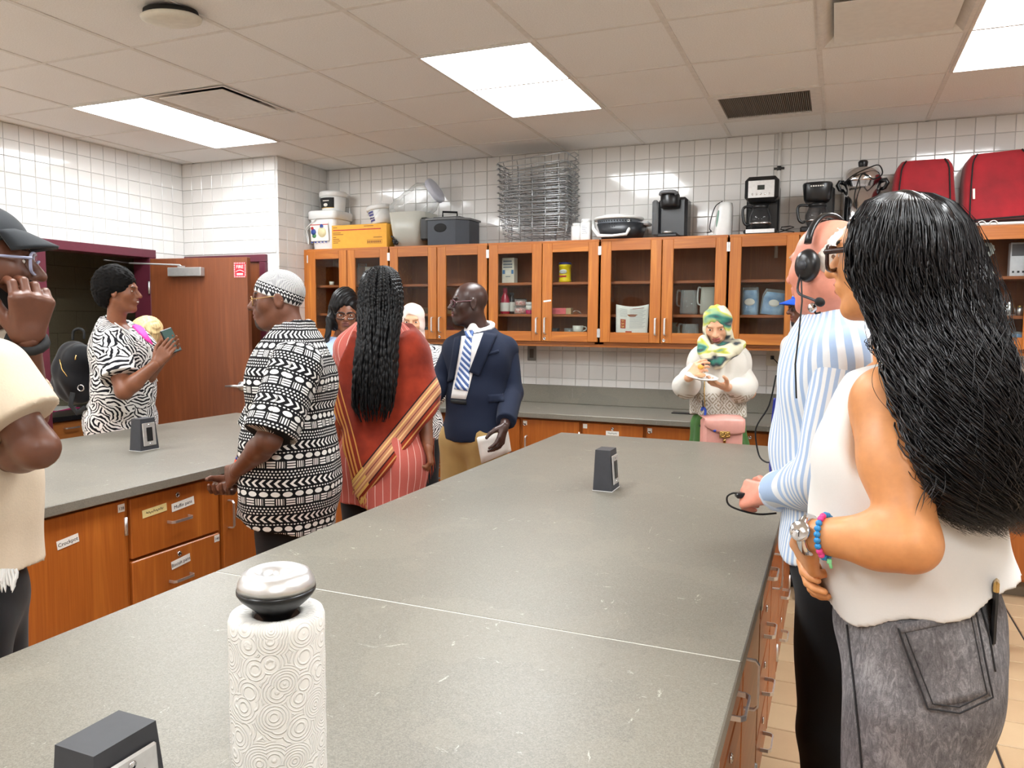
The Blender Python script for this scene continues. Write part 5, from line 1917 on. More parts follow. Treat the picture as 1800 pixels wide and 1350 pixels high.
def _nets(D, T, lo, v, smooth):
    S = D < 0
    cnt = np.zeros(tuple(x - 1 for x in D.shape), np.uint8)
    offs = [(i, j, k) for i in (0, 1) for j in (0, 1) for k in (0, 1)]
    nx, ny, nz = D.shape
    for (i, j, k) in offs:
        cnt += S[i:nx - 1 + i, j:ny - 1 + j, k:nz - 1 + k]
    act = (cnt > 0) & (cnt < 8)
    idx = np.argwhere(act)
    vals = {o: D[idx[:, 0] + o[0], idx[:, 1] + o[1], idx[:, 2] + o[2]] for o in offs}
    acc = np.zeros((len(idx), 3))
    w = np.zeros(len(idx))
    for a_ in offs:
        for d_ in range(3):
            if a_[d_]:
                continue
            b_ = list(a_)
            b_[d_] = 1
            va, vb = vals[a_], vals[tuple(b_)]
            m = (va < 0) != (vb < 0)
            t_ = np.where(m, va / np.where(va == vb, 1, va - vb), 0)
            p = np.array(a_, float)[None, :].repeat(len(idx), 0)
            p[:, d_] += t_
            acc += p * m[:, None]
            w += m
    V = (idx + acc / w[:, None]) * v + lo
    tg = T[idx[:, 0], idx[:, 1], idx[:, 2]]
    vid = np.full(act.shape, -1, np.int64)
    vid[act] = np.arange(len(idx))
    F = []
    for d_ in range(3):
        s0 = [slice(None)] * 3
        s1 = [slice(None)] * 3
        s0[d_], s1[d_] = slice(0, -1), slice(1, None)
        A, B = S[tuple(s0)], S[tuple(s1)]
        e = np.argwhere(A != B)
        u, w_ = (d_ + 1) % 3, (d_ + 2) % 3
        ok = (e[:, u] > 0) & (e[:, w_] > 0) & (e[:, u] < D.shape[u] - 1) & (e[:, w_] < D.shape[w_] - 1)
        e = e[ok]
        sgn = A[tuple(e.T)]
        q = []
        for (du, dw) in ((-1, -1), (0, -1), (0, 0), (-1, 0)):
            c = e.copy()
            c[:, u] += du
            c[:, w_] += dw
            q.append(vid[tuple(c.T)])
        q = np.stack(q, 1)
        q = np.where(sgn[:, None], q, q[:, ::-1])
        F.append(q)
    F = np.concatenate(F)
    for _ in range(smooth):
        s_ = np.zeros_like(V)
        c_ = np.zeros(len(V))
        for k in range(4):
            a_, b_ = F[:, k], F[:, (k + 1) % 4]
            for j in range(3):
                s_[:, j] += np.bincount(a_, V[b_, j], len(V)) + np.bincount(b_, V[a_, j], len(V))
            c_ += np.bincount(a_, minlength=len(V)) + np.bincount(b_, minlength=len(V))
        V = V * .5 + .5 * s_ / np.maximum(c_, 1)[:, None]
    return V, F, tg


def fast_mesh(name, V, F, mats, off, mi=None, puv=None, smooth=True):
    me = bpy.data.meshes.new(name)
    V = V - np.array(off)[None, :]
    me.vertices.add(len(V))
    me.vertices.foreach_set('co', V.astype(np.float32).ravel())
    me.loops.add(F.size)
    me.loops.foreach_set('vertex_index', F.astype(np.int32).ravel())
    me.polygons.add(len(F))
    me.polygons.foreach_set('loop_start', (np.arange(len(F)) * F.shape[1]).astype(np.int32))
    for m in (mats if isinstance(mats, (list, tuple)) else [mats]):
        me.materials.append(m)
    if mi is not None:
        me.polygons.foreach_set('material_index', mi.astype(np.int32))
    me.polygons.foreach_set('use_smooth', np.full(len(F), smooth))
    if puv is not None:
        a_ = me.attributes.new('puv', 'FLOAT_VECTOR', 'POINT')
        a_.data.foreach_set('vector', puv.astype(np.float32).ravel())
    me.update(calc_edges=True)
    return me


def vol_obj(name, parent, ops_or_list, v, mats, disp=None, uvf=None, smooth=1, tagmap=None):
    """one mesh object from one or several volumes [(ops, v, disp)]"""
    lst = ops_or_list if isinstance(ops_or_list, list) and ops_or_list and isinstance(ops_or_list[0], tuple) else None
    if lst is None:      # sleeves (tags 5 and 6) are set in as volumes of their own
        def own(o, g):
            tg = o['tags'] if o['t'] == 'p' else (o['tag'],)
            if tg is None:
                return True
            return any((x if x in (5, 6) else 0) == g for x in tg)
        lst = []
        for g in (0, 5, 6):
            sel = [o for o in ops_or_list if own(o, g)]
            if any(o['op'] == '+' for o in sel):
                lst.append((sel, v, disp))
    Vs, Fs, Ts = [], [], []
    o = 0
    for it in lst:
        V, F, T = vol_mesh(it[0], it[1], it[2] if len(it) > 2 else None, smooth)
        Vs.append(V)
        Fs.append(F + o)
        Ts.append(T)
        o += len(V)
    V, F, T = np.concatenate(Vs), np.concatenate(Fs), np.concatenate(Ts)
    ft = T[F[:, 0]]
    mi = ft if tagmap is None else np.array([tagmap.get(i, 0) for i in range(128)])[ft]
    puv = uvf(V, T) if uvf else None
    me = fast_mesh(name, V, F, mats, root_loc(parent), mi, puv)
    ob = bpy.data.objects.new(name, me)
    COL.objects.link(ob)
    ob.parent = parent
    SURF[ob.name] = (V, F)
    return ob


SURF = {}
from mathutils.bvhtree import BVHTree


def bvh_of(*objs):
    Vs, Fs, o = [], [], 0
    for ob in objs:
        V, F = SURF[ob.name]
        Vs.append(V)
        Fs.append(F + o)
        o += len(V)
    V, F = np.concatenate(Vs), np.concatenate(Fs)
    return BVHTree.FromPolygons([tuple(p) for p in V], [tuple(f) for f in F])


def lay(bvh, quad, nu, nv, off, bulge=None):
    """a grid of points laid on a surface: quad = four photo points (tl,tr,br,bl) sighted onto the cloth"""
    q = [np.array(p, float) for p in quad]
    G, last = [], None
    for j in range(nv):
        row = []
        for i in range(nu):
            a, b = i / (nu - 1), j / (nv - 1)
            p = (q[0] * (1 - a) + q[1] * a) * (1 - b) + (q[3] * (1 - a) + q[2] * a) * b
            d = at(p[0], p[1], 1.0) - CAMP
            h = bvh.ray_cast(Vector(CAMP), Vector(d / np.linalg.norm(d)))
            if h[0] is None:
                pt = (last if last is not None else CAMP + d * 3.0)
                row.append(np.array(pt))
                continue
            nn = np.array(h[1])
            if nn @ d > 0:
                nn = -nn
            last = np.array(h[0]) + nn * off
            row.append(last)
        G.append(row)
    G = np.array(G)
    for _ in range(2):
        if nu > 2 and nv > 2:
            G[1:-1, 1:-1] = .5 * G[1:-1, 1:-1] + .125 * (G[:-2, 1:-1] + G[2:, 1:-1] + G[1:-1, :-2] + G[1:-1, 2:])
    return G


def patch_on(name, parent, bvh, quad, mat, off=.004, t=.006, nu=8, nv=8):
    G = lay(bvh, quad, nu, nv, off)
    m = MB().slab(G[:, ::-1], t)
    return m.build(name, mat, parent)


def line_on(mb, bvh, pts, r, off=.002, n=6, step=5.0, mi=0):
    P, last = [], None
    for (a, b) in zip(pts[:-1], pts[1:]):
        a, b = np.array(a, float), np.array(b, float)
        k = max(1, int(np.linalg.norm(b - a) / step))
        for i in range(k + (1 if b is pts[-1] else 0)):
            P.append(a + (b - a) * i / k)
    P.append(np.array(pts[-1], float))
    out = []
    for p in P:
        d = at(p[0], p[1], 1.0) - CAMP
        h = bvh.ray_cast(Vector(CAMP), Vector(d / np.linalg.norm(d)))
        if h[0] is None:
            continue
        nn = np.array(h[1])
        if nn @ d > 0:
            nn = -nn
        out.append(np.array(h[0]) + nn * off)
    if len(out) > 1:
        mb.tube(out, r, n, mi)
    return mb


# ------------------------------------------------------------------ bodies
def skin_mat(name, c, rough=.45):
    m, nt, b = new_mat(name)
    co = tex_coord(nt)
    f = N(nt, noise(nt, co, 9.0, 3)) * .6 + N(nt, noise(nt, co, 60.0, 2)) * .4
    a = rgb(c)
    lo = (a[0] * .86, a[1] * .82, a[2] * .8, 1)
    hi = (min(1, a[0] * 1.1), min(1, a[1] * 1.08), min(1, a[2] * 1.06), 1)
    nt.links.new(ramp(nt, f.s, [(.3, lo), (.7, hi)]), b.inputs['Base Color'])
    setb(b, rough=rough, sss=.06)
    b.inputs['Subsurface Radius'].default_value = (.012, .005, .003)
    bump(nt, b, noise(nt, co, 260.0, 2), .06, .002)
    return m


def unit(v):
    v = np.array(v, float)
    return v / (np.linalg.norm(v) + 1e-12)


def gen(xy, h, f, sex='m', lean=(0, 0), w=1.0):
    f = unit([f[0], f[1], 0])
    L = np.array([-f[1], f[0], 0])
    s = h / 1.75
    b = np.array([xy[0], xy[1], 0.0])
    ln = np.array([lean[0], lean[1], 0.0])
    J = dict(f=f, L=L, s=s, h=h, sex=sex, w=w)
    J['pel'] = b + Z3 * .53 * h
    J['wst'] = b + ln * .4 + Z3 * .625 * h
    J['cst'] = b + ln * .75 + Z3 * .73 * h
    J['nek'] = b + ln + Z3 * .835 * h - f * .015 * s
    J['hed'] = b + ln * 1.15 + Z3 * (.933 * h) + f * .03 * s
    sw = (.178 if sex == 'm' else .158) * s * (.6 + .4 * w)
    for sg, n in ((1, 'L'), (-1, 'R')):
        J['sh' + n] = b + ln + Z3 * .805 * h + L * sg * sw
        J['el' + n] = J['sh' + n] + L * sg * .05 * s - Z3 * .29 * s - f * .02
        J['wr' + n] = J['el' + n] + f * .07 * s - Z3 * .24 * s
        J['hp' + n] = b + L * sg * .088 * s + Z3 * .50 * h
        J['kn' + n] = b + L * sg * .095 * s + Z3 * .275 * h + f * .015
        J['an' + n] = b + L * sg * .1 * s + Z3 * .048 * h - f * .015
    return J


def body_ops(J, arm=1.0):
    s, f, L, w = J['s'], J['f'], J['L'], J['w']
    R = np.stack([f, L, Z3], 1)
    fem = J['sex'] == 'f'
    ops = []
    ops.append(ell_(J['pel'] + Z3 * .0 - f * .01, np.array([.118, .172 if fem else .16, .125]) * s * w, R, .05, nm='pelvis'))
    ops.append(ell_(J['wst'], np.array([.105, .135 if fem else .15, .15]) * s * w, R, .06, nm='waist'))
    ops.append(ell_(J['cst'], np.array([.112, .148 if fem else .168, .17]) * s * (.5 + .5 * w), R, .06, nm='chest'))
    if fem:
        for sg in (1, -1):
            ops.append(ell_(J['cst'] + f * .075 * s + L * sg * .072 * s + Z3 * .0, np.array([.062, .068, .066]) * s * w, R, .04, nm='bust'))
    for n in 'LR':
        ops.append(cap_(J['nek'] - Z3 * .06 * s, J['sh' + n], .036 * s, .05 * s, k=.05, nm='shoulder'))
    ops.append(cap_(J['shL'] * .8 + J['shR'] * .2 - Z3 * .05 * s, J['shR'] * .8 + J['shL'] * .2 - Z3 * .05 * s, .07 * s, k=.05, nm='shoulder'))
    ops.append(cap_(J['cst'] + Z3 * .08 * s, J['nek'] - Z3 * .02, .08 * s, .05 * s, k=.06, nm='trap'))
    ops.append(cap_(J['nek'], J['hed'] - Z3 * .05, .056 * s if not fem else .048 * s, k=.03, nm='neck'))
    for n in 'LR':
        ops.append(cap_(J['sh' + n], J['el' + n], .05 * s * arm, .04 * s * arm, k=.035, nm='uarm' + n))
        m = J['el' + n] * .7 + J['wr' + n] * .3
        ops.append(cap_(J['el' + n], m, .039 * s * arm, .04 * s * arm, k=.02, nm='larm' + n))
        ops.append(cap_(m, J['wr' + n], .04 * s * arm, .026 * s * (.5 + .5 * arm), k=.02, nm='larm' + n))
        ops.append(cap_(J['hp' + n], J['kn' + n], .09 * s * w, .06 * s * (.5 + .5 * w), k=.04, nm='thigh' + n))
        ops.append(cap_(J['kn' + n], J['an' + n], .056 * s, .038 * s, k=.03, nm='shin' + n))
        ops.append(cap_(J['an' + n] - Z3 * (J['an' + n][2] - .045) - f * .02, J['an' + n] - Z3 * (J['an' + n][2] - .035) + f * .16 * s, .042 * s, .034 * s, k=.03, nm='foot' + n))
    return ops


def hand_ops(w, d, n, t, curl=.5, sz=1.0, thumb=.4, curls=None, spread=.0, el=None):
    """w wrist, d along the fingers, n out of the palm, t towards the thumb"""
    w = np.array(w, float)
    d = unit(d)
    n = unit(np.array(n) - d * (np.array(n) @ d))
    t = unit(np.array(t) - d * (np.array(t) @ d) - n * (np.array(t) @ n))
    ops = []
    offs = [.031, .010, -.011, -.030]
    lens = [.072, .080, .074, .058]
    for i in range(4):
        kn = w + (d * (.088 - .004 * abs(i - 1)) + t * offs[i] + n * .0) * sz
        ops.append(cap_(w + (d * .012 + t * offs[i] * .45) * sz, kn, .0155 * sz, .0125 * sz, k=.012, flat=(n, .85)))
        c = curls[i] if curls is not None else curl * (1 + .1 * i)
        p, ang = kn, 0.0
        dd = unit(d + t * spread * (1.2 - i))
        for j, fr in enumerate((.46, .3, .24)):
            ang += c * (.85, 1.05, .7)[j]
            q = p + (dd * math.cos(ang) + n * math.sin(ang)) * lens[i] * fr * sz
            ops.append(cap_(p, q, (.0098, .0088, .008)[j] * sz, (.009, .0081, .0066)[j] * sz, k=.003))
            p = q
    b0 = w + (d * .018 + t * .016 + n * .006) * sz
    b1 = w + (d * .048 + t * .042 + n * .018 * (1 + thumb)) * sz
    u1 = unit(d * .8 + t * (.55 - .5 * thumb) + n * (.25 + .6 * thumb))
    b2 = b1 + u1 * .034 * sz
    b3 = b2 + unit(d * .9 + t * (.15 - .5 * thumb) + n * (.25 + .5 * thumb)) * .027 * sz
    ops.append(cap_(b0, b1, .017 * sz, .0135 * sz, k=.012))
    ops.append(cap_(b1, b2, .0125 * sz, .0105 * sz, k=.003))
    ops.append(cap_(b2, b3, .0105 * sz, .0082 * sz, k=.003))
    ops.append(cap_(w - (d if el is None else unit(w - np.array(el))) * .05 * sz, w + d * .015 * sz, .027 * sz, .0245 * sz, k=.014, flat=(n, .8)))
    return ops


def head_frame(J, f=None, pitch=0.0, roll=0.0):
    f = unit(J['f'] if f is None else f)
    u = Z3.copy()
    l = unit(np.cross(u, f))
    cp, sp = math.cos(pitch), math.sin(pitch)          # pitch > 0 looks down
    f2, u2 = f * cp - u * sp, u * cp + f * sp
    cr, sr = math.cos(roll), math.sin(roll)
    return f2, l * cr + u2 * sr, u2 * cr - l * sr


def head_ops(c, fr, hh, neck_to, sex='m', beard=0, fat=1.0):
    """tags: 0 skin, 1 lips, 2 brow, 3 beard"""
    f, l, u = fr

    def P(a, b, e):
        return c + (f * a + l * b + u * e) * hh
    R = np.stack([f, l, u], 1)
    fem = sex == 'f'
    o = []
    o.append(ell_(P(-.06, 0, .14), np.array([.40, .325, .36]) * hh, R, .02, nm='cranium'))
    o.append(ell_(P(.09, 0, -.12), np.array([.27, .25 * fat, .36]) * hh, R, .03, nm='face'))
    for sg in (1, -1):
        o.append(cap_(P(-.06, sg * .2 * fat, -.2), P(.2, sg * .09 * fat, -.4), .085 * hh, .075 * hh, k=.03))
        o.append(ell_(P(.2, sg * .17 * fat, -.07), np.array([.1, .09, .1]) * hh, R, .03))
    o.append(ell_(P(.27, 0, -.425), np.array([.085, .1, .075]) * hh, R, .025, tag=3 if beard else 0))
    o.append(cap_(P(.315, .14, .115), P(.315, -.14, .115), .04 * hh, k=.02))
    for sg in (1, -1):
        o.append(ell_(P(.355, sg * .14, .03), np.array([.05, .075, .05]) * hh, R, .02, op='-'))
        o.append(ell_(P(.27, sg * .138, .025), np.array([.058, .07, .055]) * hh, R, .01))
    o.append(cap_(P(.35, 0, .07), P(.455, 0, -.1), .034 * hh, .052 * hh, k=.012))
    for sg in (1, -1):
        o.append(ell_(P(.365, sg * (.042 if fem else .05), -.115), np.array([.055, .035, .037]) * hh, R, .01))
    o.append(ell_(P(.335, 0, -.235), np.array([.055, .12, .07]) * hh, R, .02))
    o.append(ell_(P(.385, 0, -.21), np.array([.034, .09, .022]) * hh, R, .006, tag=1))
    o.append(ell_(P(.378, 0, -.262), np.array([.036, .08, .028]) * hh, R, .006, tag=1))
    o.append(cap_(P(.40, .08, -.235), P(.40, -.08, -.235), .007 * hh, k=.006, op='-'))
    if beard:
        o.append(ell_(P(.32, 0, -.36), np.array([.06, .1, .07]) * hh, R, .02, tag=3))
        o.append(cap_(P(.36, .09, -.175), P(.36, -.09, -.175), .018 * hh, k=.01, tag=3))
        if beard > 1:
            for sg in (1, -1):
                o.append(cap_(P(.0, sg * .235, -.12), P(.2, sg * .14, -.39), .05 * hh, .06 * hh, k=.02, tag=3))
    for sg in (1, -1):
        o.append(cap_(P(.318, sg * .21, .13), P(.352, sg * .075, .115), .012 * hh, .018 * hh, k=.006, tag=2))
        Re = np.stack([unit(f * .95 + l * sg * .3), unit(l * sg - f * .3 * 1), u], 1)
        o.append(ell_(P(-.055, sg * .335, -.01), np.array([.085, .04, .135]) * hh, Re, .008))
        o.append(ell_(P(-.04, sg * .38, .0), np.array([.045, .022, .08]) * hh, Re, .006, op='-'))
    nb = P(-.1, 0, -.28)
    o.append(cap_(nb, neck_to, (.22 if fem else .25) * hh * fat, (.23 if fem else .27) * hh, k=.03))
    return o


def eyes(parent, c, fr, hh, iris=(30, 20, 14)):
    f, l, u = fr
    for sg in (1, -1):
        e = c + (f * .298 + l * sg * .138 + u * .028) * hh
        M = frame_m(e, f, l, u)
        m = MB().ell((0, 0, 0), (.036 * hh, .062 * hh, .03 * hh), 14, 10, 0, M)
        m.ell((.022 * hh, 0, 0), (.0175 * hh, .026 * hh, .026 * hh), 12, 8, 1, M)
        m.build('eye', [plain('eye_white', (226, 220, 212), .25, vary=.03), plain('iris_%d_%d' % iris[:2], iris, .15)], parent)


def glasses(parent, c, fr, hh, mat, lens=None, w=.125, h=.085, thick=.012, sq=3.0, drop=0.0, temple=None):
    f, l, u = fr
    m = MB()
    g = MB()
    pts = {}
    for sg in (1, -1):
        ctr = c + (f * .405 + l * sg * .145 + u * (.012 - drop)) * hh
        ring = []
        for a in np.linspace(0, 2 * math.pi, 25)[:-1]:
            ca, sa = math.cos(a), math.sin(a)
            q = 1.0 / (abs(ca) ** sq + abs(sa) ** sq) ** (1 / sq)
            ring.append(ctr + (l * ca * q * w + u * sa * q * h - f * abs(ca * q) * (.02 if ca * sg < 0 else .03)) * hh)
        m.tube(ring, thick * hh, 6, closed=True)
        g.add([tuple(p) for p in ring], [tuple(range(24))])
        out = ctr + (l * sg * w + u * h * .45 - f * .02) * hh
        ear = c + (-f * .06 + l * sg * .345 + u * .06) * hh
        m.tube([out, out + (l * sg * .02 - f * .05) * hh, ear + f * .1 * hh, ear, ear - (f * .05 + u * .08) * hh], (temple or thick) * hh, 6)
        pts[sg] = ctr
    m.tube([pts[1] - l * w * hh * .95, (pts[1] + pts[-1]) / 2 + (f * .03 + u * .03) * hh, pts[-1] + l * w * hh * .95], thick * hh, 6)
    o = m.build('glasses', mat, parent)
    g.build('lens', lens or M_LENS, o)
    return o


M_LENS = glass_mat('spectacle_lens', (.97, .97, .97), 0)


def cyl_uv(J, seam):
    """around-the-body coordinates in metres: seam = direction (xy) where the cloth closes"""
    a0 = math.atan2(seam[1], seam[0])

    def g(V, c):
        th = np.arctan2(V[:, 1] - c[1], V[:, 0] - c[0]) - a0
        th = np.mod(th, 2 * math.pi)
        return th
    return g


def garment_uv(J, R=.17, arms=(), atag=None, seam=None):
    g = cyl_uv(J, seam if seam is not None else FH)
    c0, c1 = J['pel'], J['cst']

    def uvf(V, T):
        k = np.clip((V[:, 2] - c0[2]) / (c1[2] - c0[2]), 0, 1.5)[:, None]
        c = c0[None, :] * (1 - k) + c1[None, :] * k
        a0 = math.atan2(*(seam if seam is not None else FH)[:2][::-1])
        th = np.mod(np.arctan2(V[:, 1] - c[:, 1], V[:, 0] - c[:, 0]) - a0, 2 * math.pi)
        out = np.stack([th * R, V[:, 2], np.zeros(len(V))], 1)
        for n in arms:
            tg = 5 if n == 'L' else 6
            a, b = J['sh' + n], J['el' + n]
            ax_ = unit(b - a)
            q = V - a
            s_ = q @ ax_
            r_ = q - s_[:, None] * ax_
            e1 = unit(np.cross(ax_, [_F[0], _F[1], 0]))
            e2 = np.cross(ax_, e1)
            an = np.arctan2(r_ @ e1, -(r_ @ e2))
            m = T == tg
            out[m] = np.stack([an * .075, -s_ + 1.0, np.ones(len(V))], 1)[m]
        return out
    return uvf


def folds(J, amp=.004, fr=9.0, vert=.35, seed=0):
    rs = np.random.RandomState(seed)
    ph = rs.uniform(0, 6.28, 8)
    c = J['wst']

    def f(P, T):
        th = np.arctan2(P[:, 1] - c[1], P[:, 0] - c[0])
        z = P[:, 2]
        x, y = P[:, 0], P[:, 1]
        a = np.sin(fr * th + 6 * np.sin(4 * z + ph[0]) * vert + ph[1])
        b = np.sin(31 * x + 19 * z + 3 * np.sin(9 * y + ph[2]) + ph[3])
        d = np.sin(26 * y - 23 * z + 2.5 * np.sin(11 * x + ph[4]) + ph[5])
        return amp * (.5 * a + .35 * b + .35 * d)
    return f


TORSO = ('pelvis', 'waist', 'chest', 'bust', 'shoulder', 'trap')


def sleeve(J, n, f0, e, s2=None, e2=None, arm=1.0, tag=5):
    """sleeve capsules: f0 <= 1 ends on the upper arm, f0 > 1 runs down the forearm"""
    s = J['s']
    a, b, w = J['sh' + n], J['el' + n], J['wr' + n]
    o = [cap_(a, a + (b - a) * min(f0, 1.0), .052 * s * arm + e, (.045 * s * arm + (e if e2 is None else e2)), k=.04, tag=tag, nm='slv')]
    if f0 > 1:
        end = b + (w - b) * (f0 - 1)
        o.append(cap_(b, end, .045 * s * arm + e, .034 * s * arm + (e if s2 is None else s2), k=.02, tag=tag, nm='slv'))
        ax_, p = unit(w - b), end
    else:
        ax_, p = unit(b - a), a + (b - a) * f0
    o.append(cut_(p, ax_, tags=(tag,)))
    return o


def trousers(J, e=.018, top=None, bottom=.06, flare=0.0):
    b = grow(body_ops(J), e, ('pelvis', 'thighL', 'thighR', 'shinL', 'shinR', 'waist'))
    for o in b:
        if o['nm'].startswith('shin'):
            o['ra'] += flare * .5
            o['rb'] += flare
    b.append(cut_(np.array([0, 0, bottom]), -Z3))
    b.append(cut_(np.array([0, 0, top or (J['h'] * .60)]), Z3))
    return b


def shoes(J, parent, mat):
    for n in 'LR':
        f = J['f']
        a = J['an' + n]
        p0 = np.array([a[0], a[1], .05]) - f * .03
        p1 = np.array([a[0], a[1], .04]) + f * .17 * J['s']
        ops = [cap_(p0, p1, .05, .042, k=.02), cap_(p0 + Z3 * .03, p0 + f * .05 + Z3 * .03, .045, .04, k=.02), cut_((0, 0, .002), -Z3)]
        vol_obj('shoe', parent, ops, .009, mat)


def person(label, J):
    p = J['pel']
    return thing('person', label, 'person', (p[0], p[1], 0))


def build_body(t, J, skin, heads, hands, extra=None, core_v=.009, arm=1.0, body=None, head_v=.0035, hand_v=.003, mats=None, drop=()):
    """one continuous figure: trunk and limbs, head, hands"""
    core = [o for o in (body or body_ops(J, arm)) if o['nm'] not in drop] + (extra or [])
    core = [o if o['nm'].startswith(('uarm', 'larm', 'neck', 'foot')) else grow([o], -.014)[0] for o in core]
    lst = [(core, core_v)]
    if heads:
        lst.append((heads, head_v))
    for h in hands:
        lst.append((h, hand_v))
    return vol_obj('body', t, lst, None, mats or [skin])
# ------------------------------------------------------------------ cloth materials
def cloth(name, c, rough=.85, vary=.08, weave=500.0, bmp=.15, sheen=.1):
    if name in bpy.data.materials:
        return bpy.data.materials[name]
    m, nt, b = new_mat(name)
    co = tex_coord(nt)
    f = N(nt, noise(nt, co, 12.0, 3)) * .7 + N(nt, noise(nt, co, weave, 2)) * .3
    a = rgb(c)
    nt.links.new(ramp(nt, f.s, [(.3, tuple(x * (1 - vary) for x in a[:3])), (.7, tuple(min(1, x * (1 + vary)) for x in a[:3]))]), b.inputs['Base Color'])
    setb(b, rough=rough, sheen=sheen, spec=.25)
    bump(nt, b, f, bmp, .004)
    return m


def striped(name, base, line, period, frac_, jitter=0.0, second=None, rough=.85):
    m, nt, b = new_mat(name)
    a = attr(nt, 'puv')
    u, v, w = sep(nt, a)
    wob = N(nt, noise(nt, a, 6.0, 2)) * .012
    x = ((u + wob) / period).frac()
    s = x.lt(frac_)
    c = mixc(nt, s, rgb(base), rgb(line))
    if second:
        s2 = x.inr(.5, .5 + frac_ * .4)
        c = mixc(nt, s2, c, rgb(second))
    g = noise(nt, tex_coord(nt), 350.0, 2)
    c = mixc(nt, N(nt, g) * .12, c, (.5, .5, .5, 1))
    nt.links.new(c, b.inputs['Base Color'])
    setb(b, rough=rough, sheen=.1, spec=.25)
    bump(nt, b, noise(nt, tex_coord(nt), 16.0, 3), .3, .008)
    return m


def mudcloth():
    m, nt, b = new_mat('black_white_symbol_print')
    a = attr(nt, 'puv')
    u, v, w = sep(nt, a)
    n = N(nt, noise(nt, a, 9.0, 2)) * .008
    u = u + n
    v = v + n
    P = .135
    t = (v / P).frac()

    def loc(lo, hi): return (t - lo) / (hi - lo)
    # chevrons
    w1 = loc(.04, .24)
    ch = ((u / .024) - (w1 - .5).abs() * 1.1).frac().lt(.42) * t.inr(.04, .24)
    # dots, two bands
    def dots(lo, hi, rows):
        q = loc(lo, hi) * rows
        r = q.floor()
        x = (u / .0115 + r * .5).frac() - .5
        y = q.frac() - .5
        return (x * x + y * y).lt(.085) * t.inr(lo, hi)
    d1 = dots(.27, .50, 3.0)
    d2 = dots(.94, 1.0, 1.0)
    # bars: uprights and levels in turn
    cell = (u / .062).frac()
    w3 = loc(.53, .74)
    up = (cell * 8.0).frac().lt(.55) * cell.inr(.02, .40) * w3.inr(.08, .92)
    lv = (w3 * 3.0).frac().inr(.2, .8) * cell.inr(.5, .94)
    bars = up.mx(lv) * t.inr(.53, .74)
    # ovals
    w4 = loc(.77, .92)
    x4 = (u / .036).frac() - .5
    ov = ((x4 * x4) * 6.5 + (w4 - .5) * (w4 - .5) * 4.6).lt(1.0) * t.inr(.77, .92)
    f = ch.mx(d1).mx(d2).mx(bars).mx(ov)
    nt.links.new(mixc(nt, f, rgb((16, 15, 18)), rgb((232, 230, 226))), b.inputs['Base Color'])
    setb(b, rough=.85, spec=.2)
    bump(nt, b, noise(nt, tex_coord(nt), 14.0, 3), .25, .008)
    return m


def zebra(name, scale, freq, thr=.0, white=(236, 234, 232), dark=(18, 17, 24)):
    m, nt, b = new_mat(name)
    a = attr(nt, 'puv')
    warp = nt.nodes.new('ShaderNodeVectorMath')
    warp.operation = 'MULTIPLY_ADD'
    nn = nt.nodes.new('ShaderNodeTexNoise')
    nn.inputs['Scale'].default_value = 16.0
    nt.links.new(a, nn.inputs['Vector'])
    nt.links.new(nn.outputs['Color'], warp.inputs[0])
    warp.inputs[1].default_value = (.05, .05, 0)
    nt.links.new(a, warp.inputs[2])
    v = nt.nodes.new('ShaderNodeTexVoronoi')
    v.inputs['Scale'].default_value = scale
    nt.links.new(warp.outputs[0], v.inputs['Vector'])
    c = sep(nt, v.outputs['Color'])
    p = sep(nt, v.outputs['Position'])
    q = sep(nt, warp.outputs[0])
    ang = c[0] * 6.283
    ax_, ay = ang.m('COSINE'), ang.sin()
    lx = (q[0] - p[0]) * ax_ + (q[1] - p[1]) * ay
    ly = (q[1] - p[1]) * ax_ - (q[0] - p[0]) * ay
    s = ((lx + ly * ly * 9.0) * freq).sin()
    d = N(nt, v.outputs['Distance'])
    f = (s - d * 1.1 + .32).gt(thr)
    nt.links.new(mixc(nt, f, rgb(white), rgb(dark)), b.inputs['Base Color'])
    setb(b, rough=.8, spec=.25)
    bump(nt, b, noise(nt, tex_coord(nt), 14.0, 3), .25, .008)
    return m


M_HAIRB = None


def hair_mat(name, c, rough=.38, spec=.5):
    m, nt, b = new_mat(name)
    co = tex_coord(nt)
    f = noise(nt, mapping(nt, co, (60, 60, 6)), 1.0, 3)
    a = rgb(c)
    nt.links.new(ramp(nt, f, [(.3, tuple(x * .6 for x in a[:3])), (.7, tuple(min(1, x * 1.5) for x in a[:3]))]), b.inputs['Base Color'])
    setb(b, rough=rough, spec=spec)
    return m


M_HAIRB = hair_mat('black_hair', (15, 13, 14), .42, .28)
M_BRAID = hair_mat('black_braid', (10, 9, 10), .4, .2)
M_AFRO = hair_mat('matte_black_hair', (13, 11, 10), .8, .15)
M_BROW = plain('dark_brow', (24, 18, 15), .7)
M_LIPD = plain('brown_lips', (112, 58, 52), .45)
M_LIPP = plain('pink_lips', (180, 96, 90), .45)
SK_DARK = skin_mat('deep_brown_skin', (104, 64, 46), .4)
SK_MID = skin_mat('brown_skin', (132, 82, 56), .42)
SK_TAN = skin_mat('golden_skin', (216, 150, 96), .45)
SK_PINK = skin_mat('ruddy_skin', (226, 150, 128))
SK_LIGHT = skin_mat('light_skin', (228, 176, 142))
SK_VDARK = skin_mat('dark_skin', (62, 40, 34), .36)


def vplane(A, B, d, keep):
    """cut plane through two sighted points, running level into the room; keeps the side of `keep`"""
    a, b, k = at(*A, d), at(*B, d), at(*keep, d)
    n = unit(np.cross(b - a, FH))
    if (k - a) @ n > 0:
        n = -n
    return a, n


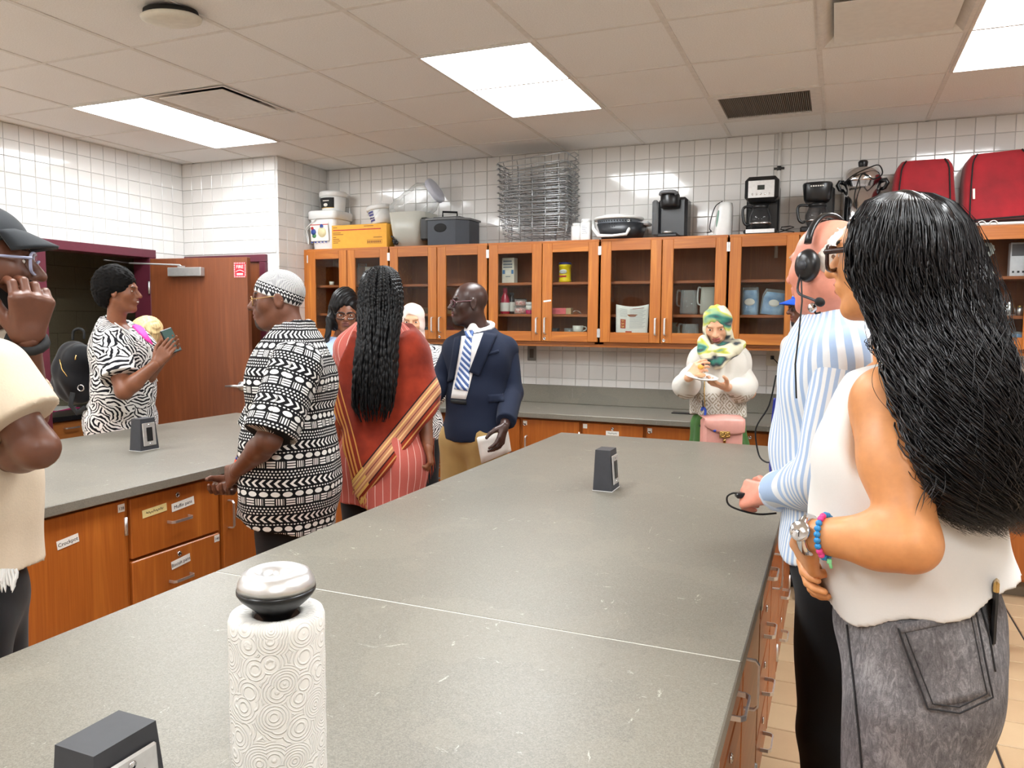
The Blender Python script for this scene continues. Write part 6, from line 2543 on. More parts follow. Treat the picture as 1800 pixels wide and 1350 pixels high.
def ring_ops(c, n, r, rr, tag=0, k=.008, squash=None):
    n = unit(n)
    e1 = unit(np.cross(n, [.3, .9, .1]))
    e2 = np.cross(n, e1)
    P = [np.array(c) + (e1 * math.cos(a) + e2 * math.sin(a)) * r for a in np.linspace(0, 2 * math.pi, 15)]
    return [cap_(P[i], P[i + 1], rr, k=k, tag=tag) for i in range(14)]


def env_pts(rows, n, m, rs, rho=(.85, 1.05), wave=.012, wf=14.0, t0=(0, .1), t1=(.85, 1.0), phis=None, clump=0):
    R_ = np.array(rows, float)
    ts = np.linspace(0, 1, len(R_))
    phi = rs.uniform(0, 2 * math.pi, n) if phis is None else phis
    rh = rs.uniform(rho[0], rho[1], n)
    a, b = rs.uniform(t0[0], t0[1], n), rs.uniform(t1[0], t1[1], n)
    T = a[:, None] + (b - a)[:, None] * np.linspace(0, 1, m)[None, :]
    y, xl, xr, d, dr = [np.interp(T, ts, R_[:, k]) for k in range(5)]
    px = (xl + xr) / 2 + np.cos(phi)[:, None] * rh[:, None] * (xr - xl) / 2
    dd = d + np.sin(phi)[:, None] * rh[:, None] * dr
    base = CAMP + dd[..., None] * (_F + _R * ((px - CXP) / FPX)[..., None] - _U * ((y - CYP) / FPX)[..., None])
    ph1, ph2 = rs.uniform(0, 6.28, n), rs.uniform(0, 6.28, n)
    if clump:
        ph1 = np.round(ph1 * clump / 6.28) * 6.28 / clump + rs.normal(0, .25, n)
        ph2 = ph1 + 1.3
    g = np.clip(T * 2.2 - .35, 0, 1)
    w = wave * g * rs.uniform(.5, 1.3, n)[:, None]
    base = base + _R * (w * np.sin(T * wf + ph1[:, None]))[..., None] + _F * (w * .8 * np.sin(T * wf * .9 + ph2[:, None]))[..., None]
    return base


def strands_obj(name, parent, P, r, mat, sides=3, taper=True, rmod=None):
    n, m, _ = P.shape
    t = np.gradient(P, axis=1)
    t /= np.linalg.norm(t, axis=2, keepdims=True) + 1e-9
    ref = np.array([.31, .55, .77])
    e1 = np.cross(t, ref)
    e1 /= np.linalg.norm(e1, axis=2, keepdims=True) + 1e-9
    e2 = np.cross(t, e1)
    rr = np.ones((n, m)) * (r[:, None] if hasattr(r, '__len__') else r)
    if taper:
        rr = rr * np.clip((1 - np.linspace(0, 1, m)) * 5 + .12, 0, 1)[None, :]
    if rmod is not None:
        rr = rr * rmod
    V = np.stack([P + (e1 * math.cos(2 * math.pi * k / sides) + e2 * math.sin(2 * math.pi * k / sides)) * rr[..., None] for k in range(sides)], 2)
    V = V.reshape(-1, 3)
    i, j, k = np.meshgrid(np.arange(n), np.arange(m - 1), np.arange(sides), indexing='ij')
    k2 = (k + 1) % sides
    F = np.stack([(i * m + j) * sides + k, (i * m + j) * sides + k2, (i * m + j + 1) * sides + k2, (i * m + j + 1) * sides + k], -1).reshape(-1, 4)
    me = fast_mesh(name, V, F, mat, root_loc(parent))
    ob = bpy.data.objects.new(name, me)
    COL.objects.link(ob)
    ob.parent = parent
    return ob


def env_ops(rows, q=.88, tag=0, k=.03, zr=.05):
    o = []
    for i in range(len(rows) - 1):
        for fr_ in (0, .5):
            y, xl, xr, d, dr = [rows[i][j] * (1 - fr_) + rows[i + 1][j] * fr_ for j in range(5)]
            c = at((xl + xr) / 2, y, d)
            hw = (xr - xl) / 2 * d / FPX
            R = np.stack([RH, FH, Z3], 1)
            o.append(ell_(c, (max(hw * q, .015), max(dr * q, .015), min(zr, max(hw, .012) * .5 + .01)), R, k, tag))
    return o


# ================================================================== man in the patterned shirt and knitted cap
J = gen(at(512, 900, 3.02)[:2], 1.735, dirv(-.93, .37), 'm', w=1.13)
J['cst'], J['nek'] = at(515, 672, 3.0), at(517, 590, 3.0)
J['wst'] = at(508, 775, 3.0)
J['shL'], J['elL'], J['wrL'] = at(522, 642, 2.83), at(472, 774, 2.71), at(418, 828, 2.86)
J['shR'], J['elR'], J['wrR'] = at(508, 640, 3.18), at(452, 765, 3.2), at(414, 842, 3.05)
hc = at(487, 528, 3.0)
J['hed'] = hc
for n, sg in (('L', 1), ('R', -1)):
    for q in ('hp', 'kn', 'an'):
        J[q + n] = J[q + n] - J['L'] * sg * .03
fr = head_frame(J, dirv(-.98, -.2), .06)
t = person('man in a black and white symbol-print shirt and knitted cap, hands clasped', J)
hops = head_ops(hc, fr, .226, J['nek'] - Z3 * .05, 'm', beard=1, fat=1.06)
hl = hand_ops(J['wrL'], unit(at(393, 843, 2.95) - J['wrL']), unit(FH * .8 - Z3 * .3), unit(Z3 + RH * .2), .45, 1.05, el=J['elL'])
hr = hand_ops(J['wrR'], unit(at(396, 862, 2.98) - J['wrR']), unit(Z3 * .6 - FH * .6), unit(-FH - RH * .3), .55, 1.05, el=J['elR'])
build_body(t, J, SK_DARK, hops, [hl, hr], arm=1.12, mats=[SK_DARK, M_LIPD, M_BROW, plain('grey_stubble', (70, 58, 52), .9)])
eyes(t, hc, fr, .226)
glasses(t, hc, fr, .226, plain('gold_wire', (196, 160, 110), .3, .9), h=.075, thick=.009, w=.12, drop=.01)
B = body_ops(J)
sh = grow(B, .034, TORSO, 0, .06)
sh += [cap_(J['wst'] - Z3 * .02, J['pel'] - Z3 * .18 + J['f'] * .02, .165, .18, k=.06, tag=0, flat=(J['L'], 1.12))]
sh += sleeve(J, 'L', .94, .036, arm=1.12, e2=.048, tag=5) + sleeve(J, 'R', .94, .036, arm=1.12, e2=.045, tag=6)
a_, n_ = vplane((430, 905), (590, 935), 3.0, (510, 700))
sh += [cut_(a_, n_, (0,)), cut_(J['nek'] + Z3 * .03 - J['f'] * .02, Z3 + J['f'] * .25, (0,))]
sh += ring_ops(J['nek'] + Z3 * .025 + J['f'] * .01, Z3 + J['f'] * .3, .075, .016)
shirt = vol_obj('shirt', t, sh, .0065, [mudcloth()], folds(J, .005, 7, seed=1), garment_uv(J, .175, 'LR', seam=FH), tagmap={5: 0, 6: 0})
M_DTR = cloth('black_trousers', (24, 24, 26))
vol_obj('trousers', t, trousers(J, .008, top=.95), .012, M_DTR, folds(J, .004, seed=2))
shoes(J, t, M_MBLACK)
f, l, u = fr
kq = [ell_(hc + (f * -.06 + u * .145) * .226, np.array([.43, .355, .385]) * .226, np.stack([f, l, u], 1), .01), cut_(hc + f * .34 * .226 + u * .17 * .226, -(u - f * .45))]


def kufi_mat():
    m, nt, b = new_mat('black_white_knit')
    a = attr(nt, 'puv')
    x, y, z = sep(nt, a)
    lines = ((x / .0052).frac() + N(nt, noise(nt, a, 14, 2)) * .5).frac().lt(.5)
    h = y
    tri = ((x / .022).frac() - .5).abs().lt(((.018 - h) / .018) * .5) * h.lt(.018)
    dots_ = (((x / .011).frac() - .5).m('POWER', 2.0) + (((h - .018) / .013).frac() - .5).m('POWER', 2.0)).lt(.1) * h.inr(.018, .031)
    zz = (((x / .014).frac() - .5).abs() * .014 + .034 - h).abs().lt(.0022) * h.inr(.031, .045)
    top = lines * h.gt(.045)
    fct = tri.mx(dots_).mx(zz).mx(top)
    nt.links.new(mixc(nt, fct, rgb((30, 29, 33)), rgb((226, 224, 222))), b.inputs['Base Color'])
    setb(b, rough=.9)
    bump(nt, b, noise(nt, tex_coord(nt), 300.0, 2), .3, .003)
    return m


def kufi_uv(V, T):
    q = V - hc
    n = unit(u - f * .45)
    h = q @ n - (f * .34 * .226 + u * .17 * .226) @ n
    th = np.arctan2(q @ l, q @ f + .0136)
    th = np.mod(th + math.pi / 2, 2 * math.pi)
    return np.stack([th * .085, h, 0 * h], 1)


vol_obj('knitted_cap', t, kq, .004, [kufi_mat()], None, kufi_uv)
pen = thing('pen', 'small orange-red pen held by the man in the patterned shirt', 'pen', at(414, 826, 2.90))
MB().tube([at(409, 838, 2.895), at(416, 808, 2.9)], .006, 8).build('barrel', plain('orange_red_plastic', (226, 70, 36), .35), pen)
MB().tube([at(416, 808, 2.9), at(417, 803, 2.9)], .0045, 8).build('tip', plain('blue_tip', (60, 70, 150), .4), pen)

# ================================================================== man in the navy jacket
J = gen(at(832, 850, 4.3)[:2], 1.745, dirv(-.5, -.87), 'm', w=1.02)
J['nek'] = at(845, 580, 4.34)
J['cst'], J['wst'] = at(842, 640, 4.32), at(838, 705, 4.3)
J['shL'], J['elL'], J['wrL'] = at(888, 614, 4.34), at(900, 690, 4.3), at(887, 748, 4.04)
J['shR'], J['elR'], J['wrR'] = at(799, 614, 4.38), at(778, 668, 4.4), at(757, 700, 4.25)
hc = at(824, 534, 4.3)
J['hed'] = hc
fr = head_frame(J, dirv(-.97, -.22), .02)
t = person('bald man in a navy jacket, striped blue tie and khaki trousers', J)
hops = head_ops(hc, fr, .238, J['nek'] - Z3 * .05, 'm', beard=1, fat=1.05)
hl = hand_ops(J['wrL'], unit(at(880, 775, 4.0) - J['wrL']), unit(-RH * .8 + FH * .3), unit(-FH - RH * .5), .35, 1.05, el=J['elL'])
hr = hand_ops(J['wrR'], unit(-RH * .6 - FH * .4 + Z3 * .1), unit(FH), unit(Z3), .3, 1.0, el=J['elR'])
build_body(t, J, SK_VDARK, hops, [hl, hr], mats=[SK_VDARK, M_LIPD, M_BROW, plain('grey_stubble', (70, 58, 52), .9)])
eyes(t, hc, fr, .238)
glasses(t, hc, fr, .238, plain('dark_red_frame', (96, 52, 60), .35), h=.075, thick=.012)
B = body_ops(J)
M_NAVYJ = cloth('navy_wool', (22, 30, 50), vary=.06, sheen=.03)
jk = grow(B, .027, TORSO, 0, .06)
jk += [cap_(J['wst'], J['pel'] - Z3 * .05, .148, .165, k=.06, flat=(J['f'], .8))]
jk += sleeve(J, 'L', 1.9, .02, tag=5) + sleeve(J, 'R', 1.9, .02, tag=6)
jk += [cut_((0, 0, .90), -Z3, (0,)), cut_(J['nek'] + Z3 * .015, Z3 + J['f'] * .3, (0,))]
jacket = vol_obj('jacket', t, jk, .0075, [M_NAVYJ], folds(J, .0035, 5, seed=3), tagmap={5: 0, 6: 0})
vol_obj('trousers', t, trousers(J, .026, top=1.0, flare=.02), .010, cloth('khaki_twill', (176, 146, 92)), folds(J, .005, 9, seed=4))
shoes(J, t, M_MBLACK)
bv = bvh_of(jacket)
M_SHIRTW = cloth('white_shirt', (236, 234, 232), vary=.03)


def tie_mat():
    m, nt, b = new_mat('blue_striped_tie')
    x, y, z = sep(nt, tex_coord(nt))
    s = ((z * 1.0 + x * .8) / .034).frac()
    c = mixc(nt, s.lt(.45), rgb((60, 96, 160)), rgb((222, 228, 238)))
    c = mixc(nt, s.inr(.6, .7), c, rgb((30, 48, 96)))
    nt.links.new(c, b.inputs['Base Color'])
    setb(b, rough=.4)
    return m


patch_on('shirt_front', t, bv, [(812, 592), (850, 586), (819, 702), (794, 700)], M_SHIRTW, .006, .012, 9, 14)
patch_on('tie', t, bv, [(821, 590), (831, 588), (824, 688), (801, 684)], tie_mat(), .012, .006, 5, 16)
patch_on('tie_knot', t, bv, [(819, 587), (834, 585), (831, 596), (822, 597)], bpy.data.materials['blue_striped_tie'], .018, .012, 5, 5)
patch_on('lapel', t, bv, [(850, 586), (872, 590), (842, 662), (826, 654)], M_NAVYJ, .014, .012, 6, 14)
patch_on('lapel', t, bv, [(801, 596), (812, 592), (800, 668), (790, 672)], M_NAVYJ, .014, .012, 5, 12)
patch_on('pocket_flap', t, bv, [(858, 694), (886, 692), (886, 706), (858, 708)], M_NAVYJ, .006, .008, 6, 4)
patch_on('breast_pocket', t, bv, [(856, 620), (876, 615), (877, 620), (857, 625)], M_NAVYJ, .005, .006, 6, 3)
patch_on('belt', t, bv, [(794, 702), (820, 704), (820, 711), (794, 708)], M_MBLACK, .009, .008, 5, 3)
cl_ = ring_ops(J['nek'] + Z3 * .015 + J['f'] * .012, Z3 + J['f'] * .35, .074, .014)
cl_ += [cap_(J['nek'] + Z3 * .02 + J['f'] * .08, J['nek'] - Z3 * .035 + J['f'] * .10 + J['L'] * .03, .014, .008), cap_(J['nek'] + Z3 * .02 + J['f'] * .08, J['nek'] - Z3 * .035 + J['f'] * .10 - J['L'] * .03, .014, .008)]
vol_obj('shirt_collar', t, cl_, .005, [M_SHIRTW])
pp = thing('paper_stack', 'white paper sheets held low by the man in the navy jacket', 'paper', at(868, 785, 4.02))
for k in range(3):
    q = [(838 + k, 770 - k), (893 - k, 756 + k), (899 - k * 2, 793), (846 + k, 815 - k)]
    g = [[at(*(np.array(q[0]) * (1 - a) * (1 - b) + np.array(q[1]) * a * (1 - b) + np.array(q[2]) * a * b + np.array(q[3]) * (1 - a) * b), 4.075 + .006 * k + .01 * math.sin(2.5 * a)) for a in np.linspace(0, 1, 7)] for b in np.linspace(0, 1, 5)]
    MB().slab(g, .001).build('sheet', M_TAGW, pp)

# ================================================================== woman in the red shawl, her back turned
J = gen(at(668, 880, 3.5)[:2], 1.72, dirv(.12, .99), 'f', w=1.12)
J['nek'] = at(668, 574, 3.5)
J['cst'], J['wst'] = at(666, 630, 3.5), at(668, 705, 3.5)
J['shL'], J['elL'], J['wrL'] = at(612, 614, 3.5), at(596, 692, 3.52), at(612, 745, 3.72)
J['shR'], J['elR'], J['wrR'] = at(720, 620, 3.5), at(742, 705, 3.5), at(752, 782, 3.44)
hc = at(668, 517, 3.5)
J['hed'] = hc
fr = head_frame(J, dirv(.3, .95), .05)
t = person('woman with long black braids in a dark red shawl over a striped coral dress', J)
hops = head_ops(hc, fr, .225, J['nek'] - Z3 * .05, 'f')
hr = hand_ops(J['wrR'], unit(at(756, 806, 3.44) - J['wrR']), unit(-RH), unit(FH), .75, .95, el=J['elR'])
hl = hand_ops(J['wrL'], unit(FH * .9 + Z3 * .2 + RH * .3), unit(RH), unit(Z3), .3, .95, el=J['elL'])
build_body(t, J, SK_MID, hops, [hr, hl], arm=1.0, mats=[SK_MID, M_LIPD, M_BROW, M_BROW])
B = body_ops(J)
dr = grow(B, .022, TORSO, 0, .06)
dr += [cap_(J['wst'], J['pel'] - Z3 * .0, .15, .19, k=.06, flat=(J['f'], .8)), cap_(J['pel'], at(668, 900, 3.5), .19, .205, k=.06, flat=(J['f'], .82))]
dr += sleeve(J, 'L', .4, .02, tag=5) + sleeve(J, 'R', .4, .02, tag=6)
a_, n_ = vplane((600, 872), (740, 888), 3.5, (668, 700))
dr += [cut_(a_, n_, (0,)), cut_(J['nek'] + Z3 * .02, Z3, (0,))]
M_PIN = striped('coral_pinstripe', (190, 86, 72), (236, 200, 186), .036, .07)
vol_obj('dress', t, dr, .0075, [M_PIN], folds(J, .006, 9, seed=5), garment_uv(J, .19, 'LR', seam=FH), tagmap={5: 0, 6: 0})
vol_obj('leggings', t, trousers(J, .008, top=.9), .012, M_DTR)
shoes(J, t, M_MBLACK)
sw = grow(B, .045, ('pelvis', 'waist', 'chest', 'shoulder', 'trap'), 0, .07)
sw += [cap_(J['wst'], J['pel'] - Z3 * .16, .175, .2, k=.06, flat=(J['f'], .85))]
sw += [cap_(J['shR'], at(745, 690, 3.48), .07, .085, k=.05), cap_(J['shR'] * .4 + J['cst'] * .6, at(735, 730, 3.46), .09, .10, k=.05)]
sw += [cap_(J['cst'] * .5 + J['shL'] * .5, at(606, 730, 3.44), .05, .055, k=.05)]
aR, nR = vplane((648, 872), (776, 712), 3.42, (660, 650))
aL, nL = vplane((592, 735), (640, 880), 3.42, (700, 600))
aS, nS = vplane((636, 552), (588, 668), 3.42, (700, 600))
sw += [cut_(aR, nR), cut_(aL, nL), cut_(aS, nS), cut_(J['nek'] + Z3 * .005 - FH * .0, Z3 - FH * .35)]


def shawl_uv(V, T):
    return np.stack([-(V - aR) @ nR, -(V - aL) @ nL, V[:, 2]], 1)


def shawl_mat():
    m, nt, b = new_mat('brick_red_shawl_weave')
    a = attr(nt, 'puv')
    x, y, z = sep(nt, a)
    base = ramp(nt, noise(nt, tex_coord(nt), 10.0, 3), [(.3, rgb((110, 34, 20))), (.7, rgb((146, 50, 28)))])
    c = mixc(nt, x.inr(.03, .10), base, rgb((186, 128, 92)))
    for (p, q, col) in ((.03, .036, (60, 20, 24)), (.048, .054, (222, 180, 130)), (.064, .068, (120, 60, 60)), (.078, .084, (222, 186, 120)), (.094, .1, (40, 24, 28)), (.012, .018, (196, 140, 80))):
        c = mixc(nt, x.inr(p, q), c, rgb(col))
    g = y.inr(.0, .1) * x.gt(.13) * z.lt(1.06)
    for (p, q) in ((.0, .012), (.02, .028), (.036, .044), (.06, .066)):
        c = mixc(nt, y.inr(p, q) * x.gt(.10), c, rgb((206, 140, 70)))
    c = mixc(nt, x.inr(.0, .1) * y.inr(.0, .07) * ((x * 220.0).sin().gt(.35)), c, rgb((214, 174, 96)))
    nt.links.new(c, b.inputs['Base Color'])
    setb(b, rough=.9, sheen=.15, spec=.15)
    bump(nt, b, (N(nt, noise(nt, tex_coord(nt), 18.0, 3)) + N(nt, noise(nt, tex_coord(nt), 400.0, 2)) * .15).s, .35, .01)
    return m


shawl = vol_obj('shawl', t, sw, .007, [shawl_mat()], folds(J, .007, 8, .8, seed=6), shawl_uv)
bv = bvh_of(shawl)
rs = np.random.RandomState(3)


def fringe(name, A, B, n, L, mat, d, jit=4, slant=(0, 0)):
    P = []
    for k in range(n):
        a = (k + rs.uniform(-.3, .3)) / n
        px, py = A[0] + (B[0] - A[0]) * a, A[1] + (B[1] - A[1]) * a
        l_ = L * rs.uniform(.7, 1.1)
        x1 = px + slant[0] + rs.uniform(-jit, jit)
        P.append([at(px + (x1 - px) * q + 1.5 * math.sin(q * 5 + k), py + l_ * q, d + .004 * math.sin(k)) for q in np.linspace(0, 1, 6)])
    return strands_obj(name, t, np.array(P), .0026, mat, 4)


fringe('fringe', (590, 728), (616, 800), 46, 52, cloth('rust_fringe', (150, 62, 28)), 3.40)
fringe('fringe', (612, 795), (640, 868), 34, 36, bpy.data.materials['rust_fringe'], 3.36)
fringe('fringe', (625, 838), (646, 868), 22, 34, cloth('gold_fringe', (206, 164, 92)), 3.33)
fringe('fringe', (742, 780), (764, 768), 16, 70, bpy.data.materials['rust_fringe'], 3.52)
# braids
hb = [ell_(hc + (fr[0] * -.08 + fr[2] * .15) * .225, np.array([.425, .355, .385]) * .225, np.stack(fr, 1), .01), ell_(hc + fr[0] * .52 * .225 - fr[2] * .12 * .225, np.array([.3, .36, .36]) * .225, np.stack(fr, 1), .02, op='-')]
vol_obj('hair_cap', t, hb, .005, M_HAIRB)
rows = [(470, 664, 676, 3.47, .02), (473, 653, 687, 3.47, .06), (480, 643, 696, 3.47, .09), (492, 637, 701, 3.46, .105), (512, 634, 704, 3.45, .115), (540, 633, 705, 3.43, .11), (575, 632, 700, 3.38, .09), (620, 629, 696, 3.33, .06), (670, 624, 693, 3.31, .045), (715, 622, 690, 3.31, .04), (742, 632, 682, 3.31, .03)]
rs2 = np.random.RandomState(11)
nbd = 104
phis = np.concatenate([rs2.uniform(math.pi * .98, math.pi * 2.02, 80), rs2.uniform(0, 6.28, 24)])
Pb = env_pts(rows, nbd, 110, rs2, (.84, 1.06), .007, 17.0, (0, .03), (.84, 1.02), phis)
rm = 1 + .3 * np.sin(np.linspace(0, 110 * 1.55, 110)[None, :] + rs2.uniform(0, 6, nbd)[:, None])
strands_obj('braids', t, Pb, rs2.uniform(.0062, .0085, nbd), M_BRAID, 6, True, rm)
vol_obj('braid_mass', t, env_ops(rows[6:-1], .7), .009, M_BRAID)
ring = thing('ring', 'small ring on the hand below the red shawl', 'ring', at(756, 798, 3.42))
MB().tube([np.array(ring.location) + (RH * math.cos(a) + Z3 * math.sin(a)) * .009 for a in np.linspace(0, 6.283, 13)[:-1]], .0016, 5, closed=True).build('band', plain('gold_ring', (214, 176, 90), .25, 1.0), ring)
bpy.data.objects.remove(ring.children[0])
bpy.data.objects.remove(ring)

# ================================================================== woman with glasses behind
J = gen(at(600, 800, 5.22)[:2], 1.66, dirv(.15, -.98), 'f')
J['nek'] = at(597, 595, 5.22)
hc = at(608, 555, 5.18)
J['hed'] = hc
J['elL'] = J['shL'] - Z3 * .27 + J['f'] * .05
J['wrL'] = J['elL'] + J['f'] * .2 + Z3 * .02 - J['L'] * .1
J['elR'] = J['shR'] - Z3 * .27 + J['f'] * .05
J['wrR'] = J['elR'] + J['f'] * .2 - J['L'] * -.12
fr = head_frame(J, dirv(.2, -.98), .05)
t = person('woman with long black hair and round dark glasses in a pale blue shirt', J)
hops = head_ops(hc, fr, .225, J['nek'] - Z3 * .05, 'f')
build_body(t, J, SK_MID, hops, [hand_ops(J['wr' + n], unit(J['f'] + Z3 * .1), unit(Z3), unit(J['L'] * (-1 if n == 'L' else 1)), .4, .95) for n in 'LR'], mats=[SK_MID, M_LIPD, M_BROW, M_BROW])
eyes(t, hc, fr, .225)
glasses(t, hc, fr, .225, M_BLACK, w=.135, h=.105, thick=.014, sq=2.4)
B = body_ops(J)
sh = grow(B, .028, TORSO, 0, .06) + [cap_(J['wst'], J['pel'] - Z3 * .1, .15, .17, k=.06, flat=(J['f'], .85))] + sleeve(J, 'L', 1.5, .02, tag=5) + sleeve(J, 'R', 1.5, .02, tag=6) + [cut_((0, 0, .78), -Z3, (0,)), cut_(J['nek'] + Z3 * .01, Z3, (0,))]
vol_obj('shirt', t, sh, .009, [striped('pale_blue_chambray', (176, 194, 226), (150, 172, 212), .012, .4)], folds(J, .005, seed=8), garment_uv(J, .17, 'LR'), tagmap={5: 0, 6: 0})
vol_obj('trousers', t, trousers(J, .018), .014, M_DTR)
shoes(J, t, M_MBLACK)
rows = [(513, 597, 618, 5.2, .05), (522, 584, 627, 5.2, .11), (540, 577, 634, 5.21, .125), (560, 574, 634, 5.23, .10), (580, 570, 618, 5.22, .09), (600, 566, 600, 5.16, .06), (612, 572, 588, 5.14, .03)]
hb = env_ops(rows[:5], .93) + [ell_(hc + fr[0] * .36 * .225 - fr[2] * .1 * .225, np.array([.33, .27, .40]) * .225, np.stack(fr, 1), .02, op='-')]
hb += [cap_(at(580, 560, 5.14), at(574, 604, 5.11), .026, .016)]
vol_obj('hair', t, hb, .0055, M_HAIRB, lambda P, T: .003 * np.sin(240 * P[:, 0] + 8 * np.sin(20 * P[:, 2])))

# ================================================================== woman in pink hijab and zebra top, behind
J = gen(at(728, 800, 5.2)[:2], 1.63, dirv(0, -1), 'f')
J['nek'] = at(727, 603, 5.22)
hc = at(725, 564, 5.2)
J['hed'] = hc
for n, sg in (('L', 1), ('R', -1)):
    J['el' + n] = J['sh' + n] - Z3 * .26 + J['f'] * .03
    J['wr' + n] = J['el' + n] + J['f'] * .22 - J['L'] * sg * .1
fr = head_frame(J, dirv(.02, -1), .22)
t = person('woman in a pale pink hijab and a fine zebra-striped top, looking down', J)
hops = head_ops(hc, fr, .222, J['nek'] - Z3 * .05, 'f')
build_body(t, J, SK_LIGHT, hops, [hand_ops(J['wr' + n], unit(J['f']), unit(Z3), unit(J['L'] * (-1 if n == 'L' else 1)), .4, .95) for n in 'LR'], mats=[SK_LIGHT, M_LIPP, M_BROW, M_BROW])
eyes(t, hc, fr, .222)
B = body_ops(J)
sh = grow(B, .03, TORSO, 0, .06) + [cap_(J['wst'], J['pel'] - Z3 * .1, .15, .17, k=.06, flat=(J['f'], .85))] + sleeve(J, 'L', 1.8, .025, tag=5) + sleeve(J, 'R', 1.8, .025, tag=6) + [cut_((0, 0, .75), -Z3, (0,)), cut_(J['nek'] + Z3 * .02, Z3, (0,))]
vol_obj('top', t, sh, .009, [zebra('fine_zebra', 8.0, 420.0)], folds(J, .005, seed=9), garment_uv(J, .17, 'LR'), tagmap={5: 0, 6: 0})
vol_obj('trousers', t, trousers(J, .018), .014, M_DTR)
shoes(J, t, M_MBLACK)


def hijab_ops(hc, fr, hh, nek, face=(.27, .225, .33), low=-.06, grow_=.02):
    f, l, u = fr
    R = np.stack([f, l, u], 1)
    o = [ell_(hc + (f * -.06 + u * .12) * hh, np.array([.43, .37, .42]) * hh, R, .02), ell_(hc + (f * .03 - u * .2) * hh, np.array([.36, .34, .36]) * hh, R, .04),
         cap_(hc - u * .42 * hh - f * .05 * hh, nek - Z3 * .02, .33 * hh, .40 * hh, k=.04)]
    o.append(ell_(hc + (f * .36 + u * low) * hh, np.array([face[0], face[1], face[2]]) * hh, R, .014, op='-'))
    return o


M_PINKH = cloth('pale_pink_jersey', (238, 214, 204), vary=.04)
hj = hijab_ops(hc, fr, .222, J['nek'], face=(.3, .235, .36), low=-.1)
vol_obj('hijab', t, hj, .0045, M_PINKH, lambda P, T: .0025 * np.sin(70 * P[:, 2] + 6 * np.sin(22 * P[:, 0]) + 30 * P[:, 0]))

# ================================================================== woman in green skirt with the plate
J = gen(at(1262, 800, 4.47)[:2], 1.63, dirv(-.12, -.99), 'f', w=1.0)
J['nek'] = at(1264, 612, 4.5)
J['cst'], J['wst'] = at(1264, 650, 4.48), at(1262, 700, 4.47)
J['shR'], J['elR'], J['wrR'] = at(1229, 634, 4.48), at(1204, 684, 4.38), at(1210, 664, 4.18)
J['shL'], J['elL'], J['wrL'] = at(1299, 632, 4.5), at(1316, 690, 4.42), at(1276, 680, 4.20)
hc = at(1261, 573, 4.43)
J['hed'] = hc
fr = head_frame(J, dirv(-.38, -.92), .38, .06)
t = person('woman in a green and cream patterned hijab, white blouse and green skirt, holding a plate', J)
hops = head_ops(hc, fr, .222, J['nek'] - Z3 * .04, 'f')
hr = hand_ops(J['wrR'], unit(at(1228, 645, 4.13) - J['wrR']), unit(RH * .5 - Z3 * .3 + FH * .5), unit(Z3 * .8 - FH * .4), .55, .95, el=J['elR'])
hl = hand_ops(J['wrL'], unit(at(1245, 672, 4.12) - J['wrL']), unit(Z3), unit(-FH), .22, .98, thumb=.2, el=J['elL'])
build_body(t, J, SK_LIGHT, hops, [hr, hl], mats=[SK_LIGHT, M_LIPP, M_BROW, M_BROW], drop=('bust',))
eyes(t, hc, fr, .222)
B = body_ops(J)
bl = grow(B, .022, ('pelvis', 'waist', 'chest', 'shoulder', 'trap'), 0, .06) + [cap_(J['wst'], at(1262, 745, 4.47), .15, .168, k=.05, flat=(J['f'], .85))]
for n in 'LR':
    a, b, w_ = J['sh' + n], J['el' + n], J['wr' + n]
    bl += [cap_(a, a + (b - a) * .75, .046, .05, k=.04, tag=5 if n == 'L' else 6), cap_(a + (b - a) * .75, b + (w_ - b) * .35, .06, .07, k=.05, tag=5 if n == 'L' else 6), cap_(b + (w_ - b) * .35, b + (w_ - b) * .86, .07, .034, k=.03, tag=5 if n == 'L' else 6)]
bl += [cut_((0, 0, at(1262, 731, 4.4)[2]), -Z3, (0,)), cut_(J['nek'] + Z3 * .02, Z3, (0,))]


def blouse_mat():
    m, nt, b = new_mat('white_crochet_blouse')
    a = attr(nt, 'puv')
    x, y, z = sep(nt, a)
    zz = at(1262, 700, 4.4)[2]
    z0 = at(1262, 690, 4.4)[2]
    gx = (x / .075).frac() - .5
    gy = (y / .075).frac() - .5
    dia = ((gx.abs() + gy.abs()) * 22.0).sin().gt(.35)
    hol = dia * N(nt, noise(nt, a, 120, 1)).gt(.40) * y.lt(z0)
    c = mixc(nt, hol * .95, rgb((214, 209, 200)), rgb((150, 136, 114)))
    nt.links.new(c, b.inputs['Base Color'])
    setb(b, rough=.85, sheen=.1)
    rib = ((x * 320.0).sin()) * y.lt(z0) * .3 + N(nt, noise(nt, tex_coord(nt), 22, 3))
    bump(nt, b, rib, .4, .006)
    return m


blouse = vol_obj('blouse', t, bl, .0065, [blouse_mat()], folds(J, .009, 10, .2, seed=10), garment_uv(J, .17, '', seam=FH), tagmap={5: 0, 6: 0})
sk = [cap_(J['pel'] + Z3 * .08, J['pel'] - Z3 * .1, .15, .175, k=.05, flat=(J['f'], .85)), cap_(J['pel'] - Z3 * .1, np.array([J['pel'][0], J['pel'][1], .15]), .175, .23, k=.05, flat=(J['f'], .9)), cut_((0, 0, .12), -Z3)]
vol_obj('skirt', t, sk, .009, cloth('leaf_green_cloth', (66, 104, 52)), folds(J, .012, 12, .1, seed=11))
shoes(J, t, M_MBLACK)


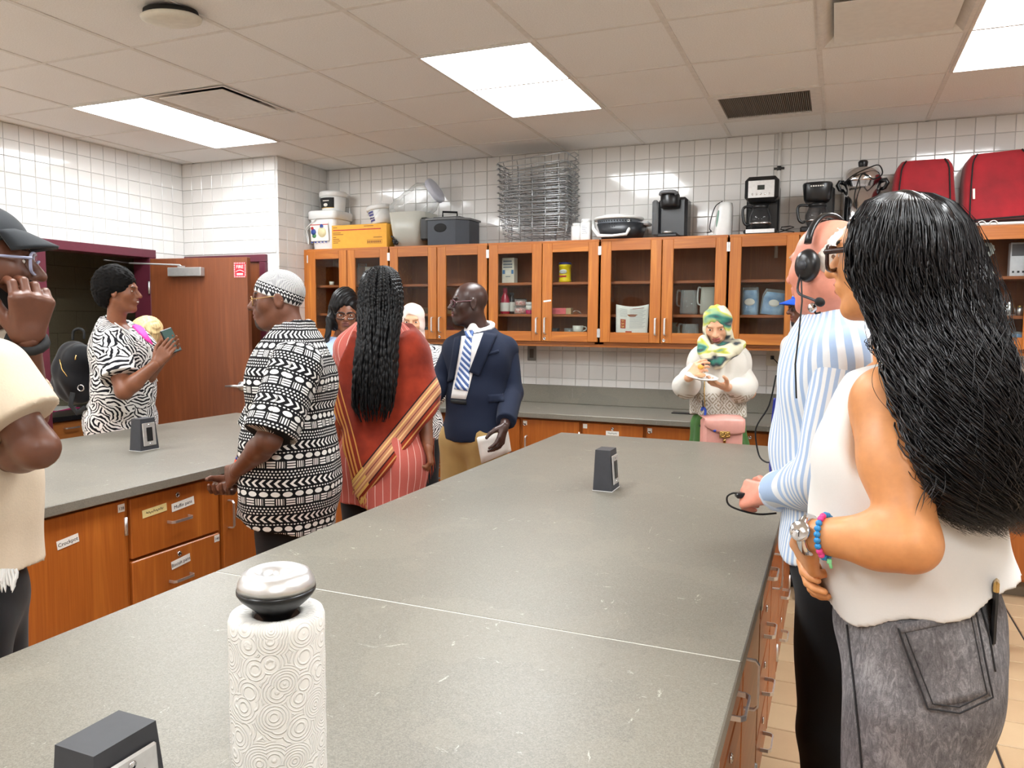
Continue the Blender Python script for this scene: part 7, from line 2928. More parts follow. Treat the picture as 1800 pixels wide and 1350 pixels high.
def scarf_mat():
    m, nt, b = new_mat('green_cream_scarf')
    co = tex_coord(nt)
    v = mapping(nt, co, (5, 3, 9), (.5, .7, .2))
    n1 = N(nt, noise(nt, v, 1.0, 2, .5, .5))
    c = ramp(nt, n1.s, [(.30, rgb((26, 110, 92))), (.36, rgb((40, 42, 54))), (.41, rgb((206, 200, 172))), (.50, rgb((224, 216, 190))), (.55, rgb((186, 190, 60))), (.59, rgb((136, 166, 128))), (.63, rgb((30, 116, 100))), (.67, rgb((44, 42, 56))), (.72, rgb((214, 208, 180)))])
    nt.links.new(c, b.inputs['Base Color'])
    setb(b, rough=.7, sheen=.1)
    bump(nt, b, noise(nt, co, 20.0, 3), .3, .006)
    return m


hj = hijab_ops(hc, fr, .222, J['nek'], face=(.28, .24, .34), low=-.1)
dn = J['nek']
hj += [cap_(at(1236, 600, 4.38), at(1243, 632, 4.33), .035, .03, k=.03), cap_(at(1300, 606, 4.42), at(1262, 640, 4.32), .035, .03, k=.03), cap_(at(1240, 620, 4.36), at(1290, 612, 4.38), .04, k=.03),
       cap_(at(1258, 640, 4.32), at(1300, 602, 4.46), .022, k=.02)]
vol_obj('hijab', t, hj, .0045, scarf_mat(), lambda P, T: .003 * np.sin(60 * P[:, 2] + 7 * np.sin(20 * P[:, 0]) + 40 * P[:, 0]))
pl = thing('paper_plate', 'small white plate held by the woman in the green and cream hijab', 'plate', at(1232, 666, 4.10))
c = np.array(pl.location)
MB().lathe([(0, 0), (.045, 0), (.07, .01), (.088, .014), (.09, .018), (.07, .015), (.045, .004), (0, .004)], n=36, M=Matrix.Translation(Vector(c)) @ Matrix.Rotation(.16, 4, 'Y') @ Matrix.Rotation(.12, 4, 'X')).build('dish', M_WPLAS, pl)
MB().ell(c + np.array((.0, 0, .02)), (.025, .022, .014)).build('cake_piece', plain('cake', (206, 160, 120), .8, vary=.2), pl)
fd = thing('snack', 'small golden snack held at the fingertips above the plate', 'food', at(1232, 645, 4.10))
MB().ell(np.array(fd.location), (.018, .014, .014)).build('bite', plain('golden_crust', (214, 160, 70), .7, vary=.25), fd)
MB().ell(np.array(fd.location) + np.array((.01, 0, .012)), (.01, .009, .008)).build('topping', plain('dark_topping', (96, 44, 40), .5), fd)
# shoulder bag
M_BAGP = plain('pink_leather', (226, 164, 152), .4, vary=.04)
M_GOLD = plain('gold_metal', (214, 176, 110), .25, 1.0)
bc = at(1268, 758, 4.26)
bag = thing('handbag', 'pale pink flap handbag with gold clasp worn on a chain', 'handbag', bc)
Rb = np.stack([dirv(.98, .1), dirv(-.1, .98), Z3], 1)


def bq(u, v, w_): return bc + Rb @ np.array([u, v, w_])


M4 = frame_m(bc, Rb[:, 0], Rb[:, 1], Z3)
MB().box((-.112, -.04, -.085), (.112, .04, .075), M=M4, ch=.014).build('pouch', M_BAGP, bag)
g = []
for b_ in np.linspace(0, 1, 9):
    row = []
    for a_ in np.linspace(-1, 1, 13):
        z_ = .078 - .09 * b_ * (1 - .35 * abs(a_) ** 2.5) - .02 * a_ * b_
        y_ = -.045 - .006 * math.sin(math.pi * b_)
        if b_ == 0:
            y_ = .03
            z_ = .082
        row.append(tuple(M4 @ Vector((a_ * .114, y_, z_ + .006 * (1 - abs(a_))))))
    g.append(row)
fl = MB().slab(g, .005).build('flap', M_BAGP, bag)
cl_ = MB()
for sx in (-1, 1):
    cl_.tube([M4 @ Vector((sx * .014 + .014 * math.cos(a), -.055, -.012 + .011 * math.sin(a))) for a in np.linspace(0, 6.283, 15)[:-1]], .0028, 5, closed=True)
cl_.box((-.03, -.054, -.03), (.03, -.05, .008), M=M4, ch=.002)
cl_.build('clasp', M_GOLD, bag)
MB().lathe([(0, 0), (.008, .002), (.009, .02), (.004, .026), (0, .026)], n=12, M=M4 @ Matrix.Translation((0, -.05, -.06))).build('charm', M_GOLD, bag)
cm = MB()
bvb = bvh_of(blouse)
line_on(cm, bvb, [(1240, 640), (1238, 690), (1240, 730), (1246, 745)], .003, .004, 5)
cm.tube([M4 @ Vector((.11, 0, .07)), at(1305, 735, 4.35), at(1308, 700, 4.45), at(1318, 640, 4.62)], .003, 5)
cm.build('chain', M_GOLD, bag)
ly = thing('lanyard', 'blue lanyard with clips hanging beside the pink handbag', 'lanyard', at(1240, 740, 4.24))
MB().tube([at(1233, 722, 4.29), at(1236, 716, 4.29), at(1240, 722, 4.28), at(1239, 735, 4.26), at(1245, 750, 4.22), at(1258, 758, 4.20)], .007, 6, flat=(FH, .4)).build('ribbon', plain('royal_blue_ribbon', (28, 70, 180), .5), ly)
MB().tube([at(1236, 716, 4.28), at(1235, 704, 4.28)], .004, 6).tube([at(1233, 742, 4.27), at(1231, 750, 4.27), at(1228, 748, 4.27)], .003, 6).build('clip', M_BLACK, ly)

# ================================================================== woman in the leaf-print dress
J = gen(at(216, 800, 4.68)[:2], 1.78, dirv(.92, -.38), 'f', w=1.1)
J['nek'] = at(203, 566, 4.55)
J['cst'], J['wst'] = at(213, 622, 4.55), at(218, 680, 4.55)
J['shR'], J['elR'], J['wrR'] = at(193, 600, 4.40), at(218, 688, 4.30), at(274, 640, 4.32)
J['shL'], J['elL'], J['wrL'] = at(228, 602, 4.66), at(250, 670, 4.62), at(284, 634, 4.40)
hc = at(213, 514, 4.52)
J['hed'] = hc
fr = head_frame(J, dirv(.98, .12), .0)
t = person('smiling woman with short natural hair in a black and white leaf-print dress', J)
hops = head_ops(hc, fr, .232, J['nek'] - Z3 * .05, 'f')
hr = hand_ops(J['wrR'], unit(at(306, 596, 4.34) - J['wrR']), unit(FH + Z3 * .2), unit(-RH * .4 + Z3), .12, 1.0, thumb=.1, el=J['elR'])
hl = hand_ops(J['wrL'], unit(at(312, 598, 4.42) - J['wrL']), unit(-FH), unit(-RH * .3 + Z3), .2, 1.0, el=J['elL'])
build_body(t, J, SK_MID, hops, [hr, hl], arm=1.12, mats=[SK_MID, M_LIPD, M_BROW, M_BROW])
eyes(t, hc, fr, .232)
MB().ell((0, 0, 0), (.006, .016, .007), M=frame_m(hc + (fr[0] * .385 - fr[2] * .235) * .232, *fr)).build('teeth', plain('tooth_white', (236, 232, 224), .3), t)
af = [ell_(hc + (fr[0] * -.16 + fr[2] * .23) * .232, np.array([.5, .45, .48]) * .232, np.stack(fr, 1), .03), ell_(hc + (fr[0] * -.36 + fr[2] * .0) * .232, np.array([.3, .38, .4]) * .232, np.stack(fr, 1), .04),
      ell_(hc + (fr[0] * .48 - fr[2] * .16) * .232, np.array([.34, .5, .42]) * .232, np.stack(fr, 1), .02, op='-'), ell_(hc + (fr[0] * .06 - fr[2] * .28) * .232, np.array([.3, .6, .28]) * .232, np.stack(fr, 1), .02, op='-')]
vol_obj('hair', t, af, .0045, M_AFRO, lambda P, T: .006 * np.sin(150 * P[:, 0] + 3 * np.sin(90 * P[:, 2])) * np.sin(160 * P[:, 1] + 2 * np.sin(80 * P[:, 0])) * np.sin(140 * P[:, 2]))
B = body_ops(J)
dr = grow(B, .032, TORSO, 0, .06) + [cap_(J['wst'], J['pel'], .155, .185, k=.06, flat=(J['f'], .9)), cap_(J['pel'], np.array([J['pel'][0], J['pel'][1], .45]), .185, .21, k=.05, flat=(J['f'], .92))]
dr += sleeve(J, 'R', .72, .035, arm=1.1, e2=.055, tag=5) + sleeve(J, 'L', .72, .035, arm=1.1, e2=.05, tag=6) + [cut_((0, 0, .4), -Z3, (0,)), cut_(J['nek'] + Z3 * .01, Z3 + J['f'] * .5, (0,))]
dress = vol_obj('dress', t, dr, .0075, [zebra('leaf_stroke_print', 14.0, 300.0)], folds(J, .005, 8, seed=12), garment_uv(J, .18, '', seam=FH), tagmap={5: 0, 6: 0})
bv = bvh_of(dress)
patch_on('pink_top', t, bv, [(232, 574), (246, 568), (268, 606), (258, 600)], plain('hot_pink', (236, 64, 170), .7), .008, .012, 6, 8)
ld = MB()
line_on(ld, bv, [(186, 556), (205, 572), (232, 590), (262, 612)], .004, .006)
line_on(ld, bv, [(262, 612), (270, 660), (284, 690)], .004, .006)
ld.build('lanyard', M_WPLAS, t)
patch_on('badge', t, bv, [(252, 662), (284, 652), (286, 662), (256, 672)], M_TAGW, .01, .004, 4, 4)
vol_obj('legs_wear', t, trousers(J, .006, top=.7), .014, M_DTR)
shoes(J, t, M_MBLACK)
ph = thing('phone', 'smartphone in a dark case held up by the woman in the leaf print', 'phone', at(302, 597, 4.30))
_a, _b = unit(at(322, 588, 4.44) - at(300, 596, 4.38)), unit(at(291, 574, 4.37) - at(300, 596, 4.38))
_b = unit(_b - _a * (_a @ _b))
PHA = (_a, _b, np.cross(_a, _b))
Mp = frame_m(at(300, 598, 4.39), *PHA)
Mp = Mp @ Matrix.Translation((.0, -.0, 0))
MB().box((-.036, -.075, -.006), (.036, .068, .006), M=Mp, ch=.004).build('case', M_BLACK, ph)
MB().box((-.031, -.068, .006), (.031, .062, .0072), M=Mp).build('screen', plain('dim_screen_green', (70, 96, 92), .1), ph)
# backpack
bp = at(132, 655, 4.62)
bk = thing('backpack', 'small black backpack with gold zip on the back of the woman in leaf print', 'backpack', bp)
Rk = np.stack([dirv(.85, -.52), dirv(.52, .85), Z3], 1)
ko = [ell_(bp, (.085, .13, .19), Rk, .03), ell_(bp - Rk[:, 0] * .06 - Z3 * .06, (.055, .11, .11), Rk, .03), ell_(bp + Rk[:, 0] * .06, (.05, .12, .18), Rk, .03)]
vol_obj('pack', bk, ko, .006, cloth('black_nylon', (20, 20, 24), .5), lambda P, T: .004 * np.sin(40 * P[:, 2] + 30 * P[:, 0]))
MB().tube([at(128, 598, 4.6), at(129, 583, 4.6), at(138, 578, 4.6), at(147, 582, 4.6), at(148, 596, 4.6)], .008, 6).build('grab_handle', M_MBLACK, bk)
bvk = bvh_of(bpy.data.objects['pack'])
zp = MB()
line_on(zp, bvk, [(106, 632), (110, 650), (118, 662)], .003, .003)
line_on(zp, bvk, [(133, 625), (132, 633)], .005, .004)
zp.build('zip', M_GOLD, bk)
MB().tube([at(128, 690, 4.50), at(124, 712, 4.5), at(136, 726, 4.5), at(150, 716, 4.48)], .016, 8, flat=(FH, .3)).build('strap', M_MBLACK, bk)
MB().tube([at(142, 682, 4.47) + (RH * math.cos(a) + Z3 * math.sin(a)) * .018 for a in np.linspace(0, 6.283, 13)[:-1]], .003, 5, closed=True).build('ring', M_CHROME, bk)

# ================================================================== fair-haired person behind her
J = gen(at(226, 800, 5.35)[:2], 1.55, dirv(.95, .3), 'f', w=.85)
hc = J['hed'] = at(264, 586, 5.35)
fr = head_frame(J, dirv(.5, .86))
t = person('fair-haired person in a cream top, mostly behind the woman in leaf print', J)
build_body(t, J, SK_LIGHT, head_ops(hc, fr, .22, J['nek'] - Z3 * .04, 'f'), [hand_ops(J['wr' + n], -Z3, unit(J['L'] * (-1 if n == 'L' else 1)), J['f'], .3, .95) for n in 'LR'], mats=[SK_LIGHT, M_LIPP, M_BROW, M_BROW], core_v=.012, hand_v=.005)
hb = [ell_(hc + (fr[0] * -.08 + fr[2] * .14) * .22, np.array([.46, .42, .42]) * .22, np.stack(fr, 1), .02), cap_(hc - fr[0] * .05, hc - fr[0] * .06 - Z3 * .12, .095, .085, k=.03), ell_(hc + fr[0] * .5 * .22 - fr[2] * .12 * .22, np.array([.33, .4, .4]) * .22, np.stack(fr, 1), .02, op='-')]
vol_obj('hair', t, hb, .006, hair_mat('fair_hair', (206, 178, 128), .55), lambda P, T: .003 * np.sin(260 * P[:, 0] + 6 * np.sin(30 * P[:, 2])))
B = body_ops(J)
vol_obj('top', t, grow(B, .025, TORSO, 0, .06) + [cap_(J['wst'], J['pel'] - Z3 * .1, .15, .17, k=.06)] + sleeve(J, 'L', 1.7, .02, tag=5) + sleeve(J, 'R', 1.7, .02, tag=6) + [cut_((0, 0, .72), -Z3, (0,)), cut_(J['nek'] + Z3 * .02, Z3, (0,))], .011, [cloth('cream_knit', (226, 214, 190))], folds(J, .004), tagmap={5: 0, 6: 0})
vol_obj('trousers', t, trousers(J, .018), .014, M_DTR)
shoes(J, t, M_MBLACK)

# ================================================================== man in black cap and cream shirt
J = gen(at(-62, 1100, 1.74)[:2], 1.76, dirv(.92, .38), 'm')
J['nek'] = at(-52, 600, 1.74)
J['cst'], J['wst'] = at(-62, 720, 1.74), at(-60, 860, 1.74)
J['shR'], J['elR'], J['wrR'] = at(-22, 668, 1.60), at(66, 788, 1.60), at(-20, 812, 1.72)
J['shL'], J['elL'], J['wrL'] = at(-40, 665, 1.92), at(50, 730, 1.84), at(48, 600, 1.70)
hc = at(-28, 463, 1.72)
J['hed'] = hc
fr = head_frame(J, dirv(.86, .5), .02)
t = person('man in a black cap, glasses and cream shirt, one hand at his mouth', J)
hops = head_ops(hc, fr, .24, J['nek'] - Z3 * .05, 'm')
hl = hand_ops(J['wrL'], unit(at(58, 520, 1.68) - J['wrL']), unit(-RH * .7 + FH * .5), unit(-RH * .5 - FH * .4), .8, 1.12, thumb=.4, el=J['elL'])
hr = hand_ops(J['wrR'], unit(-RH + FH * .5), unit(FH), unit(Z3), .4, 1.05, el=J['elR'])
build_body(t, J, SK_DARK, hops, [hl, hr], arm=1.0, mats=[SK_VDARK if False else SK_DARK, M_LIPD, M_BROW, plain('black_beard', (22, 18, 17), .85)])
eyes(t, hc, fr, .24)
glasses(t, hc, fr, .24, clear_plastic('pale_blue_frame', (170, 176, 206), .7), h=.1, w=.135, thick=.014)
B = body_ops(J)
sh = grow(B, .032, TORSO, 0, .06) + [cap_(J['wst'], J['pel'] - Z3 * .06, .145, .158, k=.05)] + sleeve(J, 'R', .64, .03, arm=1.08, e2=.04, tag=5) + sleeve(J, 'L', .74, .034, arm=1.1, e2=.04, tag=6)
sh += [cut_((0, 0, at(0, 1005, 1.7)[2]), -Z3, (0,)), cut_(J['nek'] + Z3 * .02, Z3 - J['f'] * .1, (0,))]
vol_obj('shirt', t, sh, .0065, [cloth('cream_linen', (212, 194, 170), vary=.06, weave=220, bmp=.3)], folds(J, .005, 7, seed=14), tagmap={5: 0, 6: 0})
vol_obj('trousers', t, trousers(J, .018), .012, M_DTR)
shoes(J, t, M_MBLACK)
f, l, u = fr
cq = [ell_(hc + (f * -.06 + u * .17) * .24, np.array([.44, .37, .39]) * .24, np.stack([f, l, u], 1), .01), cut_(hc + (f * .35 + u * .27) * .24, -(u - f * .34))]
vol_obj('hair', t, [ell_(hc + (f * -.09 + u * .12) * .24, np.array([.395, .335, .375]) * .24, np.stack([f, l, u], 1), .01), ell_(hc + (f * .3 - u * .15) * .24, np.array([.36, .6, .45]) * .24, np.stack([f, l, u], 1), .02, op='-'), cut_(hc - u * .22 * .24, -u)], .005, M_AFRO)
vol_obj('cap', t, cq, .0045, cloth('black_cotton', (38, 41, 45), .8))
g = []
for b_ in np.linspace(0, 1, 7):
    row = []
    for a_ in np.linspace(-1.15, 1.15, 13):
        rr = (.36 + .30 * b_ * math.cos(a_ * .85) ** .6)
        p = hc + (f * (rr * math.cos(a_ * .9) - .06) + l * (.37 * math.sin(a_ * .95)) + u * (.31 - .13 * b_ - .07 * (a_ / 1.15) ** 2 * (.4 + .6 * b_))) * .24
        row.append(p)
    g.append(row)
bd = [o for o in head_ops(hc, fr, .24, J['nek'], 'm', beard=2) if o['tag'] == 3]
vol_obj('beard', t, grow(bd, .006), .005, plain('black_beard', (22, 18, 17), .85))
MB().slab(g, .006).build('cap_brim', bpy.data.materials['black_cotton'], t)
MB().tube([J['wrL'] + (unit(np.cross(J['wrL'] - J['elL'], RH)) * math.cos(a) + unit(np.cross(J['wrL'] - J['elL'], unit(np.cross(J['wrL'] - J['elL'], RH)))) * math.sin(a)) * .034 for a in np.linspace(0, 6.283, 17)[:-1]], .011, 6, closed=True).build('watch_strap', M_MBLACK, t)
fg = []
for k in range(14):
    px = -30 + k * 4.4
    fg.append([at(px + rs.uniform(-1, 1) + 2 * math.sin(q * 4 + k), 1000 + 40 * q * rs.uniform(.7, 1.1), 1.57) for q in np.linspace(0, 1, 6)])
strands_obj('white_fringe', t, np.array(fg), .0032, M_WPLAS, 4)
# ================================================================== man with headset in striped shirt
HS = .238
J = gen(at(1486, 930, 2.06)[:2], 1.80, dirv(-.9, .43), 'm', w=1.06)
J['nek'] = at(1482, 556, 2.02)
J['cst'], J['wst'] = at(1474, 676, 2.06), at(1476, 790, 2.08)
J['shL'], J['elL'], J['wrL'] = at(1490, 632, 1.86), at(1450, 842, 1.88), at(1354, 868, 2.18)
J['shR'], J['elR'], J['wrR'] = at(1452, 618, 2.26), at(1450, 800, 2.34), at(1446, 850, 2.26)
hc = at(1453, 470, 2.0)
J['hed'] = hc
fr = head_frame(J, dirv(-.55, .83), .04)
t = person('older man with a headset and a blue and white striped shirt, leaning at the island', J)
hops = head_ops(hc, fr, HS, J['nek'] - Z3 * .05, 'm', fat=1.12)
hl = hand_ops(J['wrL'], unit(at(1296, 868, 2.28) - J['wrL']), unit(FH * .75 - Z3 * .45 + RH * .2), unit(Z3 * .9 + FH * .1), .85, 1.08, thumb=.15, el=J['elL'])
hr = hand_ops(J['wrR'], unit(-RH + FH * .1), unit(FH), unit(Z3), .6, 1.05, el=J['elR'])
build_body(t, J, SK_PINK, hops, [hl, hr], mats=[SK_PINK, M_LIPP, plain('grey_brow', (180, 160, 140), .8), M_BROW])
eyes(t, hc, fr, HS, (80, 100, 110))
f, l, u = fr
wh = [ell_(hc + (f * -.08 + u * .12) * HS, np.array([.395, .34, .365]) * HS, np.stack(fr, 1), .01), ell_(hc + (f * .25 + u * .3) * HS, np.array([.45, .6, .35]) * HS, np.stack(fr, 1), .03, op='-'), ell_(hc + (f * .3 - u * .2) * HS, np.array([.36, .6, .45]) * HS, np.stack(fr, 1), .02, op='-'), cut_(hc - u * .2 * HS, -u)]
vol_obj('hair', t, wh, .004, hair_mat('white_thin_hair', (222, 206, 196), .6), lambda P, T: .0015 * np.sin(400 * P[:, 2]) * np.sin(300 * P[:, 0]))
B = body_ops(J)
sh = grow(B, .032, TORSO, 0, .06)
sh += [cap_(J['cst'] + J['f'] * .02, J['wst'] + J['f'] * .03, .12, .135, k=.06), cap_(J['wst'], J['pel'] - Z3 * .02, .15, .155, k=.05)]
sh += sleeve(J, 'L', 1.86, .026, s2=.018, tag=5) + sleeve(J, 'R', 1.86, .026, s2=.018, tag=6)
sh += [cut_((0, 0, .93), -Z3, (0,)), cut_(J['nek'] + Z3 * .03, Z3 + J['f'] * .3, (0,))]
sh += ring_ops(J['nek'] + Z3 * .02 + J['f'] * .01, Z3 + J['f'] * .3, .078, .015)
M_BST = striped('blue_white_stripe_shirt', (236, 238, 242), (168, 192, 226), .021, .48, rough=.8)
shirt = vol_obj('shirt', t, sh, .0055, [M_BST], folds(J, .007, 6, .6, seed=21), garment_uv(J, .17, 'LR', seam=FH), tagmap={5: 0, 6: 0})
ax_ = unit(J['wrL'] - J['elL'])
vol_obj('cuff', t, ring_ops(J['elL'] + (J['wrL'] - J['elL']) * .84, ax_, .040, .014), .004, cloth('pale_stripe_cuff', (214, 224, 240)))
vol_obj('trousers', t, trousers(J, .02, top=1.0), .010, cloth('black_twill', (15, 15, 17)), folds(J, .005, seed=22))
shoes(J, t, M_MBLACK)
# headset
hs = thing('headset', 'black headset with a microphone boom on the man in the striped shirt', 'headset', hc)
arc = []
for a in np.linspace(-1.35, 1.35, 17):
    arc.append(hc + (u * (.14 + .42 * math.cos(a)) + l * .40 * math.sin(a) - f * .04) * HS)
MB().tube(arc, .007, 6, flat=(f, 1.6)).build('headband', M_BLACK, hs)
for sg in (1, -1):
    e = hc + (l * sg * .375 - f * .03 + u * .0) * HS
    Me = frame_m(e, f, u, l * sg)
    MB().lathe([(.012, -.012), (.03, -.01), (.034, .0), (.03, .012), (.018, .02), (0, .022)], n=28, M=Me @ Matrix.Scale(1.25, 4, (0, 1, 0))).build('ear_cup', M_BLACK, hs)
    MB().lathe([(.012, .02), (.012, .024), (0, .025)], n=16, M=Me).build('cup_cap', M_CHAR, hs)
e = hc + (l * .44 + f * .0 - u * .06) * HS
tip = at(1441, 531, 1.86)
MB().tube([e, e - u * .05 + f * .01, (e + tip) / 2 - u * .03, tip], .0035, 6).build('boom', M_CHAR, hs)
MB().ell((0, 0, 0), (.013, .011, .011), M=frame_m(tip, unit(RH - Z3 * .6), unit(FH), unit(np.cross(unit(RH - Z3 * .6), unit(FH))))).build('foam', M_MBLACK, hs)
MB().tube([e - u * .02, at(1410, 530, 1.9), at(1404, 590, 1.9), at(1398, 640, 1.88), at(1400, 700, 1.9)], .0022, 5).build('cord', M_MBLACK, hs)
mc = thing('clip_microphone', 'small silver clip microphone below the headset boom', 'microphone', at(1428, 541, 1.9))
MB().ell(at(1428, 541, 1.88), (.011, .011, .012)).build('capsule', M_CHROME, mc)
MB().tube([at(1428, 541, 1.88), at(1434, 551, 1.88), at(1442, 549, 1.88)], .003, 5).build('arm', M_BLACK, mc)
# transmitter with its wire
tr = thing('transmitter', 'small black transmitter with a looped wire held over the worktop', 'transmitter', at(1312, 869, 2.27))
MB().box((-.03, -.012, -.008), (.03, .012, .008), M=frame_m(at(1311, 870, 2.25), unit(RH + Z3 * .05), FH, unit(np.cross(unit(RH + Z3 * .05), FH))), ch=.004).build('case', M_BLACK, tr)
w1 = [at(1300, 868, 2.25), at(1288, 867, 2.26), at(1278, 874, 2.27), at(1282, 888, 2.27), at(1305, 898, 2.26), at(1335, 904, 2.25), at(1365, 902, 2.24)]
MB().tube(w1, .0028, 6).build('wire', M_MBLACK, tr)
cb = thing('blue_cable', 'blue and black cables hanging in front of the striped shirt', 'cable', at(1360, 760, 2.3))
MB().tube([at(1362, 700, 2.2), at(1358, 740, 2.22), at(1356, 790, 2.24), at(1354, 825, 2.24), at(1360, 842, 2.2)], .004, 6).build('blue_wire', plain('cable_blue', (30, 44, 140), .4), cb)
MB().tube([at(1364, 660, 2.22), at(1352, 712, 2.26), at(1332, 745, 2.3), at(1328, 765, 2.32), at(1334, 800, 2.32), at(1346, 812, 2.28), at(1358, 812, 2.22)], .0025, 6).build('black_wire', M_MBLACK, cb)

# ================================================================== man in the blue cap, behind him
J = gen(at(1432, 800, 4.42)[:2], 1.75, dirv(-.9, -.43), 'm')
hc = at(1420, 541, 4.38)
J['hed'] = hc
J['nek'] = hc - Z3 * .17 - J['f'] * .02
fr = head_frame(J, dirv(-.98, .1), .05)
t = person('man in a blue cap and white shirt, behind the man with the headset', J)
build_body(t, J, SK_DARK, head_ops(hc, fr, .235, J['nek'] - Z3 * .05, 'm', beard=1), [hand_ops(J['wr' + n], -Z3, unit(J['L'] * (-1 if n == 'L' else 1)), J['f'], .3, 1.0) for n in 'LR'], mats=[SK_DARK, M_LIPD, M_BROW, plain('black_beard', (22, 18, 17), .85)], core_v=.011)
eyes(t, hc, fr, .235)
glasses(t, hc, fr, .235, M_BLACK, h=.075)
B = body_ops(J)
vol_obj('shirt', t, grow(B, .03, TORSO, 0, .06) + [cap_(J['wst'], J['pel'] - Z3 * .08, .15, .165, k=.06)] + sleeve(J, 'L', .9, .03, tag=5) + sleeve(J, 'R', .9, .03, tag=6) + ring_ops(J['nek'] + Z3 * .01, Z3 + J['f'] * .3, .078, .016) + [cut_((0, 0, .8), -Z3, (0,)), cut_(J['nek'] + Z3 * .03, Z3, (0,))], .009, [cloth('white_polo', (226, 222, 220))], folds(J, .004, seed=23), tagmap={5: 0, 6: 0})
vol_obj('trousers', t, trousers(J, .02), .014, M_DTR)
shoes(J, t, M_MBLACK)
f, l, u = fr
M_BCAP = cloth('royal_blue_cap', (34, 84, 200))
vol_obj('cap', t, [ell_(hc + (f * -.06 + u * .17) * .235, np.array([.44, .37, .39]) * .235, np.stack(fr, 1), .01), cut_(hc + u * .2 * .235, -(u + f * .03))], .005, cloth('white_cap', (230, 228, 230)))
g = []
for b_ in np.linspace(0, 1, 7):
    row = []
    for a_ in np.linspace(-1.15, 1.15, 13):
        rr = (.36 + .36 * b_ * math.cos(a_ * .85) ** .6)
        row.append(hc + (f * (rr * math.cos(a_ * .9) - .06) + l * (.37 * math.sin(a_ * .95)) + u * (.235 - .12 * b_ - .07 * (a_ / 1.15) ** 2 * (.4 + .6 * b_))) * .235)
    g.append(row)
MB().slab(g, .006).build('cap_brim', M_BCAP, t)
vol_obj('cap_band', t, [ell_(hc + (f * -.06 + u * .17) * .235, np.array([.447, .377, .39]) * .235, np.stack(fr, 1), .01), cut_(hc + u * .21 * .235, -u), cut_(hc + u * .3 * .235, u)], .005, M_BCAP)

# ================================================================== person in grey, behind the long hair
J = gen(at(1726, 900, 3.62)[:2], 1.64, dirv(-.75, .65), 'f')
J['nek'] = at(1700, 612, 3.62)
J['cst'] = at(1708, 680, 3.62)
hc = J['hed'] = at(1692, 556, 3.6)
for n, x in (('L', 1690), ('R', 1730)):
    J['sh' + n] = at(x, 640, 3.48 if n == 'L' else 3.76)
fr = head_frame(J, dirv(-.8, .6))
t = person('person in a grey top and navy trousers, mostly behind the long black hair', J)
build_body(t, J, SK_LIGHT, head_ops(hc, fr, .222, J['nek'] - Z3 * .05, 'f'), [hand_ops(J['wr' + n], -Z3, unit(J['L'] * (-1 if n == 'L' else 1)), J['f'], .3, .95) for n in 'LR'], mats=[SK_LIGHT, M_LIPP, M_BROW, M_BROW], core_v=.009)
vol_obj('hair', t, [ell_(hc + (fr[0] * -.08 + fr[2] * .14) * .222, np.array([.45, .40, .40]) * .222, np.stack(fr, 1), .02), ell_(hc + fr[0] * .5 * .222 - fr[2] * .12 * .222, np.array([.33, .4, .4]) * .222, np.stack(fr, 1), .02, op='-')], .006, M_HAIRB)
B = body_ops(J)
vol_obj('top', t, grow(B, .03, TORSO, 0, .06) + [cap_(J['wst'], J['pel'] - Z3 * .02, .15, .165, k=.06)] + sleeve(J, 'L', 1.6, .025, tag=5) + sleeve(J, 'R', 1.6, .025, tag=6) + [cut_((0, 0, .88), -Z3, (0,)), cut_(J['nek'] + Z3 * .02, Z3, (0,))], .009, [cloth('heather_grey', (128, 126, 130))], folds(J, .005, seed=24), tagmap={5: 0, 6: 0})
vol_obj('trousers', t, trousers(J, .012, bottom=.13), .010, cloth('navy_denim', (26, 32, 52)))
for n in 'LR':
    a = J['an' + n]
    MB().prism([(-.05, -.035), (.13, -.042), (.2, -.02), (.205, .015), (.13, .042), (-.05, .035)], .002, .022, M=frame_m((a[0], a[1], 0), J['f'], J['L'], Z3)).build('sandal_sole', M_MBLACK, t)
    MB().tube([frame_m((a[0], a[1], 0), J['f'], J['L'], Z3) @ Vector(p) for p in ((.1, -.045, .02), (.1, -.03, .07), (.1, .03, .07), (.1, .045, .02))], .008, 6).build('sandal_strap', plain('pink_strap', (206, 160, 150), .6), t)

# ================================================================== woman in the white top and grey jeans
HH = .236
J = gen(at(1612, 1150, 1.47)[:2], 1.78, dirv(-.86, .51), 'f', w=1.12)
J['pel'] = at(1612, 1110, 1.47)
J['wst'] = at(1590, 960, 1.47)
J['cst'] = at(1582, 812, 1.47)
J['nek'] = at(1594, 628, 1.49)
J['shL'], J['elL'], J['wrL'] = at(1560, 702, 1.365), at(1600, 955, 1.25), at(1418, 940, 1.37)
J['shR'], J['elR'], J['wrR'] = at(1560, 680, 1.64), at(1500, 930, 1.66), at(1432, 960, 1.55)
hc = at(1558, 452, 1.5)
J['hed'] = hc
fr = head_frame(J, dirv(-.72, .69), .03)
t = person('woman with long wavy black hair in a white sleeveless top and grey jeans', J)
hops = head_ops(hc, fr, HH, J['nek'] - Z3 * .06, 'f')
hl = hand_ops(J['wrL'], unit(at(1412, 1000, 1.46) - J['wrL']), unit(RH * .8 + FH * .3), unit(FH - RH * .3), .45, 1.0, el=J['elL'])
hr = hand_ops(J['wrR'], unit(at(1420, 1000, 1.5) - J['wrR']), unit(-FH * .5 + RH * .3), unit(Z3), .4, .98, el=J['elR'])
body = body_ops(J, 1.0)
s = J['s']
body = [o for o in body if not o['nm'].startswith(('uarm', 'larm', 'bust'))]
body = [grow([o], -.03)[0] if o['nm'] in ('pelvis', 'thighL', 'thighR') else o for o in body]
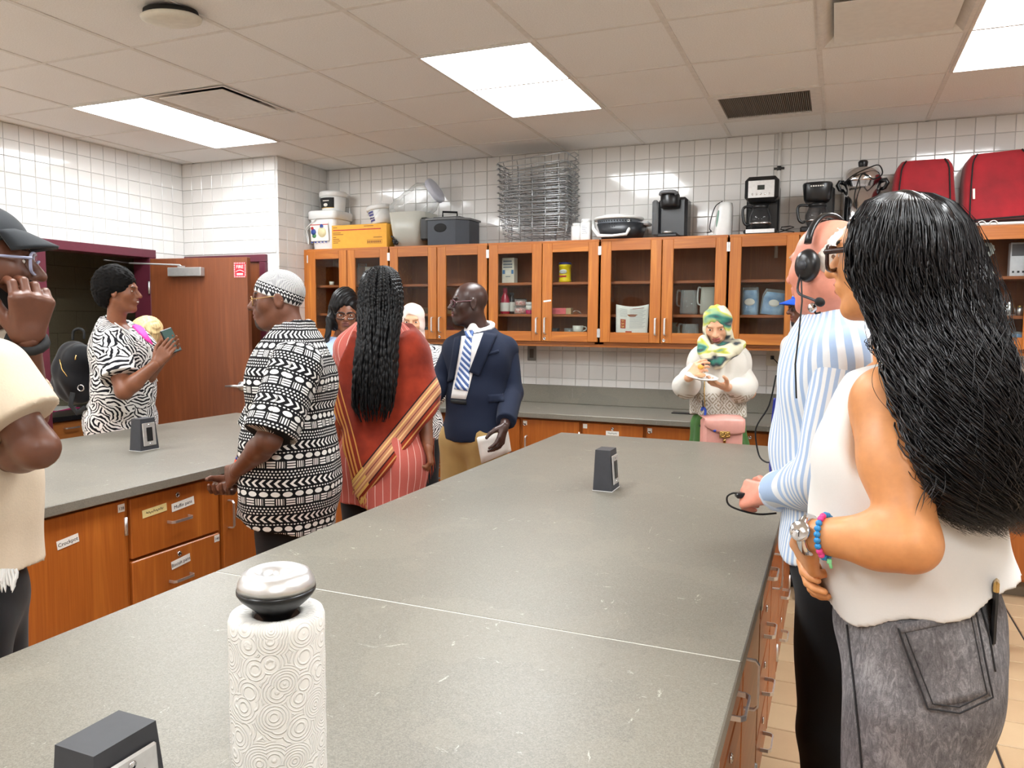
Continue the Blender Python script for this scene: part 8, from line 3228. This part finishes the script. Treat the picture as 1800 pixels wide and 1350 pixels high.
for n in 'LR':
    m = J['el' + n] * .72 + J['wr' + n] * .28
    body += [cap_(J['sh' + n], J['el' + n] * .45 + J['sh' + n] * .55, .056, .052, k=.05, nm='uarm'), cap_(J['el' + n] * .45 + J['sh' + n] * .55, J['el' + n], .052, .043, k=.05, nm='uarm'),
             cap_(J['el' + n], m, .044, .046, k=.025, nm='larm'), cap_(m, J['wr' + n], .046, .027, k=.02, nm='larm')]
build_body(t, J, SK_TAN, hops, [hl, hr], core_v=.005, body=body, mats=[SK_TAN, M_LIPP, M_BROW, M_BROW])
eyes(t, hc, fr, HH)
glasses(t, hc, fr, HH, plain('tortoise_frame', (52, 26, 22), .25, vary=.4, nscale=60), h=.1, w=.14, thick=.018, sq=3.5, temple=.026)
f_, L_ = J['f'], J['L']
M_WTOP = cloth('white_crepe', (232, 230, 227), vary=.02, weave=300)
B = [o for o in body if o['nm'] in ('pelvis', 'waist', 'chest', 'bust', 'trap')]
tp = grow(B, .022, None, 0, .06) + [ell_(J['cst'] + f_ * .06 + L_ * sg * .07, (.07, .07, .075), None, .05) for sg in (1, -1)]
tp += [cap_(J['cst'] + J['f'] * .0, J['wst'] - Z3 * .02, .14, .155, k=.06), cap_(J['wst'], J['pel'] + Z3 * .02, .142, .152, k=.06), ell_(J['pel'] + Z3 * .06 - J['f'] * .05, (.13, .14, .12), None, .05),
       cap_(J['nek'] - Z3 * .045, J['nek'] * .45 + J['shL'] * .55 - Z3 * .01, .05, .05, k=.04), cap_(J['nek'] - Z3 * .045, J['nek'] * .45 + J['shR'] * .55 - Z3 * .01, .05, .05, k=.04),
       cap_(J['cst'] - J['f'] * .04, J['nek'] - Z3 * .06, .11, .07, k=.05)]
a_, n_ = vplane((1425, 1142), (1735, 1040), 1.34, (1580, 900))
tp += [cut_(a_, n_), cut_(J['nek'] + Z3 * .0, Z3 + J['f'] * .4)]
tp += [ell_(J['shL'] + J['L'] * .075 - Z3 * .03, (.085, .085, .12), None, .02, op='-')]
top = vol_obj('top', t, tp, .0055, [M_WTOP], folds(J, .008, 6, .5, seed=31))


def jeans_mat():
    m, nt, b = new_mat('washed_grey_denim')
    co = tex_coord(nt)
    f1 = N(nt, noise(nt, co, 7.0, 4, .6))
    f2 = N(nt, noise(nt, mapping(nt, co, (90, 90, 35), (.5, .3, 0)), 1.0, 4, .75, 1.5))
    f3 = N(nt, noise(nt, co, 420.0, 2))
    f = f1 * .5 + f2 * .6 + f3 * .15 - .12
    nt.links.new(ramp(nt, f.s, [(.3, rgb((70, 68, 71))), (.5, rgb((116, 113, 115))), (.68, rgb((164, 161, 162)))]), b.inputs['Base Color'])
    setb(b, rough=.9, spec=.2)
    bump(nt, b, f3, .25, .002)
    return m


M_JEAN = jeans_mat()
f_, L_ = J['f'], J['L']
jn = [ell_(J['pel'] + Z3 * .02, np.array([.145, .185, .14]), np.stack([f_, L_, Z3], 1), .05)]
for n, sg in (('L', 1), ('R', -1)):
    jn += [ell_(J['pel'] - f_ * .052 + L_ * sg * .07 - Z3 * .05, (.1, .1, .125), None, .04), cap_(J['hp' + n] - Z3 * .02, J['kn' + n], .118, .095, k=.05), cap_(J['kn' + n], J['an' + n] + Z3 * .02, .095, .09, k=.04)]
jn += [cap_(J['pel'] + Z3 * .08, J['pel'] + Z3 * .17, .14, .13, k=.05, flat=(f_, .85)), cut_((0, 0, .05), -Z3), cut_((0, 0, J['pel'][2] + .2), Z3)]
jeans = vol_obj('jeans', t, jn, .006, M_JEAN, folds(J, .005, 7, .8, seed=33))
bv = bvh_of(jeans)
patch_on('back_pocket', t, bv, [(1578, 1102), (1706, 1074), (1738, 1222), (1628, 1246)], M_JEAN, .0045, .006, 12, 12)
patch_on('pocket_hem', t, bv, [(1577, 1099), (1706, 1071), (1709, 1086), (1581, 1114)], M_JEAN, .0075, .004, 10, 3)
M_STI = plain('dark_stitch', (38, 37, 40), .8)
st = MB()
line_on(st, bv, [(1580, 1105), (1628, 1243), (1682, 1250), (1737, 1222), (1707, 1076)], .0016, .010, 5)
line_on(st, bv, [(1592, 1112), (1637, 1235), (1682, 1240), (1728, 1216), (1700, 1084)], .0011, .009, 5)
line_on(st, bv, [(1490, 1098), (1502, 1200), (1512, 1300), (1516, 1350)], .0018, .002, 5)
line_on(st, bv, [(1722, 1066), (1738, 1120), (1748, 1180)], .0014, .002, 5)
st.build('stitching', M_STI, t)
vol_obj('shoe', t, [cap_(np.array([*J['anL'][:2], .045]), np.array([*J['anL'][:2], .04]) + f_ * .16, .045, .036), cut_((0, 0, .002), -Z3)], .009, M_WPLAS)
vol_obj('shoe', t, [cap_(np.array([*J['anR'][:2], .045]), np.array([*J['anR'][:2], .04]) + f_ * .16, .045, .036), cut_((0, 0, .002), -Z3)], .009, M_WPLAS)
pk = lay(bv, [(1722, 1064), (1734, 1064), (1736, 1080), (1724, 1080)], 3, 3, .002)[0, 2]
wl = thing('phone', 'gold-edged phone sticking out of the jeans back pocket', 'phone', pk)
MB().box((-.036, -.004, -.06), (.036, .004, .05), M=frame_m(pk + RH * .012, unit(np.cross(Z3, -f_)), -f_, Z3), ch=.004).build('case', M_BLACK, wl)
MB().box((-.037, -.0045, .03), (.037, .0045, .052), M=frame_m(pk + RH * .012, unit(np.cross(Z3, -f_)), -f_, Z3), ch=.004).build('gold_edge', M_GOLD, wl)
# hair
rows = [(337, 1580, 1606, 1.50, .02), (340, 1552, 1640, 1.50, .06), (354, 1516, 1676, 1.50, .10), (388, 1492, 1706, 1.50, .125), (430, 1482, 1724, 1.50, .135), (475, 1484, 1738, 1.50, .135), (520, 1502, 1750, 1.49, .125), (570, 1528, 1762, 1.46, .12), (620, 1548, 1772, 1.41, .12),
        (680, 1566, 1783, 1.36, .11), (740, 1584, 1792, 1.33, .105), (800, 1600, 1798, 1.31, .10), (860, 1622, 1800, 1.30, .09), (905, 1660, 1794, 1.30, .07), (945, 1716, 1782, 1.31, .04)]
M_LHAIR = hair_mat('glossy_black_hair', (20, 17, 19), .3, .42)
hb = env_ops(rows[3:-3], .7, k=.02, zr=.03) + [ell_(hc + (fr[0] * -.08 + fr[2] * .14) * HH, np.array([.415, .345, .385]) * HH, np.stack(fr, 1), .01)]
hb += [ell_(hc + (fr[0] * .40 - fr[2] * .14) * HH, np.array([.36, .40, .44]) * HH, np.stack(fr, 1), .02, op='-')]
vol_obj('hair_mass', t, hb, .006, M_LHAIR, lambda P, T: .003 * np.sin(150 * P[:, 0] + 60 * P[:, 1] + 5 * np.sin(14 * P[:, 2])))
rs4 = np.random.RandomState(5)
ns = 4200
phis = np.concatenate([rs4.uniform(math.pi * .85, math.pi * 2.15, 3400), rs4.uniform(0, 6.283, 800)])
Ps = env_pts(rows, ns, 44, rs4, (.74, 1.03), .024, 33.0, (0, .04), (.74, .995), phis, clump=13)
rel = (Ps - hc)
ff, ll, uu = rel @ fr[0] / HH, rel @ fr[1] / HH, rel @ fr[2] / HH
bad = ((ff > .17) & (uu < .22) & (uu > -.75) & (np.abs(ll) < .55)).any(1)
Ps = Ps[~bad]
strands_obj('hair_strands', t, Ps, rs4.uniform(.0009, .0022, len(Ps)), M_LHAIR, 3)
rs5 = np.random.RandomState(8)
fly = env_pts(rows, 110, 44, rs5, (1.03, 1.16), .02, 22.0, (.1, .4), (.7, 1.04), rs5.uniform(math.pi * .9, math.pi * 2.1, 110))
rel = fly - hc
bad = (((rel @ fr[0]) / HH > .15) & ((rel @ fr[2]) / HH < .25) & ((rel @ fr[2]) / HH > -.75)).any(1)
strands_obj('loose_strands', t, fly[~bad], .0006, M_LHAIR, 3)
tend = []
for k in range(16):
    x0, y0 = 1660 + rs5.uniform(-20, 20), 760 + rs5.uniform(-10, 40)
    tend.append([at(x0 - 25 * q ** 2 - 8 * math.sin(q * 5 + k) - k * 1.5 * q, y0 + 120 * q * rs5.uniform(.85, 1.05) if False else y0 + (95 + 3 * k) * q, 1.22 + .004 * k - .02 * q) for q in np.linspace(0, 1, 16)])
strands_obj('curl_tips', t, np.array(tend), .0009, M_LHAIR, 3)
tend = []
for k in range(9):
    tend.append([at(1560 - 30 * math.sin(q * 2.4 + .1 * k) + 20 * q - k * 2, 590 + 45 * q + 6 * math.sin(q * 6 + k), 1.36 + .003 * k) for q in np.linspace(0, 1, 14)])
strands_obj('curl_tips', t, np.array(tend), .0009, M_LHAIR, 3)
# watch and bead bracelet
fa = unit(J['wrL'] - J['elL'])
e1 = unit(np.cross(fa, Z3))
e2 = np.cross(fa, e1)
Wc = J['wrL'] - fa * .004
wt = thing('wristwatch', 'silver wristwatch with a jewelled round dial on the bare arm', 'watch', Wc)
MB().tube([Wc + (e1 * math.cos(a) + e2 * math.sin(a)) * .031 for a in np.linspace(0, 6.283, 25)[:-1]], .007, 6, closed=True, flat=(fa, 1.3)).build('bracelet_band', M_CHROME, wt)
no = unit(-FH * .75 - RH * .35 + Z3 * .35)
no = unit(no - fa * (no @ fa))
Mw = frame_m(Wc + no * .033, fa, np.cross(no, fa), no)
MB().lathe([(.016, -.003), (.018, 0), (.018, .006), (.015, .008)], n=28, M=Mw).build('bezel', M_CHROME, wt)
MB().lathe([(.0152, .0072), (0, .0074)], n=28, M=Mw).build('dial', plain('silver_dial', (214, 214, 216), .25), wt)
MB().box((-.0008, 0, .0075), (.0008, .011, .0082), M=Mw).box((0, -.0008, .0075), (.008, .0008, .0082), M=Mw).build('hands', M_INK, wt)
Bc = J['wrL'] - fa * .034
bb = thing('bead_bracelet', 'bracelet of blue and pink beads next to the silver watch', 'bracelet', Bc)
mblue, mpink = plain('blue_bead', (40, 140, 206), .3), plain('pink_bead', (236, 70, 150), .3)
for k in range(22):
    a = 2 * math.pi * k / 22
    p = Bc + (e1 * math.cos(a) + e2 * math.sin(a)) * .0365
    MB().ell(p, (.0058, .0058, .0058), 10, 7).build('bead', mpink if k % 7 in (1, 2) else mblue, bb)
MB().tube([Bc + (e1 * math.cos(a) + e2 * math.sin(a)) * .0365 for a in np.linspace(0, 6.283, 23)[:-1]], .0012, 4, closed=True).build('string', M_WPLAS, bb)
pm_ = Bc + unit(-FH * .5 - Z3) * .043
MB().box((-.004, -.003, -.004), (.004, .003, .004), M=frame_m(pm_, *np.eye(3)), ch=.001).tube([pm_, pm_ - Z3 * .012 + RH * .004], .003, 6).build('green_charm', plain('mint_charm', (140, 226, 160), .4), bb)
